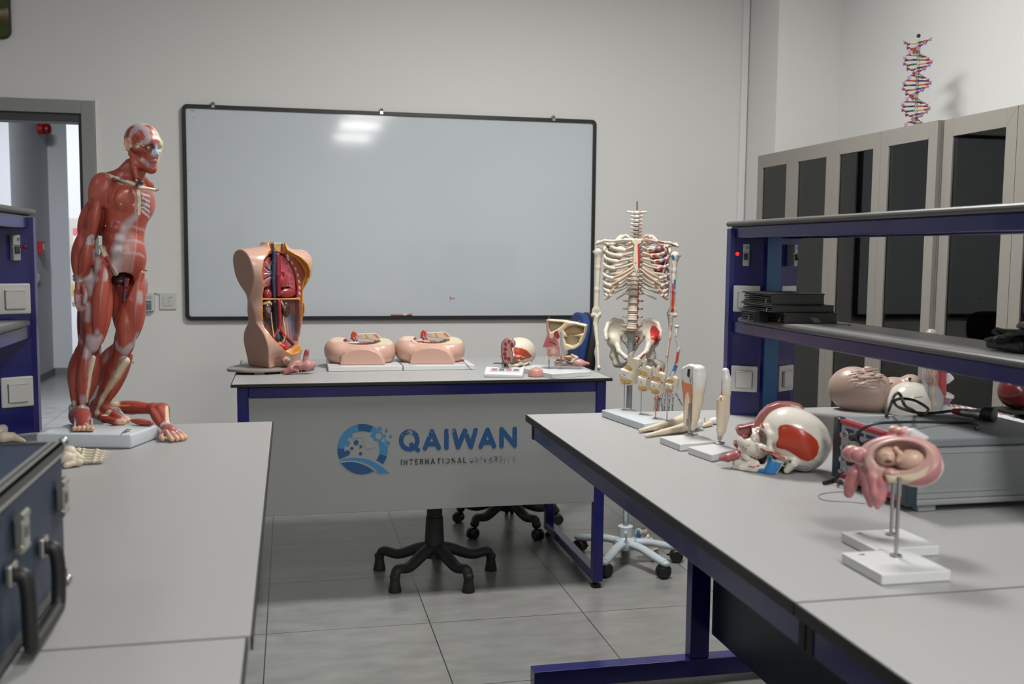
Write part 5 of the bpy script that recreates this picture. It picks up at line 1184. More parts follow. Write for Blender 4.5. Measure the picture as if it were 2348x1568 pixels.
# ------------------------------------------------------------------ nose and throat section
hp = [(1195, 842), (1211, 836), (1245, 834), (1300, 842), (1354, 853), (1354, 862), (1266, 867)]
zt_ = ZB+.02
hb = [atz(1192, 842, zt_), atz(1266, 857.5, zt_), atz(1354, 851, zt_), atz(1330, 841, zt_), atz(1225, 836, zt_)]
ho = thing('nose_throat_model', 'sectioned nose and throat model with half skull on two rods over a white plinth', 'anatomical model', atz(1280, 850, ZB))
MB().prism([p[:2] for p in hb], ZB+.0005, zt_, bev=.002).build('plinth', M['base_w'], ho)
hc = atz(1272, 847, zt_); hc = np.array([hc[0], hc[1], at(1272, 785, hc[1])[2]]); HR2 = view_frame(hc, -8)
hpoly = [(1252.5, 733), (1290, 735.5), (1320, 740.5), (1343.5, 746.5), (1341.5, 762), (1337, 778), (1329, 793), (1318, 800), (1298, 803), (1297, 814.5), (1284, 816), (1268, 815.5), (1256, 817), (1253, 809), (1255, 804), (1252, 800), (1245, 798.5), (1243.5, 794), (1247, 783), (1252, 770), (1254, 763), (1252, 748)]
S = SDF(.0019, .004)
CR_ = (.66, .55, .37)
S.polyx(hpoly, hc, HR2, -.075, 0, CR_, .002, 'add', .004)
S.cap(hc+HR2@np.array([-.07, -.09, -.08]), hc+HR2@np.array([-.075, -.09, .12]), .045, .03, None, .02, 'sub')
hf2 = HR2[:, 1]
S.polyx([(1258, 737), (1292, 740), (1286, 748), (1275, 756), (1262, 762), (1258, 752)], hc, HR2, -.03, .02, (.60, .50, .33), .008, 'sub', .006).polyx([(1293, 757), (1303, 748), (1320, 745), (1339, 750), (1337, 764), (1320, 768), (1300, 770)], hc, HR2, -.035, .02, (.62, .46, .28), .008, 'sub', .006).polyx([(1294, 774), (1312, 770), (1330, 772), (1326, 786), (1312, 794), (1298, 788)], hc, HR2, -.03, .02, (.60, .50, .33), .008, 'sub', .006)
S.ppoly([(1252, 732), (1258, 733), (1258, 752), (1262, 766), (1253, 768)], hc, HR2, (.42, .24, .24), -.01)
S.ppoly([(1244, 795), (1248, 783), (1254, 768), (1262, 764), (1275, 770), (1281, 786), (1284, 800), (1286, 816), (1255, 817), (1253, 800)], hc, HR2, (.46, .19, .185), -.012)
S.ppoly([(1246, 794), (1250, 783), (1258, 770), (1266, 766), (1274, 777), (1277, 790), (1268, 793), (1256, 798)], hc, HR2, (.40, .115, .12), -.012)
S.ppoly([(1272, 760), (1279, 758), (1284, 772), (1280, 778), (1273, 773), (1269, 766)], hc, HR2, (.28, .035, .06), -.012).ppoly([(1260, 766), (1266, 764), (1270, 770), (1266, 776), (1260, 774)], hc, HR2, (.60, .5, .32), -.012)
S.ppoly([(1283, 760), (1288, 760), (1291, 790), (1297, 804), (1297, 815), (1287, 815), (1284, 790)], hc, HR2, (.34, .33, .36), -.012).ppoly([(1263, 800), (1270, 797), (1275, 802), (1274, 812), (1264, 810)], hc, HR2, (.58, .40, .28), -.012)
S.pstroke([(1260, 784), (1270, 787), (1275, 791)], hc, HR2, .0016, (.03, .01, .01), -.012).pstroke([(1256, 799), (1266, 796), (1273, 797), (1279, 806), (1280, 815)], hc, HR2, .002, (.40, .33, .34), -.012).pstroke([(1247, 796), (1253, 799), (1262, 797)], hc, HR2, .0013, (.6, .55, .52), -.012)
for a in ([(1295, 770), (1306, 765), (1318, 767), (1332, 768)], [(1293, 772), (1300, 786), (1308, 790)], [(1322, 752), (1338, 756)]): S.pstroke(a, hc, HR2, .0014, (.38, .22, .10), -.05)
for k in range(6): S.ell(onplane(1254+k*5.6, 820.5-k*.2, hc-hf2*.008, hf2), (.0042, .006, .0075), HR2, (.68, .62, .50), .001)
S.build('head_section', M['v'], ho)
for px, z0 in ((1259, 0), (1287, 0)):
    a = onplane(px, 814, hc-hf2*.02, hf2); MB().rod((a[0], a[1], zt_-.001), (a[0], a[1], a[2]), .0031, 12).lathe([(.011, zt_-.0005), (.011, zt_+.002), (.005, zt_+.0035)], (a[0], a[1], 0), 16).build('rod', M['steel'], ho, True)
for px, py in ((1259, 732), (1329, 741)): a = onplane(px, py, hc-hf2*.01, hf2); MB().rod(a, a+np.array([0, 0, .011]), .0022, 8).build('catch', M['chrome'], ho, True)
# larynx piece behind
lc = at(1310, 838, 4.36); lc[2] = ZB; LR = view_frame(lc, 0)
def Lp(px, py, f=0): return onplane(px, py, lc+LR[:, 1]*f, LR[:, 1])
S = SDF(.0021, .005)
FP = (.54, .27, .25)
S.chain([Lp(1280, 836), Lp(1305, 836), Lp(1318, 836)], [.012, .012, .011], FP, .008).ell(Lp(1328, 832), (.032, .022, .019), LR @ rotm(0, .2, 0), FP, .006).chain([Lp(1340, 833), Lp(1349, 834)], [.010, .007], (.52, .2, .18), .004).chain([Lp(1292, 822), Lp(1312, 820)], [.010, .012], FP, .006).ell(Lp(1302, 818, .008), (.02, .01, .006), LR, (.60, .36, .08), .003)
S.chain([Lp(1312, 829, .01), Lp(1322, 820, .01), Lp(1311, 813, .01)], [.007, .008, .004], (.60, .47, .36), .003).chain([Lp(1277, 826, .012), Lp(1300, 829, .012), Lp(1310, 832, .012)], [.004, .006, .007], (.05, .08, .12), .003).chain([Lp(1276, 822, .012), Lp(1295, 825, .012)], .004, (.42, .08, .07), .002).ell(Lp(1294, 831, .012), (.012, .007, .006), LR, (.64, .56, .42), .002).cap(Lp(1273, 828), Lp(1273, 836), .006, .006, (.50, .36, .34), .004)
S.half((0, 0, ZB+.0005), (0, 0, -1))
tag(S.build('throat_piece', M['v'], None, lc), 'pink tongue and throat piece lying behind the white plinth of the nose model', 'anatomical model piece')
# pink conical cap
cc = atz(1229, 863, ZB); z_ = ZB
o = thing('cervix_cap', 'small pink conical cap with a red hole between the kidney plinth and the nose model', 'anatomical model piece', cc)
MB().lathe([(.030, .0006), (.0325, .003), (.0325, .006), (.0285, .025), (.026, .028), (.014, .034), (.0045, .0375)], cc, 28).build('cap_body', mat('pink_cap', (.46, .235, .20), .4), o, True)
MB().lathe([(.0042, .0376), (.003, .0384)], cc+np.array([0, -.001, 0]), 10).build('cap_hole', mat('red_hole', (.25, .03, .03), .4), o)
# ------------------------------------------------------------------ chairs
def star(o, c, r, hub_z, a0, casters, n=5):
    """black five-star chair base"""
    c = np.array([c[0], c[1], 0.])
    z0 = .058 if casters else .05
    for k in range(n):
        a = a0+k*2*PI/n; d = np.array([math.cos(a), math.sin(a), 0])
        P_ = spline([c+d*.02+[0, 0, hub_z], c+d*r*.3+[0, 0, hub_z-.012], c+d*r*.65+[0, 0, hub_z-.045], c+d*r*.93+[0, 0, z0+.038], c+d*r+[0, 0, z0+.012]], 4)
        m = len(P_); MB().tube(P_, np.linspace(.033, .0205, m), 12, flat=.8).ell(c+d*r+[0, 0, z0+.014], (.0225, .0225, .018)).build('base_leg', M['blackm'], o, True)
        e = c+d*r
        if casters:
            t = np.array([-d[1], d[0], 0]); cd = d*.012
            f = MB(); f.rod(e+[0, 0, .050], e+[0, 0, .068], .006, 10)
            for s in (-1, 1): f.lathe([(.004, -.010), (.022, -.010), (.0265, -.006), (.0265, .006), (.022, .010), (.004, .010)], e+t*s*.014+cd+np.array([0, 0, .0268]), 20, frame_to(t))
            f.cbox(e+cd*.6+np.array([0, 0, .042]), (.02, .007, .012), np.stack([d, t, np.array([0, 0, 1.])], 1), .003)
            f.build('caster', M['black'], o, True)
        else: MB().lathe([(.026, .0008), (.027, .006), (.022, .03), (.0195, .05), (.0195, .062)], e, 18).build('glide', M['blackm'], o, True)
st = thing('stool', 'black five-star stool base on glides under the desk, behind the printed panel', 'stool', (.593, 4.221, 0))
star(st, (.593, 4.221), .255, .125, math.radians(79.2), False)
s_ = bpy.data.objects
MB().lathe([(.045, .085), (.045, .12), (.042, .15), (.037, .245), (.037, .258), (.033, .26), (.033, .40)], (.593, 4.221, 0), 24).build('gas_column', M['blackm'], st, True)
MB().lathe([(.05, .40), (.17, .415), (.18, .43), (.18, .46), (.165, .478), (.02, .483)], (.593, 4.221, 0), 32).build('seat', M['black'], st, True)
ch = thing('office_chair', 'blue and black office chair on casters between the desk and the whiteboard wall', 'chair', (1.06, 4.915, 0))
star(ch, (1.06, 4.915), .255, .135, math.radians(75.6), True)
MB().lathe([(.04, .09), (.04, .15), (.03, .16), (.03, .40)], (1.06, 4.915, 0), 20).build('gas_column', M['black'], ch, True)
blue = mat('blue_seat_fabric', (.012, .045, .19), .75, bump=.25, bscale=600)
ca = math.radians(155)
cf = np.array([math.cos(3.02), math.sin(3.02), 0]); cs_ = np.array([-cf[1], cf[0], 0]); up_ = np.array([0, 0, 1.])
RC = np.stack([cf, cs_, up_], 1); cbase = np.array([1.06, 4.915, 0])
MB().cbox(cbase+[0, 0, .425], (.10, .09, .02), RC, .008).build('mechanism', M['black'], ch)
MB().cbox(cbase+cf*.01+[0, 0, .48], (.235, .235, .033), RC, .03, seg=4).build('seat', blue, ch, True)
bt = at(1352, 758, 5.05); bc = at(1329, 806, 5.07); tiltR = RC @ rotm(0, -.16, 0)
out = [(.235*math.copysign(abs(math.cos(t))**.55, math.cos(t))*(.93+.09*math.sin(t)), .20*math.copysign(abs(math.sin(t))**.6, math.sin(t))) for t in np.linspace(0, 2*PI, 40, endpoint=False)]
RY = np.stack([tiltR[:, 1], tiltR[:, 2], tiltR[:, 0]], 1)
MB().prism(out, .0, .045, RY, bc, .016, seg=4).build('backrest', blue, ch, True)
MB().prism([(x*1.035, y*1.035) for x, y in out], -.036, -.0005, RY, bc, .014, seg=3).build('back_shell', M['blackm'], ch, True)
MB().tube(spline([cbase-cf*.06+[0, 0, .43], cbase-cf*.22+[0, 0, .44], cbase-cf*.285+[0, 0, .52], bc-tiltR[:, 0]*.046-[0, 0, .10], bc-tiltR[:, 0]*.045+[0, 0, .02]], 6), .02, 10, flat=1.6).build('back_bracket', M['black'], ch, True)
# ================================================================== standing skeleton
BN = (.62, .565, .475); RP, BPt = (.45, .035, .025), (.02, .14, .36)
Kc = at(1458, 650, 4.30); KRf = view_frame(Kc, 3); kl_, kf_, ku_ = KRf.T
sk = thing('skeleton_model', 'standing skeleton without skull on a white wheeled stand, one side painted red and blue', 'skeleton', (1.465, 4.245, 0))
def K(px, py, f=0): return onplane(px, py, Kc+kf_*f, kf_)
M['bone'] = mat('ivory_bone', BN, .42, noise=.12, nscale=60, bump=.1, bscale=150)
M['disc'] = mat('tan_disc', (.47, .30, .18), .5)
sp = spline([K(1461, 483, 0), K(1460, 510, .006), K(1459, 538, -.012), K(1458, 562, -.035), K(1458, 600, -.062), K(1456, 640, -.05), K(1453, 680, -.018), K(1451, 720, .002), K(1449, 757, .008)], 30)
sl = np.concatenate([[0], np.cumsum(np.linalg.norm(np.diff(sp, axis=0), axis=1))])
def spine_at(s): return np.array([np.interp(s, sl, sp[:, i]) for i in range(3)])
hs = np.array([1.0]+[.95]*6+[1.15]*12+[1.85, 1.95, 2.0, 2.05, 2.1]); hs = hs/hs.sum()*sl[-1]; s0 = 0; VT = []
for i, hh in enumerate(hs):
    a, b = spine_at(s0), spine_at(s0+hh); c = (a+b)/2; d = (a-b)/np.linalg.norm(a-b); VT.append(c)
    Fv = frame_to(d, kf_); x = kl_; R = np.stack([kl_, np.cross(d, kl_), d], 1); s0 += hh
    w = .013 if i < 7 else (.0135+.0006*(i-7) if i < 19 else .0225+.0006*(i-19)); h2 = hh*(.39 if i < 7 else .46)
    s = SDF(.0021 if i > 6 else .0019, .003)
    s.ell(c, (w*.97, w*.85, h2*1.05), R, BN, .004).ell(c+d*h2*.62, (w*1.06, w*.9, h2*.35), R, BN, .004).ell(c-d*h2*.62, (w*1.06, w*.9, h2*.35), R, BN, .004)
    tw = .040 if i == 0 else (.024 if i < 7 else (.032 if i < 19 else .043)); up = .004 if i < 19 else .002
    for q in (-1, 1):
        s.chain([c+kl_*q*w*.6-kf_*w*.6, c+kl_*q*tw-kf_*(w*1.0)+d*up], [.0055, .0042 if i else .005], BN, .003)
        s.ell(c+kl_*q*w*.75-kf_*w*1.3, (.006, .006, hh*.5), R, BN, .003)
    s.chain([c-kf_*w, c-kf_*(w*1.2+.018)-d*.008], [.007, .0045], BN, .004)
    if i < 7: s.ell(c+kl_*.018+kf_*.006, (.003,)*3, None, RP, .0005); s.pell(c+kl_*.008+kf_*w, (.0025, .006, .0022), BPt if i % 3 else RP, KRf, .5).pell(c-kl_*.006+kf_*w, (.0018, .006, .0016), (.08, .07, .06), KRf, .5)
    elif i >= 17: s.pell(c+kl_*w*.95+kf_*w*.2, (.006, .03, h2*.8), RP, KRf, .4).pell(c+kl_*tw, (.008, .03, .007), RP, KRf, .4)
    s.build('vertebra', M['v'], sk)
    if i > 6: MB().lathe([(w*.85, -hh*.075), (w*1.0, 0), (w*.85, hh*.075)], b, 20, R, sy=.85).build('disc', M['disc'], sk, True)
# sternum
S = SDF(.0021, .004)
S.polyx([(1446, 549), (1458, 546.5), (1470, 549), (1469, 557), (1464, 563), (1467, 580), (1467, 600), (1464, 616), (1460, 622), (1457, 638), (1455.5, 622), (1451, 612), (1450, 590), (1453, 563), (1447, 556)], Kc, KRf, .055, .066, (.66, .59, .46), .002, 'add', .004)
S.pstroke([(1463, 562), (1464, 590), (1464, 612)], Kc, KRf, .0062, RP)
for y in (569, 580, 591, 603): S.pstroke([(1465, y), (1469, y)], Kc, KRf, .004, RP)
S.pstroke([(1459, 637), (1462, 622), (1466, 618), (1471, 630)], Kc, KRf, .004, RP)
S.pell(K(1458, 603, .066), (.003, .01, .003), (.1, .1, .1), KRf, .4)
S.build('sternum', M['v'], sk)
# ribs with cartilage tips
J = {1: (1439, 560), 2: (1433, 574), 3: (1424, 587), 4: (1416, 600), 5: (1408, 616), 6: (1405, 638), 7: (1401, 655), 8: (1397, 669), 9: (1392, 678), 10: (1389, 684)}
St = {1: (1447, 556), 2: (1452, 565), 3: (1451, 579), 4: (1451, 592), 5: (1451, 604), 6: (1452, 613), 7: (1453, 619)}
Wd = [0, 40, 60, 68, 72, 74, 75, 75, 74, 72, 70]
CARTI = (.55, .40, .28)
for q in (-1, 1):
    for i in range(1, 11):
        jx, jy = J[i]; jx = 1459+(jx-1459)*(-q if q > 0 else 1)
        if q > 0: jx = 1459+(1459-J[i][0])
        v = VT[6+i]; X0 = 1459
        f_j = .052-.004*max(0, i-5)
        pts = [v+kl_*q*.018-kf_*.018, K(X0+q*34*(.7 if i == 1 else 1), jy-(34 if i > 1 else 20)+i*.6, -.115 if i > 1 else -.07), K(X0+q*Wd[i]*.88, jy-(24 if i > 2 else 14), -.085 if i > 1 else -.03), K(X0+q*Wd[i], jy-11, -.015), K(X0+q*(abs(jx-X0)*.35+Wd[i]*.65), jy-4, .028), K(jx, jy, f_j)]
        P_ = spline(pts, 5); m = len(P_)
        s = SDF(.0019, .001); r = np.linspace(.0058, .0066, m); r[-3:] *= 1.12
        cc_ = BN
        for k in range(m-1):
            col = BN
            if q > 0 and 8 < k < m-2:
                col = (RP, BN, BN, BPt, BN, RP, BN)[(k*3+i*5) % 7]
            s.cap(P_[k], P_[k+1], r[k], r[k+1], col, .001, sq=((0, 0, 1), 1.25))
        if q > 0 and i in (2, 3, 4, 5): s.pell(P_[-2], (.012, .02, .005), RP, KRf, .4)
        s.build('rib', M['v'], sk)
        if i <= 7: cx_ = St[i][0] if q < 0 else 1459+(1459-St[i][0])+6; cp_ = [K(jx, jy, f_j), K((jx+cx_)/2, (jy+St[i][1])/2+ (2 if i > 4 else 0), .062), K(cx_, St[i][1], .060)]
        else:
            tx, ty = {8: (1418, 650), 9: (1408, 664), 10: (1400, 676)}[i]; tx = tx if q < 0 else 1459+(1459-tx)
            cp_ = [K(jx, jy, f_j), K((jx+tx)/2, (jy+ty)/2+2, f_j+.005), K(tx, ty, .052)]
        MB().tube(spline(cp_, 5), .0056 if i > 5 else .005, 10, flat=1.1).build('rib_cartilage', M['disc'] if False else mat('pale_cartilage', CARTI, .45) if 'pale_cartilage' not in bpy.data.materials else bpy.data.materials['pale_cartilage'], sk, True)
    for i, (ex, ey) in enumerate(((1408, 672), (1414, 685))):
        v = VT[17+i]; e = K(1459+(1459-ex)*q if q > 0 else ex, ey, -.01)
        P_ = spline([v+kl_*q*.02-kf_*.015, (v+e)/2-kf_*.05-ku_*.0, e], 5)
        MB().tube(P_, np.linspace(.0055, .0042, len(P_)), 10).build('rib', M['bone'], sk, True)
# shoulder girdle
def girdle(q):
    m = (lambda x: x) if q < 0 else (lambda x: 1459+(1459-x)+4); dy = 0 if q < 0 else 5
    s = SDF(.0021, .004)
    s.chain([K(m(1450), 550, .055), K(m(1432), 550+dy*.2, .058), K(m(1408), 553+dy*.5, .02), K(m(1386), 552+dy, -.01), K(m(1371), 557+dy*1.4, -.02)], [.0085, .0065, .0062, .0068, .006], BN, .004)
    if q > 0: s.ppx([(1474, 546), (1488, 549)], .004, RP).ppx([(1510, 552), (1522, 556)], .0035, RP).ppx([(1541, 562), (1549, 566)], .004, RP)
    s.build('clavicle', M['v'], sk)
    s = SDF(.0022, .005); o = 0 if q < 0 else 0
    pl = [(m(1384), 560+dy), (m(1400), 556+dy), (m(1432), 566+dy), (m(1424), 605+dy), (m(1404), 645+dy), (m(1396), 610+dy), (m(1388), 585+dy)]
    s.polyx(pl, Kc, KRf, -.125, -.118, BN if q < 0 else (.33, .035, .03), .003, 'add', .003)
    s.chain([K(m(1432), 568+dy, -.13), K(m(1400), 558+dy, -.13), K(m(1372), 556+dy, -.06), K(m(1369), 559+dy, -.03)], [.006, .008, .009, .0075], BN, .004)
    s.chain([K(m(1396), 562+dy, -.10), K(m(1393), 560+dy, -.03)], [.008, .0075], BN, .004).ell(K(m(1387), 574+dy, -.075), (.010, .018, .02), KRf, BN, .006).chain([K(m(1388), 580+dy, -.11), K(m(1404), 643+dy, -.118)], [.007, .005], BN, .003)
    if q > 0: s.ppx([(1530, 575), (1526, 610)], .005, RP)
    s.build('scapula', M['v'], sk)
girdle(-1); girdle(1)
# arms
def arm(q):
    H0, H1 = (K(1373, 577, -.04), K(1366.5, 722, -.03)) if q < 0 else (K(1547, 586, -.03), K(1541.5, 722, -.02))
    s = SDF(.0021, .006); u = (H1-H0)/np.linalg.norm(H1-H0)
    s.ell(H0, (.020, .021, .021), KRf, BN, .006).ell(H0-u*-.006+kl_*q*.006, (.016, .016, .018), KRf, BN, .006).chain([H0+u*.02, H0*.75+H1*.25, H0*.4+H1*.6, H1-u*.03], [.0155, .0112, .0108, .012], BN, .008)
    s.ell(H1-u*.016, (.02, .010, .018), KRf, BN, .01).ell(H1-kl_*.008, (.0155, .012, .0115), KRf, BN, .004).ell(H1+kl_*.012, (.012, .011, .0105), KRf, BN, .004).cap(H1+kl_*.0-kl_*q*.019-u*.008, H1-kl_*q*.012, .007, .007, BN, .004)
    if q > 0:
        s.ppx([(1541, 588), (1543, 595)], .006, BPt).ppx([(1556, 586), (1556.5, 588)], .0042, BPt).ppx([(1548, 644), (1547, 662)], .0052, BPt).ppx([(1541, 650), (1543, 668), (1543, 690), (1542, 714)], [.003, .006, .0065, .006], RP, None, 2)
        s.ppx([(1541, 605), (1541, 625)], .0016, BPt, None, 2).ppx([(1549, 690), (1554, 715)], .0018, RP, None, 2).ppx([(1530, 728), (1536, 721)], .002, RP, None, 2).ppx([(1554, 733), (1555, 734)], .003, RP)
    else: s.pell(H0+u*.028-kl_*.006+kf_*.018, (.0015,)*3, (.1, .09, .08))
    s.build('humerus', M['v'], sk)
    MB().rod(H0+kl_*-q*.016, H0-kl_*q*.034, .003, 8).ell(H0+kl_*q*.024, (.005, .005, .005), None, 8).build('joint_pin', M['chrome'], sk, True)
    if q < 0:
        s = SDF(.0021, .005); s.chain([H1+u*.008+kl_*.004, H1+u*.04, K(1370, 790, .0), K(1372.5, 840, .03)], [.0135, .0105, .0078, .0068], BN, .006).ell(K(1373, 843, .032), (.0098, .0098, .0098), KRf, BN, .003).ell(H1+kl_*.014-kf_*.008, (.010, .012, .016), KRf, BN, .004); s.cap(K(1373, 846, .032), K(1373, 850, .032), .005, .002, (.35, .33, .3), .001)
        s.build('forearm_bone', M['v'], sk)
        return
    s = SDF(.0021, .005)
    a = H1+u*.008-kl_*.008
    s.chain([a, K(1538, 745, -.02), K(1536, 775, -.01), K(1530, 815, .0), K(1526, 856, .005)], [.0125, .0095, .0066, .0058, .006], BN, .005).ell(H1-kf_*.012, (.011, .010, .018), KRf, BN, .004)
    s.ppx([(1540, 748), (1540, 757)], .0028, RP, None, 2).ppx([(1538, 770), (1534, 800), (1531, 830)], .0022, RP, None, 2); s.build('ulna', M['v'], sk)
    s = SDF(.0021, .005)
    s.ell(K(1552, 748, -.015), (.0115, .0115, .006), KRf, BN, .003).chain([K(1552, 750, -.015), K(1550, 770, -.008), K(1556, 800, -.0), K(1550, 838, .005), K(1540, 864, .008)], [.0075, .0068, .0072, .0082, .0115], BN, .005)
    s.ppx([(1549, 764), (1552, 780), (1556, 796)], .0022, BPt, None, 2).ppx([(1553, 808), (1551, 826), (1548, 834)], .0055, RP, None, 2).ppx([(1547, 840), (1541, 856), (1538, 860)], .0085, BPt, None, 2); s.build('radius', M['v'], sk)
    # hand
    s = SDF(.0019, .0015)
    for x, y in ((1527, 872), (1533, 870), (1540, 871), (1530, 880), (1536, 879), (1542, 880), (1524, 879)): s.ell(K(x, y, .012), (.0072, .007, .0072), KRf, (.34, .33, .32))
    s.build('carpal_bones', M['v'], sk)
    hcol = (.30, .30, .30)
    for tip, kn in (((1519, 942), (1516, 912)), ((1523, 950), (1524, 915)), ((1532, 952), (1535, 916)), ((1541, 948), (1543, 912)), ((1564, 928), (1551, 903))):
        b0 = ((kn[0]-1534)*.45+1534, 883); pts = [K(*b0, .012), K(*kn, .02), K((kn[0]*.55+tip[0]*.45), (kn[1]*.55+tip[1]*.45), .024), K(*tip, .022)]
        s = SDF(.0016, .001)
        for k in range(3): s.cap(pts[k]*.93+pts[k+1]*.07, pts[k]*.07+pts[k+1]*.93, .0048-.0006*k, .0042-.0006*k, hcol).ell(pts[k], (.0064-.0007*k,)*3, None, (.42, .40, .36)).ell(pts[k]*.05+pts[k+1]*.95, (.0058-.0008*k,)*3, None, hcol)
        s.build('finger_bones', M['v'], sk)
arm(-1); arm(1)
# pelvis
S = SDF(.0026, .008)
def wing(q):
    m = (lambda x: x) if q < 0 else (lambda x: 1450+(1450-x)+2)
    crest = [K(m(1436), 752, -.045), K(m(1424), 736, -.05), K(m(1408), 733, -.035), K(m(1394), 742, .0), K(m(1388), 760, .035), K(m(1390), 777, .055)]
    cen = K(m(1412), 782, .0); S.chain(crest, [.008, .008, .008, .008, .008, .008], BN, .006)
    for a, b in zip(crest[:-1], crest[1:]):
        for t in (0, .33, .66):
            p = a*(1-t)+b*t; mid = (p+cen)/2-kf_*.012-kl_*q*-.004
            S.chain([p, mid, cen], [.0065, .0062, .012], BN, .009)
    S.ell(cen+kl_*q*.012, (.03, .026, .03), KRf, BN, .012)
    S.chain([cen, K(m(1420), 806, .05), K(m(1436), 820, .072), K(m(1446), 826, .075)], [.017, .0105, .010, .012], BN, .008)
    S.chain([cen, K(m(1407), 815, -.01), K(m(1414), 834, .0), K(m(1424), 838, .02)], [.018, .017, .015, .011], BN, .01).chain([K(m(1424), 838, .02), K(m(1440), 832, .06)], [.009, .009], BN, .006)
wing(-1); wing(1)
S.polyx([(1421, 768), (1436, 757), (1450, 754), (1466, 757), (1481, 768), (1478, 780), (1468, 792), (1456, 812), (1446, 812), (1434, 792), (1424, 782)], Kc, KRf, -.055, -.03, (.55, .50, .42), .012, 'add', .008)
for x, y, r in ((1437, 777, .0065), (1461, 776, .0065), (1438, 789, .005), (1460, 789, .005)): S.ell(K(x, y, -.03), (r, .03, r), KRf, (.62, .6, .55), .002, 'sub')
S.ppoly([(1491, 758), (1496, 747), (1503, 748), (1512, 758), (1512, 775), (1503, 789), (1497, 790), (1500, 780), (1491, 776)], Kc, KRf, RP, -.06, .09)
S.ppx([(1494, 739), (1508, 744), (1515, 754)], .002, RP, None, 2).ppx([(1514, 772), (1511, 783)], .003, RP, None, 2).ppx([(1469, 824), (1478, 811)], .004, RP, None, 2).ppx([(1460, 772), (1466, 778), (1456, 792)], .004, RP, None, 2)
S.build('pelvis', M['v'], sk)
# one leg
F0 = K(1487, 822, -.0)
S = SDF(.0024, .006)
S.ell(F0, (.022, .022, .022), None, BN).chain([F0, K(1502, 830, -.015), K(1514, 838, -.02)], [.0155, .0145, .020], BN, .008).chain([K(1514, 838, -.02), K(1513, 862, -.01), K(1507, 910, .0), K(1503, 960, .005), K(1494, 1040, .01)], [.020, .0165, .0135, .013, .016], BN, .01).ell(K(1487, 1052, .01), (.022, .02, .02), KRf, BN, .01).ell(K(1500, 1052, .01), (.022, .02, .02), KRf, BN, .01)
S.ppx([(1512, 848), (1507, 858)], .011, RP).ppx([(1510, 905), (1507, 940), (1505, 955)], .0035, RP, None, 2).ppx([(1503, 905), (1501, 940)], .0022, RP, None, 2)
S.build('femur', M['v'], sk)
MB().lathe([(.0075, 0), (.0095, .003), (.0095, .008), (.005, .011)], F0+kf_*.017-kl_*.0, 16, frame_to(kf_+ku_*.2)).build('hip_catch', M['chrome'], sk, True)
S = SDF(.0024, .006)
t0, t1 = K(1492, 1070, .012), K(1474, 1196, .01)
S.ell(t0, (.034, .022, .014), KRf, BN, .008).chain([t0, K(1488, 1100, .01), t1], [.02, .0125, .0135], BN, .01).ell(t1, (.016, .016, .012), None, BN, .006); S.build('tibia', M['v'], sk)
S = SDF(.0022, .004); S.chain([K(1506, 1080, -.01), K(1494, 1130, -.01), K(1484, 1200, -.008)], [.0085, .006, .0085], BN); S.build('fibula', M['v'], sk)
S = SDF(.002, .003)
S.ell(K(1464, 1222, .014), (.016, .02, .022), KRf, BN, .006).ell(K(1476, 1217, .0), (.018, .018, .018), KRf, BN, .006).ell(K(1484, 1232, .0), (.014, .014, .016), KRf, BN, .003).ell(K(1478, 1238, .01), (.012, .012, .014), KRf, BN, .003)
S.ppx([(1462, 1216), (1464, 1226), (1468, 1230)], .009, BPt).ppx([(1486, 1237), (1487, 1238)], .004, BPt).ppx([(1479, 1230), (1476, 1238)], .003, (.2, .06, .05))
S.build('ankle_bones', M['v'], sk)
for k in range(5):
    a = K(1480+k*3.2, 1240-k*1.0, .012-k*.008); b = a+(K(1494, 1262, 0)-K(1482, 1238, 0))*(1-.02*k)+kl_*(k-2)*.002; c = b+(K(1496, 1284, 0)-K(1490, 1264, 0))*.9
    s = SDF(.0017, .001); s.cap(a, b, .0062, .0048, BN).ell(a, (.008,)*3, None, BN).ell(b, (.007,)*3, None, BN).cap(b*.85+c*.15, c, .0048, .0036, (.40, .37, .33)).ell(c, (.0045,)*3, None, (.3, .28, .26)); s.build('toe_ray', M['v'], sk)
# stand
wh = mat('white_stand_paint', (.52, .58, .61), .25)
hubc = np.array([1.458, 4.247, 0.])
top = K(1461, 462, 0); pel = K(1448, 800, -.02); hub = at(1434, 1206, 4.247); hub = np.array([hubc[0], hubc[1], hub[2]])
MB().rod(K(1461, 490, 0), top, .0042, 10).build('neck_rod', M['steel'], sk, True)
MB().rod(hub-[0, 0, .03], K(1447, 765, -.012), .0128, 16).build('pole', mat('grey_stand_pole', (.33, .36, .38), .3, metal=.4), sk, True)
MB().rod(hub-[0, 0, .03], hub+np.array([0, 0, .17]), .0085, 12).build('inner_pole', wh, sk, True)
zh = .088
MB().lathe([(.018, zh-.028), (.05, zh-.02), (.055, zh), (.05, zh+.022), (.036, zh+.032), (.034, zh+.034), (.034, hub[2]), (.030, hub[2]+.003), (.012, hub[2]+.003)], hubc, 28).build('hub', wh, sk, True)
MB().rod(hubc+kf_*.03+[0, 0, hub[2]-.022], hubc+kf_*.052+[0, 0, hub[2]-.022], .005, 10).ell(hubc+kf_*.056+[0, 0, hub[2]-.018], (.010, .006, .010)).build('clamp_knob', wh, sk, True)
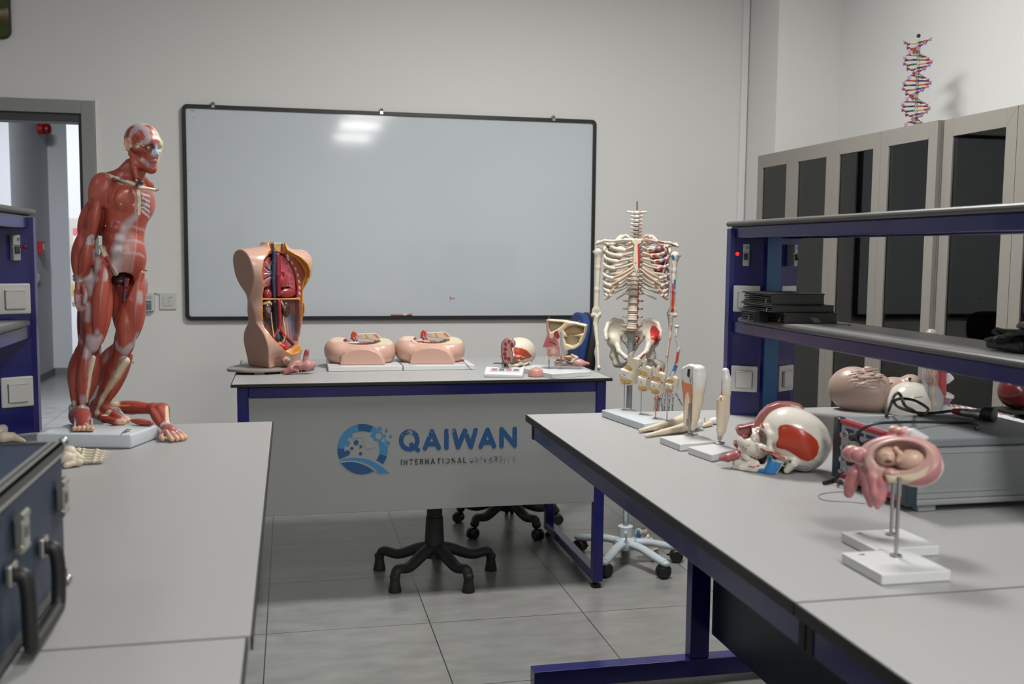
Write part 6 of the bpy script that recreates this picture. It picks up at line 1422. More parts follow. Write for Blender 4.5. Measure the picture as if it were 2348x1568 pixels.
for k, (x, y) in enumerate(((1.552, 4.012), (1.690, 4.215), (1.524, 4.452), (1.308, 4.45), (1.312, 4.075))):
    d = np.array([x, y, 0])-hubc; r = np.linalg.norm(d); d /= r
    P_ = spline([hubc+d*.03+[0, 0, zh+.006], hubc+d*r*.45+[0, 0, zh+.004], hubc+d*r*.8+[0, 0, zh-.012], hubc+d*(r+.012)+[0, 0, .066]], 5); m = len(P_)
    MB().tube(P_, np.linspace(.0225, .021, m), 14, flat=.75).ell(P_[-1], (.020, .020, .014)).build('stand_leg', wh, sk, True)
    e = np.array([x, y, 0.]); a = 2.3 if k == 0 else k*1.3; t = np.array([math.cos(a), math.sin(a), 0]) if k else np.array([.93, .36, 0]); t = np.array([.35, -.93, 0]) if k == 0 else t
    f = MB(); f.rod(e+[0, 0, .046], e+[0, 0, .064], .006, 10)
    for s in (-1, 1): f.lathe([(.004, -.011), (.024, -.011), (.0295, -.006), (.0295, .006), (.024, .011), (.004, .011)], e+t*s*.013+np.array([0, 0, .0298]), 22, frame_to(t))
    f.cbox(e+np.array([0, 0, .044]), (.016, .016, .012), None, .004)
    n_ = np.array([-t[1], t[0], 0]); f.rod(e+n_*.028+[0, 0, .034], e+n_*.043+[0, 0, .034], .004, 8)
    f.build('caster', M['black'], sk, True)
# ================================================================== right bench
# ------------------------------------------------------------------ row of four jaw models
jt = ZB+.022
jq = [atz(1379, 939, jt), atz(1440, 934.7, jt), atz(1537, 964, jt), atz(1477, 972, jt)]
jo = thing('jaw_model', 'four jaw sections with exposed teeth on thin rods over one long white plinth', 'anatomical model', (jq[0]+jq[2])/2*np.array([1, 1, 0])+np.array([0, 0, ZB]))
MB().prism([p[:2] for p in jq], ZB+.0005, jt, bev=.003).build('plinth', M['base_b'], jo, True)
IVJ, ORG, TO = (.68, .60, .47), (.50, .22, .035), (.72, .68, .58)
def jaw(rod, top, x0, y0, w, h, kind):
    """(x0, y0, w, h) photo box of the jaw; shapes drawn on a 0..100 grid inside it"""
    b = atz(rod[0], rod[1], jt); D = (b-C0)@CF; c = C0+ray(x0+w*.5, y0+h*.5)*D; R = view_frame(c, -18); F = R[:, 1]
    g = lambda pts: [(x0+w*u/100, y0+h*v/100) for u, v in pts]
    P3 = lambda u, v, f=0: onplane(x0+w*u/100, y0+h*v/100, c+F*f, F)
    sc = h*D/FPX
    S = SDF(.0014, .003)
    if kind == 0:
        S.polyx(g([(40, 36), (38, 25), (46, 8), (66, 0), (60, 18), (82, 20), (92, 24), (96, 40), (80, 55), (76, 66), (64, 60), (30, 62), (22, 52)]), c, R, -.034, -.004, IVJ, .004, 'add', .005)
        S.polyx(g([(2, 95), (10, 88), (8, 78), (14, 74), (50, 78), (58, 60), (58, 42), (64, 58), (78, 64), (86, 50), (100, 48), (98, 66), (86, 84), (70, 97), (48, 100), (20, 99)]), c, R, -.034, -.002, IVJ, .004, 'add', .005)
        up = [(20+i*8.2, 54+i*1.6) for i in range(6)]; lo = [(15+i*7.5, 69+i*2.2) for i in range(6)]
        rows = [[(38, 36), (56, 37), (72, 46), (70, 53), (52, 45), (26, 47)]]; root = [(30, 42), (50, 42), (64, 50), (62, 57), (26, 49)]; root2 = [(12, 80), (58, 84), (62, 90), (54, 96), (22, 95)]
    else:
        S.polyx(g([(18, 36), (30, 26), (42, 8), (52, 0), (58, 8), (52, 20), (66, 22), (92, 28), (98, 40), (88, 56), (60, 52), (20, 52)]) if kind != 3 else g([(12, 34), (40, 26), (60, 0), (70, 22), (96, 32), (98, 50), (74, 62), (50, 54), (16, 46)]), c, R, -.03, -.004, IVJ, .004, 'add', .005)
        S.polyx(g([(6, 92), (12, 72), (60, 76), (66, 56), (80, 60), (96, 52), (94, 74), (80, 92), (56, 100), (20, 97)]), c, R, -.03, -.003, IVJ, .004, 'add', .005)
        up = [(22+i*9.5, 55+i*1.2) for i in range(5)]; lo = [(18+i*9.5, 68+i*1.6) for i in range(5)]
        root = [(24, 36), (66, 40), (72, 48), (64, 52), (22, 47)]; root2 = [(14, 80), (58, 82), (66, 88), (56, 94), (18, 93)]; 
    S.chain([P3(*up[0], -.006), P3(*up[-1], -.006)], sc*.055, IVJ, .003).chain([P3(*lo[0], -.006), P3(*lo[-1], -.006)], sc*.055, IVJ, .003)
    S.ppoly(g(root), c, R, ORG, -.012).ppoly(g(root2), c, R, ORG, -.012)
    for pts in (root, root2):
        S.pstroke(g([pts[-1], pts[0], pts[1], pts[2]] if pts is root else [pts[0], pts[-1], pts[-2], pts[-3], pts[-4]]), c, R, .0009, (.45, .05, .05), -.012)
        for i in range(6):
            t = (i+.5)/6; a = np.array(pts[0])*(1-t)+np.array(pts[1])*t; b_ = np.array(pts[-1])*(1-t)+np.array(pts[2])*t
            S.pstroke(g([a*.85+b_*.15, a*.1+b_*.9]), c, R, sc*.022, (.66, .46, .16), -.012); S.pstroke(g([a, b_*.9+a*.1]), c, R, .0004, (.35, .04, .03), -.012)
    for r_, s_ in ((up, 1), (lo, -1)):
        for i, (u, v) in enumerate(r_): S.ell(P3(u, v+s_*4, .001), (sc*.047, sc*.045, sc*.07), R, TO, .0008)
    S.pstroke(g([(up[1][0], 66), (up[2][0], 70)]), c, R, .001, (.03, .03, .03), -.012)
    S.build('jaw_section', M['vg'], jo)
    t = C0+ray(*top)*D; MB().rod((b[0], b[1], jt+.0005), (b[0], b[1], t[2]+.012), .0017, 8).lathe([(.006, jt+.0004), (.0055, jt+.003), (.002, jt+.004)], (b[0], b[1], 0), 12).build('rod', M['steel'], jo, True)
jaw((1431, 940), (1432, 883), 1416, 806, 51, 78, 0); jaw((1469.6, 950), (1470.8, 899), 1459, 823, 34, 78, 1); jaw((1503, 959.5), (1504, 905), 1487, 839, 37, 68, 2); jaw((1529, 965), (1530, 902), 1521, 852, 31, 51, 3)
# ------------------------------------------------------------------ molar on a rod
ENA, DEN, PUL = (.74, .74, .73), (.70, .60, .45), (.60, .22, .12)
def plinth(o, q, zt, m='base_w', bev=.002): MB().prism([p[:2] for p in q], ZB+.0005, zt, bev=bev).build('plinth', M[m], o)
zt = ZB+.018
q1 = [atz(1512.5, 1001, zt), atz(1603, 995, zt), atz(1645, 1012, zt), atz(1560, 1019, zt)]
to = thing('tooth_model', 'large opened molar model with orange pulp and dark decay, upright on a white plinth', 'anatomical model', sum(q1)/4*np.array([1, 1, 0])+np.array([0, 0, ZB]), 'giant teeth on the right bench')
plinth(to, q1, zt)
tb = atz(1580.5, 998, zt); c = np.array([tb[0], tb[1], at(1588, 910, tb[1])[2]]); R = view_frame(c, -22); F = R[:, 1]
S = SDF(.0017, .004)
tp = [(1563, 848), (1571, 840), (1580, 837), (1592, 840), (1596, 870), (1594, 910), (1591, 950), (1588, 985), (1583, 986), (1580.5, 975), (1580.5, 950), (1579.5, 922), (1576, 935), (1571, 980), (1566.5, 979), (1566, 930), (1565, 905), (1562, 880)]
P3 = lambda px, py, f=0: onplane(px, py, c+F*f, F)
S.polyx(tp, c, R, -.030, 0, DEN, .004, 'add', .003)
S.chain([P3(1599, 858, -.018), P3(1598, 885, -.018), P3(1595, 920, -.016), P3(1591, 955, -.013), P3(1587, 984, -.009)], [.0235, .0225, .019, .0145, .007], DEN, .006)
S.ell(P3(1599, 862, -.02), (.026, .026, .027), R, ENA, .008).ell(P3(1574, 849, -.016), (.013, .016, .012), R, ENA, .006).ell(P3(1603, 846, -.016), (.015, .02, .010), R, ENA, .006).ell(P3(1584, 842, -.02), (.012, .014, .009), R, ENA, .006)
S.polyx([(1555, 830), (1590, 832), (1590, 870), (1588, 920), (1586, 980), (1560, 985), (1555, 900)], c, R, .0, .05, (.66, .59, .47), .0, 'sub', 0)
S.paint(lambda X: np.clip((X[:, 2]-at(1600, 898, tb[1])[2])/.03, 0, 1)*np.clip(((X-c)@R[:, 0]-.0)/.004+.5, 0, 1), ENA)
S.ppoly([(1561, 832), (1590, 832), (1590, 872), (1562, 872)], c, R, (.60, .60, .58), -.002, .01)
S.ppoly([(1561.5, 872), (1566, 871), (1570, 877), (1577, 878), (1586, 881), (1587.5, 905), (1586.5, 960), (1584.5, 975), (1583.5, 940), (1581, 915), (1577.5, 898), (1572, 905), (1569, 930), (1568, 976), (1566.5, 976), (1566, 915), (1563, 892)], c, R, PUL, -.006, .02)
S.ppoly([(1577, 845), (1583, 846), (1582, 860), (1579, 866), (1575, 861)], c, R, (.035, .02, .015), -.006, .02).pstroke([(1580, 862), (1582.5, 870), (1583.5, 877)], c, R, .0012, (.05, .03, .02), -.006)
S.build('tooth', M['vg'], to)
MB().lathe([(.013, zt), (.013, zt+.004), (.008, zt+.006), (.0034, zt+.006), (.0034, at(1580, 925, tb[1])[2])], (tb[0], tb[1], 0), 18).build('rod', M['steel'], to, True)
bl_ = MB((0, 0, 2e-5)); bl_.stroke([(1592, 996), (1600, 995)], 2.2, lambda x, y: atz(x, y, zt+.0004)); bl_.build('printed_mark', mat('navy_mark', (.06, .08, .22), .4), to)
# lying half of the molar
lo_ = atz(1540, 995, ZB)
S = SDF(.0017, .005)
def U(px, py, h): p = atz(px, py, ZB); p[2] = ZB+h; return p
S.chain([U(1468, 993, .008), U(1500, 988, .011), U(1540, 980, .013), U(1570, 972, .016)], [.006, .0095, .0115, .017], DEN, .006).chain([U(1482, 1004, .0075), U(1520, 998, .010), U(1560, 993, .014), U(1584, 988, .018)], [.0055, .009, .0125, .018], DEN, .006)
S.ell(U(1591, 985, .019), (.026, .024, .019), None, ENA, .008).ell(U(1578, 972, .019), (.022, .02, .019), None, ENA, .008)
S.chain([U(1502, 977, .021), U(1535, 970, .023), U(1558, 966, .03)], [.003, .0045, .006], (.62, .50, .36), .003, 'sub').chain([U(1520, 990, .018), U(1556, 982, .024)], [.0035, .0055], (.62, .50, .36), .003, 'sub')
a_, b_ = U(1470, 992, .0125), U(1604, 984, .034); n_ = np.cross(np.cross(b_-a_, [0, 0, 1.]), b_-a_); S.half(a_, n_*np.sign(n_[2]), (.70, .61, .47), .001)
S.half((0, 0, ZB+.0006), (0, 0, -1))
tag(S.build('tooth_half', M['vg'], None, lo_), 'loose two-rooted half of the molar lying flat on the bench behind its plinth', 'anatomical model piece', 'giant teeth on the right bench')
S = SDF(.0017, .004)
S.ell(U(1640, 973, .011), (.022, .012, .011), rotm(0, 0, .1), ENA, .004).chain([U(1612, 981, .006), U(1628, 977, .009)], [.005, .009], DEN, .006); S.half((0, 0, ZB+.0006), (0, 0, -1)); S.paint(lambda X: np.clip((X[:, 2]-ZB-.016)/.002, 0, 1)*np.clip((U(1636, 975, 0)[0]-X[:, 0])/.01, 0, 1), (.62, .5, .36))
o2 = thing('tooth_piece', 'small white crowned tooth half lying on the bench between the molar and the incisor', 'anatomical model piece', U(1628, 978, 0), 'giant teeth on the right bench')
S.build('tooth_body', M['vg'], o2); MB().rod(U(1616, 975, .010), U(1615, 968, .014), .0012, 6).build('pin', M['steel'], o2, True)
# incisor on a rod
q2 = [atz(1577, 1024, zt), atz(1651, 1016, zt), atz(1690, 1029, zt), atz(1633, 1043, zt)]
io = thing('tooth_model', 'slim opened incisor model on a rod over a white plinth beside the skull tongue', 'anatomical model', sum(q2)/4*np.array([1, 1, 0])+np.array([0, 0, ZB]), 'giant teeth on the right bench')
plinth(io, q2, zt)
tb = atz(1650, 1018, zt); c = np.array([tb[0], tb[1], at(1658, 930, tb[1])[2]]); R = view_frame(c, -40); F = R[:, 1]
S = SDF(.0016, .003)
P3 = lambda px, py, f=0: onplane(px, py, c+F*f, F)
S.chain([P3(1663, 852, -.012), P3(1665, 870, -.012), P3(1663, 900, -.012), P3(1661, 950, -.012), P3(1656, 985, -.010), P3(1651, 1004, -.008)], [.010, .0125, .0135, .0135, .010, .006], DEN, .004)
S.chain([P3(1655, 918, .0), P3(1654, 950, .0), P3(1652, 985, -.002), P3(1650, 1004, -.006)], [.0135, .013, .010, .006], DEN, .003)
S.polyx([(1640, 840), (1653.5, 840), (1654, 914), (1640, 914)], c, R, -.03, .03, (.62, .55, .43), .0, 'sub', 0)
S.paint(lambda X: np.clip((X[:, 2]-at(1663, 905, tb[1])[2])/.028, 0, 1), ENA)
S.ppx([(1653, 874), (1652.5, 895), (1652.5, 915)], [.0022, .003, .0028], PUL, .001, 1)
S.half(P3(1655, 916.5)+np.array([0, 0, 0]), (0, 0, 1), None) if False else None
S.build('tooth', M['vg'], io)
MB().lathe([(.013, zt), (.013, zt+.004), (.008, zt+.006), (.0028, zt+.006), (.0028, at(1650, 1000, tb[1])[2])], (tb[0], tb[1], 0), 18).build('rod', M['steel'], io, True)
bl_ = MB((0, 0, 2e-5)); bl_.stroke([(1656, 1017), (1662, 1015)], 2.2, lambda x, y: atz(x, y, zt+.0004)); bl_.build('printed_mark', bpy.data.materials['navy_mark'], io)
# ------------------------------------------------------------------ skull with half a face and its tongue out
sc0 = atz(1790, 1083, ZB); c = np.array([0, 0, 0.]); D = (sc0-C0)@CF+.015; c = C0+ray(1818, 1002)*D; R = view_frame(c, -82, 0)
p_ = math.radians(27); R = np.stack([R[:, 0], R[:, 1]*math.cos(p_)+R[:, 2]*math.sin(p_), R[:, 2]*math.cos(p_)-R[:, 1]*math.sin(p_)], 1)
IVS = (.68, .64, .56)
sko = thing('skull_model', 'half-faced skull on the bench with red and blue muscle patches and its tongue sticking out', 'anatomical model', (c[0], c[1], ZB))
S = SDF(.0019, .005)
V = skull(S, c, R, .1725, True, 8, IVS)
fl = view_frame(c, 6)
FS = (.33, .115, .105)
K3 = lambda px, py, f=0: onplane(px, py, c+fl[:, 1]*f, fl[:, 1])
S.polyx([(1742, 1083), (1732, 1072), (1745, 1062), (1753, 1052), (1757, 1037), (1763, 1036), (1771, 1046), (1786, 1048), (1796, 1040), (1801, 1046), (1786, 1066), (1771, 1082)], c, fl, .031, .041, IVS, .004, 'add', .003)
S.chain([K3(1688, 1076, .004), K3(1705, 1074, .018), K3(1728, 1074, .030), K3(1745, 1073, .034)], [.0125, .0135, .012, .009], IVS, .005).chain([K3(1690, 1060, .006), K3(1715, 1062, .020), K3(1735, 1062, .028)], [.008, .009, .007], IVS, .004)
S.chain([K3(1706, 1014, .004), K3(1722, 1022, .018), K3(1738, 1030, .026)], [.016, .018, .013], IVS, .006).chain([K3(1724, 988, .004), K3(1730, 1000, .012)], [.007, .014], IVS, .006)
for i in range(8):
    t = i/7; S.ell(K3(1694+41*t, 1029+18*t, .010+.018*t), (.0032, .004, .0058), fl, (.70, .62, .52), .0006); S.ell(K3(1698+37*t, 1049+8*t, .010+.018*t), (.0031, .004, .0052), fl, (.70, .62, .52), .0006)
prof = [(1838, 931), (1815, 925), (1785, 925), (1762, 933), (1745, 949), (1735, 964), (1731, 972), (1722, 974), (1706, 978), (1694, 979), (1687, 987), (1691, 997), (1701, 1004), (1702, 1012), (1695, 1017), (1684, 1015), (1682.5, 1023), (1690, 1030), (1690, 1045), (1684, 1052), (1681, 1066), (1680, 1078), (1688, 1084), (1720, 1085), (1800, 1060), (1860, 1000), (1845, 938)]
S.polyx(prof, c, fl, -.046, -.004, FS, .003, 'add', .006)
S.polyx([(1692, 985), (1706, 982), (1722, 978), (1723, 1004), (1704, 1003)], c, fl, -.012, .02, (.20, .06, .055), .002, 'sub', .003)
S.half((0, 0, ZB+.0008), (0, 0, -1))
S.paint(lambda X: np.clip((-(X-c)@R[:, 0]-.0035)/.002, 0, 1)*np.clip(((X-c)@R[:, 1]+.03)/.01, 0, 1), FS)
tmp = [(1779, 974), (1784, 967), (1797, 964), (1815, 966), (1835, 975), (1855, 988), (1867, 1000), (1872, 1015), (1868, 1032), (1858, 1044), (1845, 1048), (1830, 1043), (1812, 1030), (1797, 1022), (1777, 1018), (1774, 1008), (1780, 994)]
SRd, SBl = (.42, .042, .018), (.035, .20, .47)
S.ppoly(tmp, c, fl, SRd, .0)
S.ppoly([(1756, 1040), (1762, 1037), (1770, 1047), (1789, 1050), (1783, 1062), (1772, 1077), (1758, 1082), (1740, 1080), (1733, 1073), (1736, 1066), (1750, 1065), (1755, 1055)], c, fl, SBl, .0)
for a, w in (([(1742, 1020), (1752, 1026), (1768, 1026), (1785, 1034), (1793, 1038)], .0028), ([(1704, 1073), (1712, 1073)], .001), ([(1700, 1077), (1717, 1077)], .001), ([(1698, 1081), (1723, 1083)], .001), ([(1716, 1062), (1726, 1063), (1737, 1060)], .0016), ([(1744, 966), (1747, 973)], .0026), ([(1733, 985), (1734, 992)], .0008), ([(1737, 990), (1742, 984), (1746, 990), (1744, 998), (1738, 992)], .0008), ([(1732, 1003), (1736, 1005)], .0009), ([(1731, 1012), (1735, 1014)], .0009), ([(1713, 1016), (1716, 1014)], .001), ([(1702, 1021), (1704, 1019)], .001), ([(1707, 1025), (1709, 1022)], .0011), ([(1722, 1037), (1737, 1042)], .0009), ([(1863, 1070), (1866, 1076)], .0014), ([(1869, 1068), (1872, 1073)], .0014)): S.pstroke(a, c, fl, w, SRd, .0)
for a in ([(1813, 1061), (1825, 1059), (1842, 1061), (1851, 1067)], [(1813, 1066), (1825, 1064), (1838, 1066), (1848, 1071)], [(1814, 1071), (1825, 1069), (1836, 1071)], [(1825, 1075), (1830, 1078)], [(1857, 1076), (1858, 1080)]): S.pstroke(a, c, fl, .0011, SBl, .0)
S.pstroke([(1860, 1043), (1875, 1055), (1882, 1064)], c, fl, .0005, (.2, .17, .13), .0); S.pstroke([(1720, 1042), (1735, 1048)], c, fl, .0018, (.10, .035, .03), -.002)
S.build('skull_body', M['vg'], sko)
s = SDF(.0017, .004); cT = c+fl[:, 1]*-.002
L3 = lambda px, py, f=0: onplane(px, py, cT+fl[:, 1]*f, fl[:, 1])
s.chain([L3(1712, 1040, -.005), L3(1690, 1043, .0), L3(1668, 1049, .0), L3(1655, 1051, .0)], [.0105, .0115, .010, .0065], (.37, .10, .11), .003, sq=(fl[:, 1], 1.4)); s.pstroke([(1700, 1037), (1670, 1045), (1656, 1049)], cT, fl, .0008, (.28, .07, .075), -.01)
s.build('tongue', M['v'], sko)
# ------------------------------------------------------------------ instrument box
io_ = thing('instrument_box', 'grey electronic instrument with red trimmed front panel of knobs and sockets, on the bench', 'instrument', (1.36, 1.89, ZB))
bx0, bx1, by0, by1, bz0, bz1 = 1.190, 1.56, 1.752, 2.038, ZB+.014, 1.026
gm = mat('light_grey_case', (.26, .275, .285), .45, noise=.05, nscale=80); gd = mat('grey_top_cover', (.17, .185, .195), .5, noise=.06, nscale=80)
MB().box((bx0+.006, by0+.004, bz1-.018), (bx1, by1-.004, bz1), .004).build('top_cover', gd, io_)
b = MB(); b.box((bx0+.012, by0, bz0+.012), (bx1, by1, bz1-.0185), .002)
for k in range(16): b.box((bx0+.03, by0-.0007, bz0+.034+k*.0043), (bx1-.02, by0+.0005, bz0+.0356+k*.0043))
b.box((bx0+.012, by0-.003, bz0), (bx1, by1+.003, bz0+.0118), .003); b.box((bx0+.012, by0-.002, bz0+.026), (bx1, by0+.0005, bz0+.029)); b.box((bx0+.012, by0-.002, bz1-.028), (bx1, by0+.0005, bz1-.0195))
b.build('case_body', gm, io_)
nv = mat('dark_teal_bezel', (.012, .03, .042), .35); rd = mat('crimson_trim', (.36, .02, .045), .35)
for y in (by0-.002, by1-.022): MB().box((bx0-.008, y, bz0-.002), (bx0+.014, y+.024, bz1+.001), .004).build('bezel_column', nv, io_)
for z in (bz0+.001, bz1-.011): MB().box((bx0-.006, by0+.0225, z), (bx0+.012, by1-.0225, z+.010), .002).build('bezel_strip', rd, io_)
MB().box((bx0-.001, by0+.0225, bz0+.0115), (bx0+.0115, by1-.0225, bz1-.0115)).build('front_panel', mat('panel_face', (.46, .48, .50), .4), io_)
def fp_(px, py): p = atx(px, py, bx0-.001); return p
pb = mat('panel_blue_label', (.03, .04, .16), .4)
for a, b_ in (((1940, 972), (1959, 977)), ((1963, 979), (1981, 986)), ((1986, 986), (2048, 1004))):
    y0_, y1_ = fp_(*a)[1], fp_(*b_)[1]; z = bz1-.0215; MB().box((bx0-.0014, min(y0_, y1_), z-.004), (bx0-.0011, max(y0_, y1_), z+.004)).build('panel_label', pb, io_)
RX = frame_to((-1, 0, 0))
for px, py in ((1945, 996), (1945, 1025), (1942, 1052), (1940, 1081)):
    p = fp_(px, py); MB().lathe([(.0075, 0), (.0075, .004), (.0048, .0045), (.0048, .014), (.0058, .0145), (.0058, .017), (.003, .017)], p, 14, RX).build('socket', M['chrome'], io_, True)
for px, py in ((1966, 1003), (1963, 1031), (1992, 1019), (1960, 1060), (2016, 1030), (2010, 1066)):
    p = fp_(px, py); MB().lathe([(.0095, .0005), (.0095, .003), (.0078, .004), (.007, .017), (.006, .018)], p, 18, RX).build('knob', M['black'], io_, True)
tx = MB(); 
for k in range(22):
    y = by0+.04+RNG.random()*(by1-by0-.08); z = bz0+.022+RNG.random()*.08; tx.box((bx0-.00125, y-.004, z), (bx0-.0011, y+.004, z+.0014))
tx.build('panel_print', mat('panel_print_ink', (.10, .12, .2), .5), io_)
for x in (bx0+.02, bx1-.05):
    for y in (by0+.004, by1-.03): MB().box((x, y, ZB+.0004), (x+.04, y+.024, bz0-.0004), .003).build('foot', gm, io_)
# cables and probe on top
ztop = bz1+.0042
def top(px, py, h=0): p = atz(px, py, ztop); p[2] += h; return p
pa, pb_ = top(2182, 950, .008), top(2281, 963, .008)
pr = thing('probe', 'steel probe with a red band and a black end cap lying on the grey instrument', 'probe', (pa+pb_)/2*np.array([1, 1, 0])+np.array([0, 0, bz1]))
ux = (pb_-pa)/np.linalg.norm(pb_-pa); Lp_ = np.linalg.norm(pb_-pa); Rp = frame_to(ux)
MB().lathe([(.0035, 0), (.006, .003), (.0085, Lp_*.2), (.009, Lp_*.24)], pa, 18, Rp).build('red_band', mat('red_band_plastic', (.30, .03, .03), .4), pr, True)
MB().lathe([(.0088, Lp_*.245), (.0095, Lp_*.3), (.0105, Lp_*.55), (.0125, Lp_*.58), (.0125, Lp_*.70), (.011, Lp_*.705)], pa, 20, Rp).build('steel_body', M['chrome'], pr, True)
MB().lathe([(.0126, Lp_*.715), (.0165, Lp_*.76), (.0175, Lp_*.9), (.016, Lp_*.99), (.012, Lp_)], pa+np.array([0, 0, .003]), 20, Rp).build('end_cap', M['black'], pr, True)
def lift(px, py, Y): return at(px, py, Y)
cab = [pa-ux*.001, top(2140, 947), top(2110, 947), top(2082, 945, .004), top(2058, 940, .008), top(2050, 932, .012), top(2066, 927, .014), top(2095, 929, .012), top(2122, 938, .006), top(2128, 946, .004), top(2112, 951), top(2092, 948, .008), lift(2075, 930, 1.93), lift(2066, 908, 1.93), lift(2058, 901, 1.93), lift(2050, 908, 1.93), lift(2045, 922, 1.92), top(2038, 945, .006), top(2032, 955, .001)]
tag(MB().tube(spline(cab, 7), .0034, 8).build('probe_cable', M['black'], None, True, origin=tuple(cab[1])), 'black probe cable looped on top of the grey instrument', 'cable')
cab = [fp_(1994, 1019)+np.array([-.02, 0, 0]), fp_(2003, 1008)+np.array([-.04, 0, .012]), fp_(2022, 992)+np.array([-.022, 0, .018]), top(2066, 981, .012), top(2120, 974, .006), top(2180, 969), top(2226, 970), top(2243, 977), top(2236, 983)]
tag(MB().tube(spline(cab, 7), .003, 8).build('signal_cable', M['black'], None, True, origin=tuple(cab[5])), 'black cable running from a front knob of the instrument over its top edge', 'cable')
cz = lambda px, py, h=.0045: U(px, py, h)
lead = thing('test_lead', 'black lead with a blunt plug lying in front of the instrument', 'cable', cz(1890, 1112, 0))
MB().tube(spline([cz(1889, 1112), cz(1900, 1109), cz(1912, 1104)], 4), [.0045]*5+[.004]*4, 10).build('plug', M['black'], lead, True)
MB().tube(spline([cz(1912, 1104, .005), cz(1925, 1099, .010), fp_(1937, 1092)+np.array([-.022, 0, -.006]), fp_(1941, 1083)+np.array([-.0175, 0, 0])], 5), .003, 8).build('lead', M['black'], lead, True)
tag(MB().tube(spline([cz(1962, 1128, .001), cz(1915, 1129, .001), cz(1882, 1134, .001), cz(1878, 1142, .001), cz(1898, 1149, .001), cz(1950, 1152, .001), cz(1985, 1156, .001)], 8), .0008, 6).build('thin_wire', mat('grey_wire', (.2, .2, .2), .5), None, True, origin=tuple(cz(1915, 1140, 0))), 'thin grey wire looped on the bench in front of the instrument', 'wire')
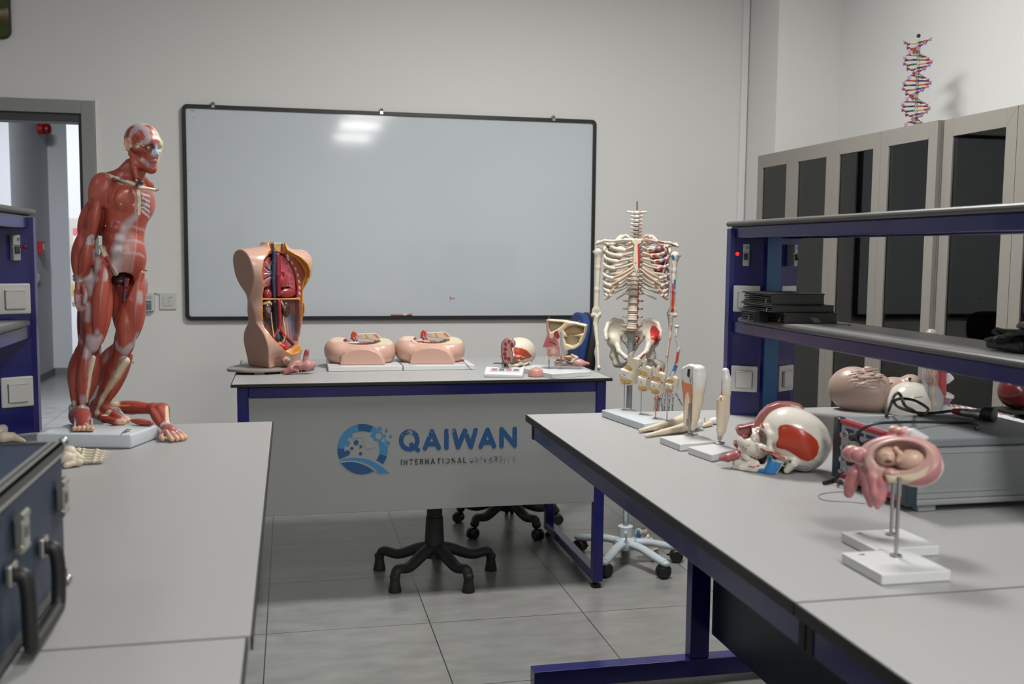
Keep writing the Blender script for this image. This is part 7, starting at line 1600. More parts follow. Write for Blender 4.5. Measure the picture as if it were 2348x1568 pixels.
# ------------------------------------------------------------------ two uterus models on rods
zt = ZB+.018
PKr, PKd, FET = (.54, .29, .255), (.36, .04, .06), (.58, .37, .28)
def uterus(quad, rodpx, topy, cpx, lab, rear):
    q = [np.array([x, y, zt]) for x, y in quad]
    o = thing('pregnancy_model', lab, 'anatomical model', sum(q)/4*np.array([1, 1, 0])+np.array([0, 0, ZB]), 'pregnancy models on rods')
    plinth(o, q, zt)
    tb = atz(*rodpx, zt); D = (tb-C0)@CF; c = C0+ray(*cpx)*D; R0 = view_frame(c, -8, 8); F = R0[:, 1]; m = D/FPX
    R = R0@rotm(0, -.20, 0); w = lambda dx, dy, f=0: onplane(cpx[0]+dx, cpx[1]+dy, c+F*f, F)
    S = SDF(.0015, .004)
    S.ell(w(4, 3, -.012), (86*m, .036, 53*m), R, PKr, .006).ell(w(42, 20, -.020), (56*m, .034, 46*m), R, (.64, .61, .57), .006)
    S.half(c+F*.006, F, (.56, .33, .29), .002)
    S.ell(w(-2, -5, .010), (60*m, .028, 34*m), R, (.50, .33, .30), .002, 'sub')
    S.paint(lambda X: ((p := (X-w(-2, -5, 0))@R), np.clip(.5-np.abs(np.sqrt((p[:, 0]/(62*m))**2+(p[:, 2]/(36*m))**2)-1)/.07, 0, 1)*((X-c)@F > .0))[1], (.66, .60, .55))
    S.paint(lambda X: ((p := (X-w(4, 3, 0))@R), np.clip((np.sqrt((p[:, 0]/(86*m))**2+(p[:, 2]/(53*m))**2)-.93)/.05, 0, 1)*((X-c)@F > -.010)*((X-c)@F < .02))[1], (.48, .19, .20))
    S.ppoly([(cpx[0]+dx, cpx[1]+dy) for dx, dy in ((-30, 36), (-5, 40), (40, 34), (70, 18), (60, 40), (20, 58), (-20, 60))], c, R0, (.64, .57, .40), -.03)
    S.ell(w(-20, 40, .008), (16*m, .010, 17*m), R0, PKd, .003)
    # neck, birth canal flaps
    S.chain([w(-56, 18, -.004), w(-60, 45, .0), w(-56, 80, .002), w(-52, 106, .0)], [15*m, 15*m, 12*m, 7*m], PKr, .004).chain([w(-40, 30, -.002), w(-38, 56, .0), w(-44, 92, .0), w(-50, 112, .0)], [15*m, 15*m, 12*m, 6*m], (.48, .235, .20), .003).chain([w(-50, 34, .008), w(-58, 55, .011), w(-62, 85, .011)], .0007, (.62, .46, .36), .0005)
    S.ell(w(-64, 96, .012), (5*m, .008, 10*m), R0, (.33, .12, .09), .001, 'sub')
    S.ell(w(-92, -6, -.018), (22*m, .015, 20*m), R0, FET, .005); S.chain([w(-84, 26, -.012), w(-70, 34, -.01)], [9*m, 11*m], (.62, .55, .36), .003)
    if rear: S.chain([w(-88, 40, -.01), w(-96, 66, -.012), w(-100, 84, -.014)], [15*m, 15*m, 12*m], (.46, .235, .20), .003)
    else: S.chain([w(-74, 20, -.006), w(-72, 44, -.004)], [8*m, 6*m], PKd, .003)
    S.ell(w(82, -24, -.01), (4*m, .004, 4*m), R0, (.62, .6, .58), .001); S.chain([w(30, -56, -.02), w(62, -46, -.024)], [13*m, 5*m], (.56, .55, .58), .003)
    S.ell(w(6, -60, -.02), (16*m, .012, 11*m), R0, FET, .004)
    S.build('womb_section', M['v'], o)
    s = SDF(.0014, .003)
    s.ell(w(-26, -3, -.004), (27*m, .020, 23*m), R, FET, .004).ell(w(24, 4, -.006), (34*m, .020, 24*m), R, FET, .004).ell(w(-22, 2, .013), (5*m, .006, 4*m), R0, FET, .002).ell(w(-26, 9, .012), (7*m, .004, 2*m), R0, (.30, .13, .09), .002, 'sub').chain([w(-38, -6, .011), w(-28, -9, .013), w(-18, -8, .011)], 3*m, FET, .003).chain([w(-8, -20, .008), w(2, -10, .012), w(-4, 6, .012)], [7*m, 6*m, 5*m], FET, .002).ell(w(2, -18, .004), (7*m, .006, 4*m), R0, (.18, .07, .05), .002, 'sub')
    s.build('fetus', M['v'], o)
    r = MB(); r.lathe([(.010, zt+.0004), (.0095, zt+.003), (.0035, zt+.004)], (tb[0], tb[1], 0), 16)
    t = C0+ray(rodpx[0]+3, topy)*D; tt = np.array([tb[0], tb[1], t[2]+.014]); r.rod((tb[0], tb[1], zt+.001), tt, .0032, 10); r.build('rod', M['steel'], o, True)
    bl = MB((0, 0, 2e-5)); a = q[0]*.85+q[2]*.15; bl.add([a+[0, 0, .0004], a+[.012, -.004, .0004], a+[.014, .004, .0004]], [(0, 1, 2)]); bl.build('printed_mark', mat('purple_mark', (.10, .06, .25), .4) if 'purple_mark' not in bpy.data.materials else bpy.data.materials['purple_mark'], o)
uterus([(.883, 1.482), (1.003, 1.482), (1.003, 1.364), (.883, 1.364)], (2054, 1275), 1110, (2062, 1050), 'front pregnancy model showing a baby in the opened womb, above the nearest white plinth', False)
uterus([(.949, 1.597), (1.069, 1.597), (1.069, 1.488), (.949, 1.488)], (2043, 1226), 1112, (2046, 1046), 'second pregnancy model, mostly hidden behind the front one, on the rear white plinth', True)
# ------------------------------------------------------------------ head manikin lying beyond the rack
mc = atz(1965, 941, ZB); mc[2] = ZB; D = (mc-C0)@CF; c = C0+ray(1968, 893)*D; R = view_frame(c, 0); F = R[:, 1]; m = D/FPX
mo = thing('training_manikin', 'tan headed training manikin with moulded hair and white body, lying behind the instrument', 'manikin', mc)
w = lambda px, py, f=0: onplane(px, py, c+F*f, F)
HSK = (.36, .26, .215)
S = SDF(.002, .006)
S.ell(w(1958, 892), (57*m, .062, 52*m), R@rotm(0, .12, 0), HSK, .01).ell(w(1998, 900), (50*m, .062, 48*m), R, HSK, .02).ell(w(1990, 846, .01), (10*m, .012, 7*m), R, HSK, .006)
rr = np.random.default_rng(3)
for k in range(190):
    a = rr.random()*2.6-1.3; x = 1912+rr.random()*112; y = 893+(a/1.3)*44
    p = w(x, y, 0); u = np.array([(x-1968)/62, (y-893)/52]); d2 = 1-(u@u)
    if d2 < .04: continue
    f = math.sqrt(d2)*.060; q = w(x+14+rr.random()*12, y+(y-893)*.05-3+rr.random()*6, f*.985); S.cap(w(x, y, f), q, .0032, .0022, HSK, .0022)
S.ppx([(2028, 852), (2031, 880), (2030, 905)], .0012, (.22, .15, .115), None, 1.5)
S.half((0, 0, ZB+.001), (0, 0, -1))
S.build('head', M['v'], mo)
S = SDF(.0026, .006)
S.ell(w(2050, 890, -.02), (38*m, .05, 26*m), R, HSK, .015).ell(w(2088, 878, -.02), (24*m, .04, 20*m), R, HSK, .01).ell(w(2086, 868, .02), (4*m, .006, 3*m), R, (.02, .015, .01), .001); S.pell(w(2085, 875, .0), (.004, .06, .003), (.02, .015, .01), R, .4)
S.build('neck', M['v'], mo)
S = SDF(.0026, .006); WB = (.52, .49, .44)
S.ell(w(2084, 930, .02), (54*m, .07, 54*m), R@rotm(0, -.25, 0), WB, .01).ell(w(2104, 930, -.02), (34*m, .07, 46*m), R, WB, .03); S.half((0, 0, ZB+.001), (0, 0, -1)); S.ppx([(2070, 918), (2090, 912), (2118, 908)], .001, (.05, .045, .04), None, 1.5)
S.build('chest_shell', M['vg'], mo)
# ------------------------------------------------------------------ standing arm model with vessels
lc = atz(2144, 954, ZB); lc[2] = ZB; D = (lc-C0)@CF; R = view_frame(lc, 0); F = R[:, 1]; m = D/FPX; w = lambda px, py, f=0: onplane(px, py, lc+F*f, F)
S = SDF(.0024, .006); GS = (.28, .285, .29)
S.chain([w(2142, 954), w(2142, 900), w(2140, 860), w(2136, 820), w(2134, 790), w(2136, 768)], [21*m, 20*m, 22*m, 21*m, 19*m, 14*m], GS, .01)
for k, x in enumerate((2130, 2137, 2143)): S.chain([w(x, 770), w(x+1-k*.5, 757+k*1.5)], [4.5*m, 3*m], (.58, .42, .28), .002)
S.chain([w(2152, 818, .012), w(2157, 850, .018), w(2158, 880, .02), w(2164, 900, .012)], [6*m, 9*m, 8*m, 5*m], (.33, .035, .045), .003).chain([w(2155, 800, .008), w(2164, 850, 0), w(2166, 905, .0)], [5*m, 6*m, 4*m], (.38, .05, .06), .003)
S.half((0, 0, ZB+.001), (0, 0, -1))
for k in range(9):
    x = 2122+k*3.4; S.ppx([(x, 812+k), (x+rr.random()*6-3, 835), (x+rr.random()*6-3, 860), (x+rr.random()*4, 885)], .0013, (.32, .05, .05) if k % 3 else (.5, .36, .12), None, 1.6)
S.ppx([(2140, 890), (2138, 910), (2146, 930)], .004, (.45, .36, .24), None, 1.6).ppx([(2128, 880), (2127, 925)], .002, (.16, .17, .19), None, 1.6)
tag(S.build('vessel_arm_model', M['v'], None, lc), 'grey upright limb model with red muscle and vessels, fingertips above the lower rack shelf', 'anatomical model')
# pink and white pieces beside it
for (px, py, a, lab_, tip) in ((2169, 872, .75, 'pink piece with a square white cap right of the upright limb model', 0), (2166, 916, .3, 'pink cup with a white rim low behind the upright limb model', 1)):
    p = w(px, py, -.03); o = thing('pink_cup', lab_, 'cup', p if False else np.array([p[0], p[1], ZB]), 'pink cups by the limb model')
    ax_ = R@np.array([math.sin(a), .15, math.cos(a)]); ax_ /= np.linalg.norm(ax_); Rr = frame_to(ax_)
    if tip == 0:
        MB().lathe([(.004, -.028), (.011, -.022), (.0115, -.004)], p, 18, Rr).build('cup_body', mat('pink_cup_plastic', (.38, .20, .28), .35), o, True); MB().lathe([(.012, -.0035), (.0135, 0), (.0135, .02), (.012, .022)], p, 18, Rr).build('cap', M['base_w'], o, True)
        MB().rod((p[0], p[1], ZB+.0005), p-ax_*.027, .002, 8).build('stem', M['steel'], o, True)
    else:
        MB().lathe([(.006, -.026), (.016, -.02), (.019, .0), (.021, .012)], p, 20, Rr).build('cup_body', bpy.data.materials['pink_cup_plastic'], o, True); MB().lathe([(.0212, .0125), (.0235, .014), (.0235, .02), (.021, .021)], p, 20, Rr).build('rim', M['base_w'], o, True)
        MB().rod((p[0], p[1], ZB+.0005), p-ax_*.02, .003, 8).build('stem', M['steel'], o, True)
# white tube model with red bands
tp = [atz(2172, 941, ZB+.0215), atz(2195, 943, ZB+.0215), atz(2230, 949, ZB+.0215), atz(2290, 962, ZB+.0215), atz(2348, 978, ZB+.0215), atz(2400, 990, ZB+.0215)]
S = SDF(.0024, .004); P_ = spline(tp, 4)
S.chain(list(P_), list(np.linspace(.020, .017, len(P_))), (.52, .54, .58), .004)
for k in range(0, len(P_)-1):
    t = P_[k]; S.pell(t+np.array([0, -.006, .006]), (.012, .02, .012), (.60, .50, .40) if k < 9 else (.52, .54, .58), None, .4)
    if k % 2 == 0: S.pline([t+np.array([-.006, -.02, .016]), t+np.array([.0, .0, .021]), t+np.array([.004, .02, .014])], .0026, (.40, .12, .10))
tag(S.build('vessel_tube_model', M['v'], None, tp[2]*np.array([1, 1, 0])+np.array([0, 0, ZB])), 'long white tube model with red bands lying behind the probe', 'anatomical model')
# dark red ball model
bc_ = at(2332, 898, 2.86); o = thing('organ_model', 'dark red glossy round organ model at the right edge under the rack shelf', 'anatomical model', (bc_[0], bc_[1], ZB))
m = ((bc_-C0)@CF)/FPX
S = SDF(.0026, .004); S.ell(bc_, (42*m, 40*m, 39*m), None, (.10, .012, .014)).ell(bc_+np.array([25*m, -28*m, -8*m]), (9*m, 8*m, 9*m), None, (.35, .02, .015), .004).ell(bc_+np.array([24*m, -20*m, 26*m]), (10*m, 9*m, 9*m), None, (.35, .14, .05), .004); S.build('organ_body', M['vg'], o)
MB().rod((bc_[0], bc_[1], ZB+.012), (bc_[0], bc_[1], bc_[2]-30*m), .004, 10).build('rod', M['steel'], o, True); MB().box((bc_[0]-.06, bc_[1]-.05, ZB+.0005), (bc_[0]+.05, bc_[1]+.05, ZB+.0125), .003).build('plinth', M['black'], o)
# ------------------------------------------------------------------ black folders on the lower rack shelf
fz0 = 1.1925
def folder(x0, y0, z0, wx, dy, h, lab_, rot=0, sticker=False, spine_front=True):
    o = thing('zip_folder', lab_, 'folder', (x0+wx/2, y0+dy/2, z0), 'black zip folders on the rack shelf')
    cv = mat('black_leatherette', (.010, .010, .010), .38, bump=.35, bscale=350) if 'black_leatherette' not in bpy.data.materials else bpy.data.materials['black_leatherette']
    b = MB(); t = .0035
    # soft cover: rounded wrap seen from its open left side
    pr_ = []
    n = 9
    for i in range(n): a = PI*.5-PI*i/(n-1); pr_.append((dy-h/2*.0-(.0)+0, 0))
    prof = [(0.0, 0.0), (dy-.004, 0.0), (dy, .004), (dy, h-.004), (dy-.004, h), (0.0, h), (-.012, h-.002), (-.012, h-.002-t), (0, h-t), (dy-.006, h-t), (dy-.006, t), (0, t), (-.010, t+.003), (-.010, .001)]
    # spine faces the camera (-y): mirror the profile
    R_ = np.array([[0, 0, 1.], [-1, 0, 0], [0, 1, 0]])
    b.prism([(q[0]-dy, q[1]) for q in prof], x0, x0+wx, R_, (0, y0, z0)) if False else None
    b.box((x0, y0, z0), (x0+wx, y0+dy, z0+t), .0015); b.box((x0, y0, z0+h-t), (x0+wx, y0+dy, z0+h), .0015); b.box((x0+.002, y0+.0005, z0+t*.5), (x0+wx-.002, y0+.005, z0+h-t*.5), .002)
    c = b.build('cover', cv, o)
    p = MB()
    k = max(2, int((h-2*t)/.006))
    for i in range(k): zz = z0+t+(h-2*t)*(i+.15)/k; p.box((x0+.006+.003*(i % 2), y0+.006, zz), (x0+wx-.006-.004*(i % 2), y0+dy-.004, zz+(h-2*t)/k*.7), .0008)
    p.build('pocket_leaves', M['black'], o)
    zp = MB(); zp.tube(spline([(x0-.002, y0+.02, z0+h*.55), (x0-.006, y0+.018, z0+h*.3), (x0-.007, y0+.016, z0+.004)], 4), .0014, 6); zp.build('zip_pull', M['chrome'], o, True)
    if sticker: MB().add([(x0+wx*.47, y0-.0006, z0+h*.56), (x0+wx*.56, y0-.0006, z0+.003), (x0+wx*.70, y0-.0006, z0+.003), (x0+wx*.62, y0-.0006, z0+h*.52)], [(0, 1, 2, 3)]).build('sticker', mat('grey_sticker', (.16, .16, .17), .4), o)
    return o
folder(1.352, 2.615, fz0, .166, .21, .030, 'lowest right black folder of the stack on the rack shelf, with a torn grey sticker', sticker=True)
folder(1.302, 2.662+.17, fz0, .16, .09, .030, 'lowest left black folder of the stack, overhanging the rack shelf edge') if False else folder(1.300, 2.70, fz0, .0505, .10, .030, 'small black folder squeezed at the left end of the stack, overhanging the shelf edge')
folder(1.318, 2.625, fz0+.0305, .195, .20, .020, 'thin black folder in the middle of the stack on the rack shelf')
folder(1.322, 2.640, fz0+.051, .168, .19, .032, 'topmost black folder of the stack on the rack shelf')
tag(MB().tube(spline([atz(1900, 741, fz0+.001), atz(1930, 744, fz0+.001), atz(1950, 744, fz0+.001), atz(1945, 747, fz0+.001)], 5), .0009, 6).build('thin_strap', M['black'], None, True, origin=tuple(atz(1930, 744, fz0))), 'thin dark strap lying on the rack shelf right of the folder stack', 'strap')
# black pouch with cables further along the shelf
o = thing('cable_bundle', 'tangle of glossy black cables and pouch on the rack shelf at the right edge', 'cable bundle', (1.45, 1.80, fz0))
S = SDF(.0028, .006); BK = (.010, .010, .010)
S.box((1.47, 1.80, fz0+.014), (.055, .055, .012), None, .008, BK).box((1.485, 1.79, fz0+.034), (.06, .05, .006), rotm(.0, .10, .2), .004, BK, .004)
S.half((0, 0, fz0+.0005), (0, 0, -1)); S.build('pouch', mat('glossy_black_vinyl', (.010, .010, .010), .25, bump=.6, bscale=60), o)
rr = np.random.default_rng(5)
for k in range(5):
    pts = [(1.40+rr.random()*.10, 1.74+rr.random()*.12, fz0+.006+rr.random()*.04) for _ in range(6)]; MB().tube(spline(pts, 7), .0035+.001*rr.random(), 8).build('cable', M['black'], o, True)
S = SDF(.003, .004); S.box((1.52, 1.80, fz0+.052), (.05, .04, .010), rotm(.05, -.12, .3), .008, (.2, .2, .21)); S.half((0, 0, fz0+.047), (0, 0, -1)); tag(S.build('plastic_bag', mat('grey_translucent_bag', (.25, .25, .26), .3, bump=.8, bscale=40), None, (1.52, 1.80, fz0+.042)), 'crumpled grey plastic bag lying on the black cables on the rack shelf', 'bag')
# ================================================================== glass door cabinets along the right wall
def glass_mat():
    m = bpy.data.materials.new('tinted_door_glass'); m.use_nodes = True; nt = m.node_tree; N = nt.nodes; L = nt.links; N.remove(N['Principled BSDF'])
    t = N.new('ShaderNodeBsdfTransparent'); t.inputs['Color'].default_value = (.90, .90, .89, 1); g = N.new('ShaderNodeBsdfGlossy'); g.inputs['Roughness'].default_value = .02; g.inputs['Color'].default_value = (.9, .9, .9, 1)
    f = N.new('ShaderNodeFresnel'); f.inputs['IOR'].default_value = 1.5; x = N.new('ShaderNodeMixShader'); L.new(f.outputs['Fac'], x.inputs[0]); L.new(t.outputs[0], x.inputs[1]); L.new(g.outputs[0], x.inputs[2]); L.new(x.outputs[0], N['Material Output'].inputs['Surface'])
    return m
GL = glass_mat(); ZT = 1.961; CXF, CXB = 2.692, 3.190
hinge = mat('dark_hinge', (.05, .05, .05), .3, metal=.6)
def cabinet(y_far, y_mid, y_near, xf, lab):
    o = thing('cabinet', lab, 'cabinet', (xf+.25, (y_far+y_near)/2, 0), 'glass door cabinets')
    ya, yb = y_near+.001, y_far-.001; t = .018; x0 = xf+.021
    b = MB(); b.box((x0, ya, 0), (CXB, ya+t, ZT)); b.box((x0, yb-t, 0), (CXB, yb, ZT)); b.box((x0, ya+t, ZT-t), (CXB, yb-t, ZT)); b.box((x0, ya+t, .06), (CXB, yb-t, .06+t)); b.box((x0+.03, ya+t, 0), (x0+.045, yb-t, .0598)); b.box((CXB-.008, ya+t, .0785), (CXB, yb-t, ZT-t-.0005))
    b.build('carcass', M['cab_in'], o)
    for z in (.50, .955, 1.475): MB().box((x0+.012, ya+t+.0005, z-.018), (CXB-.0085, yb-t-.0005, z)).build('shelf', mat('cabinet_shelf_board', (.40, .39, .365), .5) if 'cabinet_shelf_board' not in bpy.data.materials else bpy.data.materials['cabinet_shelf_board'], o)
    for (p, q, hy) in ((y_near, y_mid, y_near), (y_mid, y_far, y_far)):
        lo, hi = p+.0012, q-.0012; sw, rh = .062, .075; f = MB()
        for (a, c_) in ((lo, lo+sw), (hi-sw, hi)): f.box((xf, a, .065), (xf+.02, c_, ZT), .0015)
        f.box((xf, lo+sw, ZT-rh), (xf+.02, hi-sw, ZT), .0015); f.box((xf, lo+sw, .065), (xf+.02, hi-sw, .065+rh), .0015)
        # mitre joints
        d = f.build('door', M['cab'], o)
        ln = MB()
        for y0_, y1_ in ((lo, lo+sw), (hi, hi-sw)): ln.add([(xf-.0003, y0_, ZT-.001), (xf-.0003, y0_+.0012*np.sign(y1_-y0_), ZT-.001), (xf-.0003, y1_+.0012*np.sign(y1_-y0_), ZT-rh), (xf-.0003, y1_, ZT-rh)], [(0, 1, 2, 3)])
        ln.build('mitre_line', mat('mitre_joint_line', (.2, .185, .165), .6) if 'mitre_joint_line' not in bpy.data.materials else bpy.data.materials['mitre_joint_line'], d)  # darker taupe line along each mitre joint
        MB().box((xf+.008, lo+sw-.004, .065+rh-.004), (xf+.012, hi-sw+.004, ZT-rh+.004)).build('glass_pane', GL, d)
        hs_ = 1 if hy == p else -1; ye = (lo+sw if hs_ > 0 else hi-sw)
        for z in (1.72, 1.30, .40):
            h_ = MB(); h_.box((xf+.0205, min(ye, ye+hs_*.014), z-.03), (xf+.03, max(ye, ye+hs_*.014), z+.03), .002); h_.box((xf+.024, min(ye, ye+hs_*.03), z-.008), (xf+.05, max(ye, ye+hs_*.03), z+.008), .002); h_.build('hinge', hinge, d)
    return o
cabinet(5.595, 5.175, 4.746, CXF, 'farthest glass door cabinet beside the column')
cabinet(4.746, 4.317, 3.891, CXF, 'middle glass door cabinet with the helix model on top')
cabinet(3.885, 3.434, 2.99, CXF+.024, 'nearest glass door cabinet at the right edge, set slightly back')
# ------------------------------------------------------------------ contents
SHF = lambda z: z+.0006
def cpx(px, py, x): return atx(px, py, x)
def shelf_item(lab, cat, name, c, group=None): return thing(name, lab, cat, c, group)
# layered skin block and nerve block on the upper shelf behind the fourth door
c = np.array([2.86, 4.27, SHF(1.475)])
o = shelf_item('pink layered skin block model on the upper shelf of the middle cabinet', 'anatomical model', 'skin_block_model', c, 'models inside the cabinets')
y0_, y1_ = 4.19, 4.36
MB().box((2.80, y0_, c[2]), (2.92, y1_, c[2]+.012), .002).build('plinth', mat('red_edge_plinth', (.45, .14, .15), .4), o)
S = SDF(.004, .006)
S.box((2.86, (y0_+y1_)/2, c[2]+.11), (.05, (y1_-y0_)/2-.006, .10), None, .008, (.52, .29, .27))
for k in range(6):
    y = y0_+.02+k*.027; S.chain([(2.815, y, c[2]+.03), (2.812, y+.012, c[2]+.12), (2.812, y+.018, c[2]+.225)], [.008, .011, .006], [(.12, .13, .15), (.50, .12, .10), (.60, .53, .48)][k % 3], .004)
for k in range(5): S.cap((2.83+k*.01, y0_+.015+k*.03, c[2]+.2), (2.83+k*.012, y0_+.02+k*.03, c[2]+.27-.01*k), .003, .0015, (.06, .06, .06), .002)
S.pell((2.81, y0_+.05, c[2]+.05), (.02, .05, .02), (.62, .52, .40)).pell((2.81, y0_+.11, c[2]+.06), (.02, .04, .02), (.55, .36, .30))
S.build('skin_layers', M['v'], o)
c = np.array([2.92, 4.12, SHF(1.475)])
o = shelf_item('small peach block model with branching dark vessels on the upper shelf of the middle cabinet', 'anatomical model', 'vessel_block_model', c, 'models inside the cabinets')
S = SDF(.0035, .004); S.box((2.90, 4.12, c[2]+.06), (.03, .045, .058), None, .005, (.14, .14, .14)).box((2.885, 4.12, c[2]+.155), (.018, .048, .07), None, .012, (.60, .38, .22))
for k in range(4): S.ell((2.87, 4.085+k*.025, c[2]+.225), (.012, .010, .016), None, (.60, .38, .22), .006)
for a in ([(2.867, 4.12, c[2]+.09), (2.867, 4.12, c[2]+.15), (2.867, 4.09, c[2]+.2)], [(2.867, 4.12, c[2]+.15), (2.867, 4.15, c[2]+.21)], [(2.867, 4.12, c[2]+.12), (2.867, 4.15, c[2]+.14)]): S.pline(a, .0045, (.03, .05, .09))
S.pell((2.87, 4.12, c[2]+.02), (.02, .04, .02), (.60, .42, .08))
S.build('block', M['v'], o)
# two sectioned womb models on the shelf below
for k, (y, lab) in enumerate(((4.36, 'sectioned pink womb model on two thin rods, lower shelf of the middle cabinet'), (4.13, 'second womb model turned away, right of the sectioned one in the middle cabinet'))):
    z = SHF(.955); c = np.array([2.84, y, z]); o = shelf_item(lab, 'anatomical model', 'womb_model', c, 'models inside the cabinets')
    MB().box((2.78, y-.075, z), (2.90, y+.075, z+.018), .003).build('plinth', M['base_w'], o)
    for yy in (y-.02, y+.04): MB().rod((2.84, yy, z+.0185), (2.84, yy, z+.20), .003, 8).build('rod', M['steel'], o, True)
    S = SDF(.003, .004); zc_ = z+.235
    S.ell((2.84, y, zc_), (.04, .075, .042), rotm(.18 if k == 0 else -.35), (.52, .24, .23))
    if k == 0:
        S.half((2.815, 0, 0), (-1, 0, 0), (.58, .33, .29)); S.ell((2.815, y+.012, zc_+.004), (.022, .052, .024), rotm(.18), (.50, .36, .28), .002, 'sub'); S.chain([(2.84, y+.05, zc_-.02), (2.84, y+.085, zc_-.05)], [.02, .014], (.50, .22, .2), .006)
    else: S.chain([(2.84, y+.05, zc_-.02), (2.84, y+.085, zc_-.055)], [.022, .014], (.45, .24, .2), .006)
    S.build('womb', M['v'], o)
# pink pieces behind the second door, papers on the bottom shelf
for k, (y, z, r, lab) in enumerate(((5.02, 1.475, .075, 'pinkish rounded organ model on the upper shelf of the farthest cabinet'), (4.97, .955, .10, 'reddish organ model on the lower shelf of the farthest cabinet'))):
    z = SHF(z); c = np.array([2.9, y, z]); o = shelf_item(lab, 'anatomical model', 'organ_model', c, 'models inside the cabinets'); S = SDF(.0045, .01)
    MB().box((2.83, y-.07, z), (2.97, y+.07, z+.015), .003).build('plinth', M['base_w'], o)
    S.ell((2.9, y, z+.09+r), (.07, r, r*.7), None, (.52, .27, .22)).ell((2.87, y-.03, z+.06), (.05, .05, .05), None, (.50, .20, .18)); S.build('organ', M['v'], o)
o = shelf_item('loose white papers and wrapping on the bottom shelf of the farthest cabinet', 'paper', 'paper_pile', (2.9, 5.0, .5006))
rr = np.random.default_rng(11)
for k in range(6):
    z = .5012+k*.009; b = MB(); b.cbox((2.88+rr.random()*.03, 4.98+rr.random()*.05, z+.003), (.10, .15, .003), rotm(0, 0, rr.random()*.5-.25), .001); b.build('paper_sheet', mat('white_paper_%d' % k, (.55, .55, .56), .6), o)
# yellow torso piece and coloured model in the nearest cabinet
for (y, z, h, col, lab, nm) in ((3.40, .955, .34, (.50, .30, .04), 'yellow upright model behind the glass of the nearest cabinet, lower shelf', 'upright_model'), (3.33, 1.475, .22, (.06, .07, .12), 'dark blue and yellow model on the upper shelf of the nearest cabinet', 'upright_model')):
    z = SHF(z); c = np.array([2.92, y, z]); o = shelf_item(lab, 'anatomical model', nm, c, 'models inside the cabinets'); S = SDF(.005, .012)
    S.ell((2.92, y, z+h*.5), (.06, .07, h*.5), None, col).ell((2.87, y+.02, z+h*.4), (.03, .03, h*.3), None, (.30, .05, .03)).ell((2.88, y-.02, z+h*.75), (.03, .03, h*.15), None, (.55, .42, .06)); S.half((0, 0, z+.0005), (0, 0, -1)); S.build('model_body', M['v'], o)
# ------------------------------------------------------------------ helix model on the middle cabinet
DC = np.array([2.90, 4.372, ZT+.0005]); dn = thing('helix_model', 'tall colourful double helix model on a rod, standing on top of the cabinets', 'molecule model', DC)
top_z = at(2108, 84, DC[1])[2]; H_ = top_z-ZT
MB().lathe([(.05, 0), (.052, .004), (.05, .012), (.01, .014)], DC, 28).build('base', M['black'], dn, True)
MB().rod(DC+[0, 0, .013], DC+[0, 0, H_-.004], .0035, 10).rod(DC+[.010, 0, .013], DC+[.010, 0, H_-.03], .0022, 8).build('rod', mat('clear_grey_rod', (.5, .5, .5), .2), dn, True)
MB().ell(DC+[0, 0, H_+.003], (.0095, .0095, .0095), None, 14).build('top_ball', M['black'], dn, True)
cR, cP = mat('red_sugar_piece', (.40, .025, .02), .4), mat('lavender_phosphate_piece', (.30, .23, .48), .4)
pc = {'o': mat('orange_base_piece', (.55, .14, .06), .4), 'b': mat('blue_base_piece', (.02, .035, .20), .4), 'y': mat('yellow_base_piece', (.62, .42, .14), .4), 'g': mat('green_base_piece', (.015, .14, .035), .4)}
# prototypes around the origin: base pair along x, sugar at radius .046, phosphate between
def half_base(sg):
    b = MB(); b.prism([(sg*.002, -.006), (sg*.012, -.0085), (sg*.026, -.007), (sg*.038, -.003), (sg*.038, .003), (sg*.026, .007), (sg*.012, .0085), (sg*.002, .006)][::sg], -.0032, .0032, bev=.001, seg=1); return b
protos = {}
def place(name, mb, key, m, ang, z, tilt=0):
    if key not in protos:
        o = mb().build(name, m, None); protos[key] = o
        o.parent = dn
    else:
        o = protos[key].copy(); COL.objects.link(o); o.parent = dn
    o.location = (0, 0, z); o.rotation_euler = (tilt, 0, ang); return o
def sugar_mb():
    b = MB(); a = np.linspace(0, 2*PI, 6)[:-1]; b.prism([(.047+.0095*math.cos(t), .0095*math.sin(t)) for t in a], -.004, .004, bev=.0015, seg=1); b.rod((.050, .006, 0), (.058, .012, .004), .0022, 6); b.rod((.050, -.006, 0), (.058, -.012, -.004), .0022, 6); b.rod((.036, 0, 0), (.042, 0, 0), .0025, 6); return b
def phos_mb():
    b = MB(); q = bmesh.new(); r = bmesh.ops.create_cone(q, segments=3, radius1=.0115, radius2=.0005, depth=.017, cap_ends=True)
    b.bm(q, 0, rotm(.5, .6, .3), (.062, 0, 0)); return b
n = 0; z = .012; PITCH, DELTA = .213, 2.45
seq = 'oygobyobgyoboygbyogboyog'
cmp_ = {'o': 'b', 'b': 'o', 'y': 'g', 'g': 'y'}
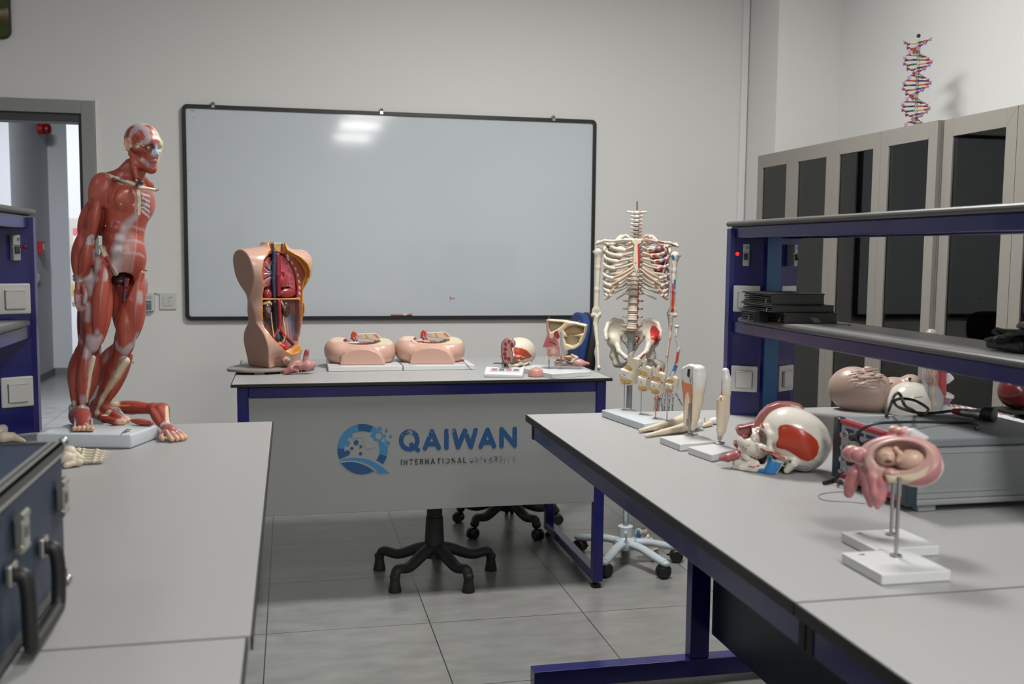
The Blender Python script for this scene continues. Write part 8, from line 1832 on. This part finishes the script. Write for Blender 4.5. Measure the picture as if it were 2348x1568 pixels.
while z < H_-.012:
    a = 2*PI*z/PITCH+2.2; c0_ = seq[n % len(seq)]; c1_ = cmp_[c0_]
    place('base_piece', lambda: half_base(1), 'b'+c0_, pc[c0_], a, z, 0); place('base_piece', lambda: half_base(1), 'b'+c1_, pc[c1_], a+DELTA+.35, z, 0)
    for s, aa in ((0, a), (1, a+DELTA+.35)):
        place('sugar_piece', sugar_mb, 's', cR, aa, z, 0)
        place('phosphate_piece', phos_mb, 'p', cP, aa+2*PI*.0098/PITCH, z+.0098, 0)
    n += 1; z += .0196
# ------------------------------------------------------------------ light
for x, y, pw, lab in ((1.05, 3.5, 74, 'nearest the whiteboard'), (1.05, -.08, 41, 'just behind the camera'), (1.05, -1.88, 41, 'third from the rear wall'), (1.05, -3.65, 41, 'second from the rear wall'), (1.05, -5.42, 41, 'nearest the rear wall'), (2.3, 4.2, 4, 'over the glass door cabinets'), (-1.9, 1.7, 7, 'over the left hand bench'), (-1.9, -1, 10, 'behind the camera on the left')):
    ceiling_light(x, y, pw, LP+lab)
def corridor_light(x, y, pw):
    ld = bpy.data.lights.new('corridor_lamp', 'AREA'); ld.shape = 'RECTANGLE'; ld.size = .6; ld.size_y = .6; ld.energy = pw; ld.color = (.93, .96, 1)
    lo = bpy.data.objects.new('corridor_lamp', ld); COL.objects.link(lo); lo.location = (x, y, ZC-.02)
corridor_light(-2.0, 8.0, 150)
wd = bpy.data.worlds.new('world'); SC.world = wd; wd.use_nodes = True
wd.node_tree.nodes['Background'].inputs['Color'].default_value = (.5, .5, .5, 1); wd.node_tree.nodes['Background'].inputs['Strength'].default_value = .02
SC.view_settings.view_transform = 'Standard'; SC.view_settings.look = 'None'; SC.view_settings.gamma = 1; SC.view_settings.exposure = 0
SC.cycles.max_bounces = 6; SC.cycles.diffuse_bounces = 3; SC.cycles.glossy_bounces = 3; SC.cycles.transmission_bounces = 4; SC.cycles.transparent_max_bounces = 6
SC.cycles.caustics_reflective = False; SC.cycles.caustics_refractive = False; SC.cycles.use_denoising = True
SC.cycles.sample_clamp_indirect = 4
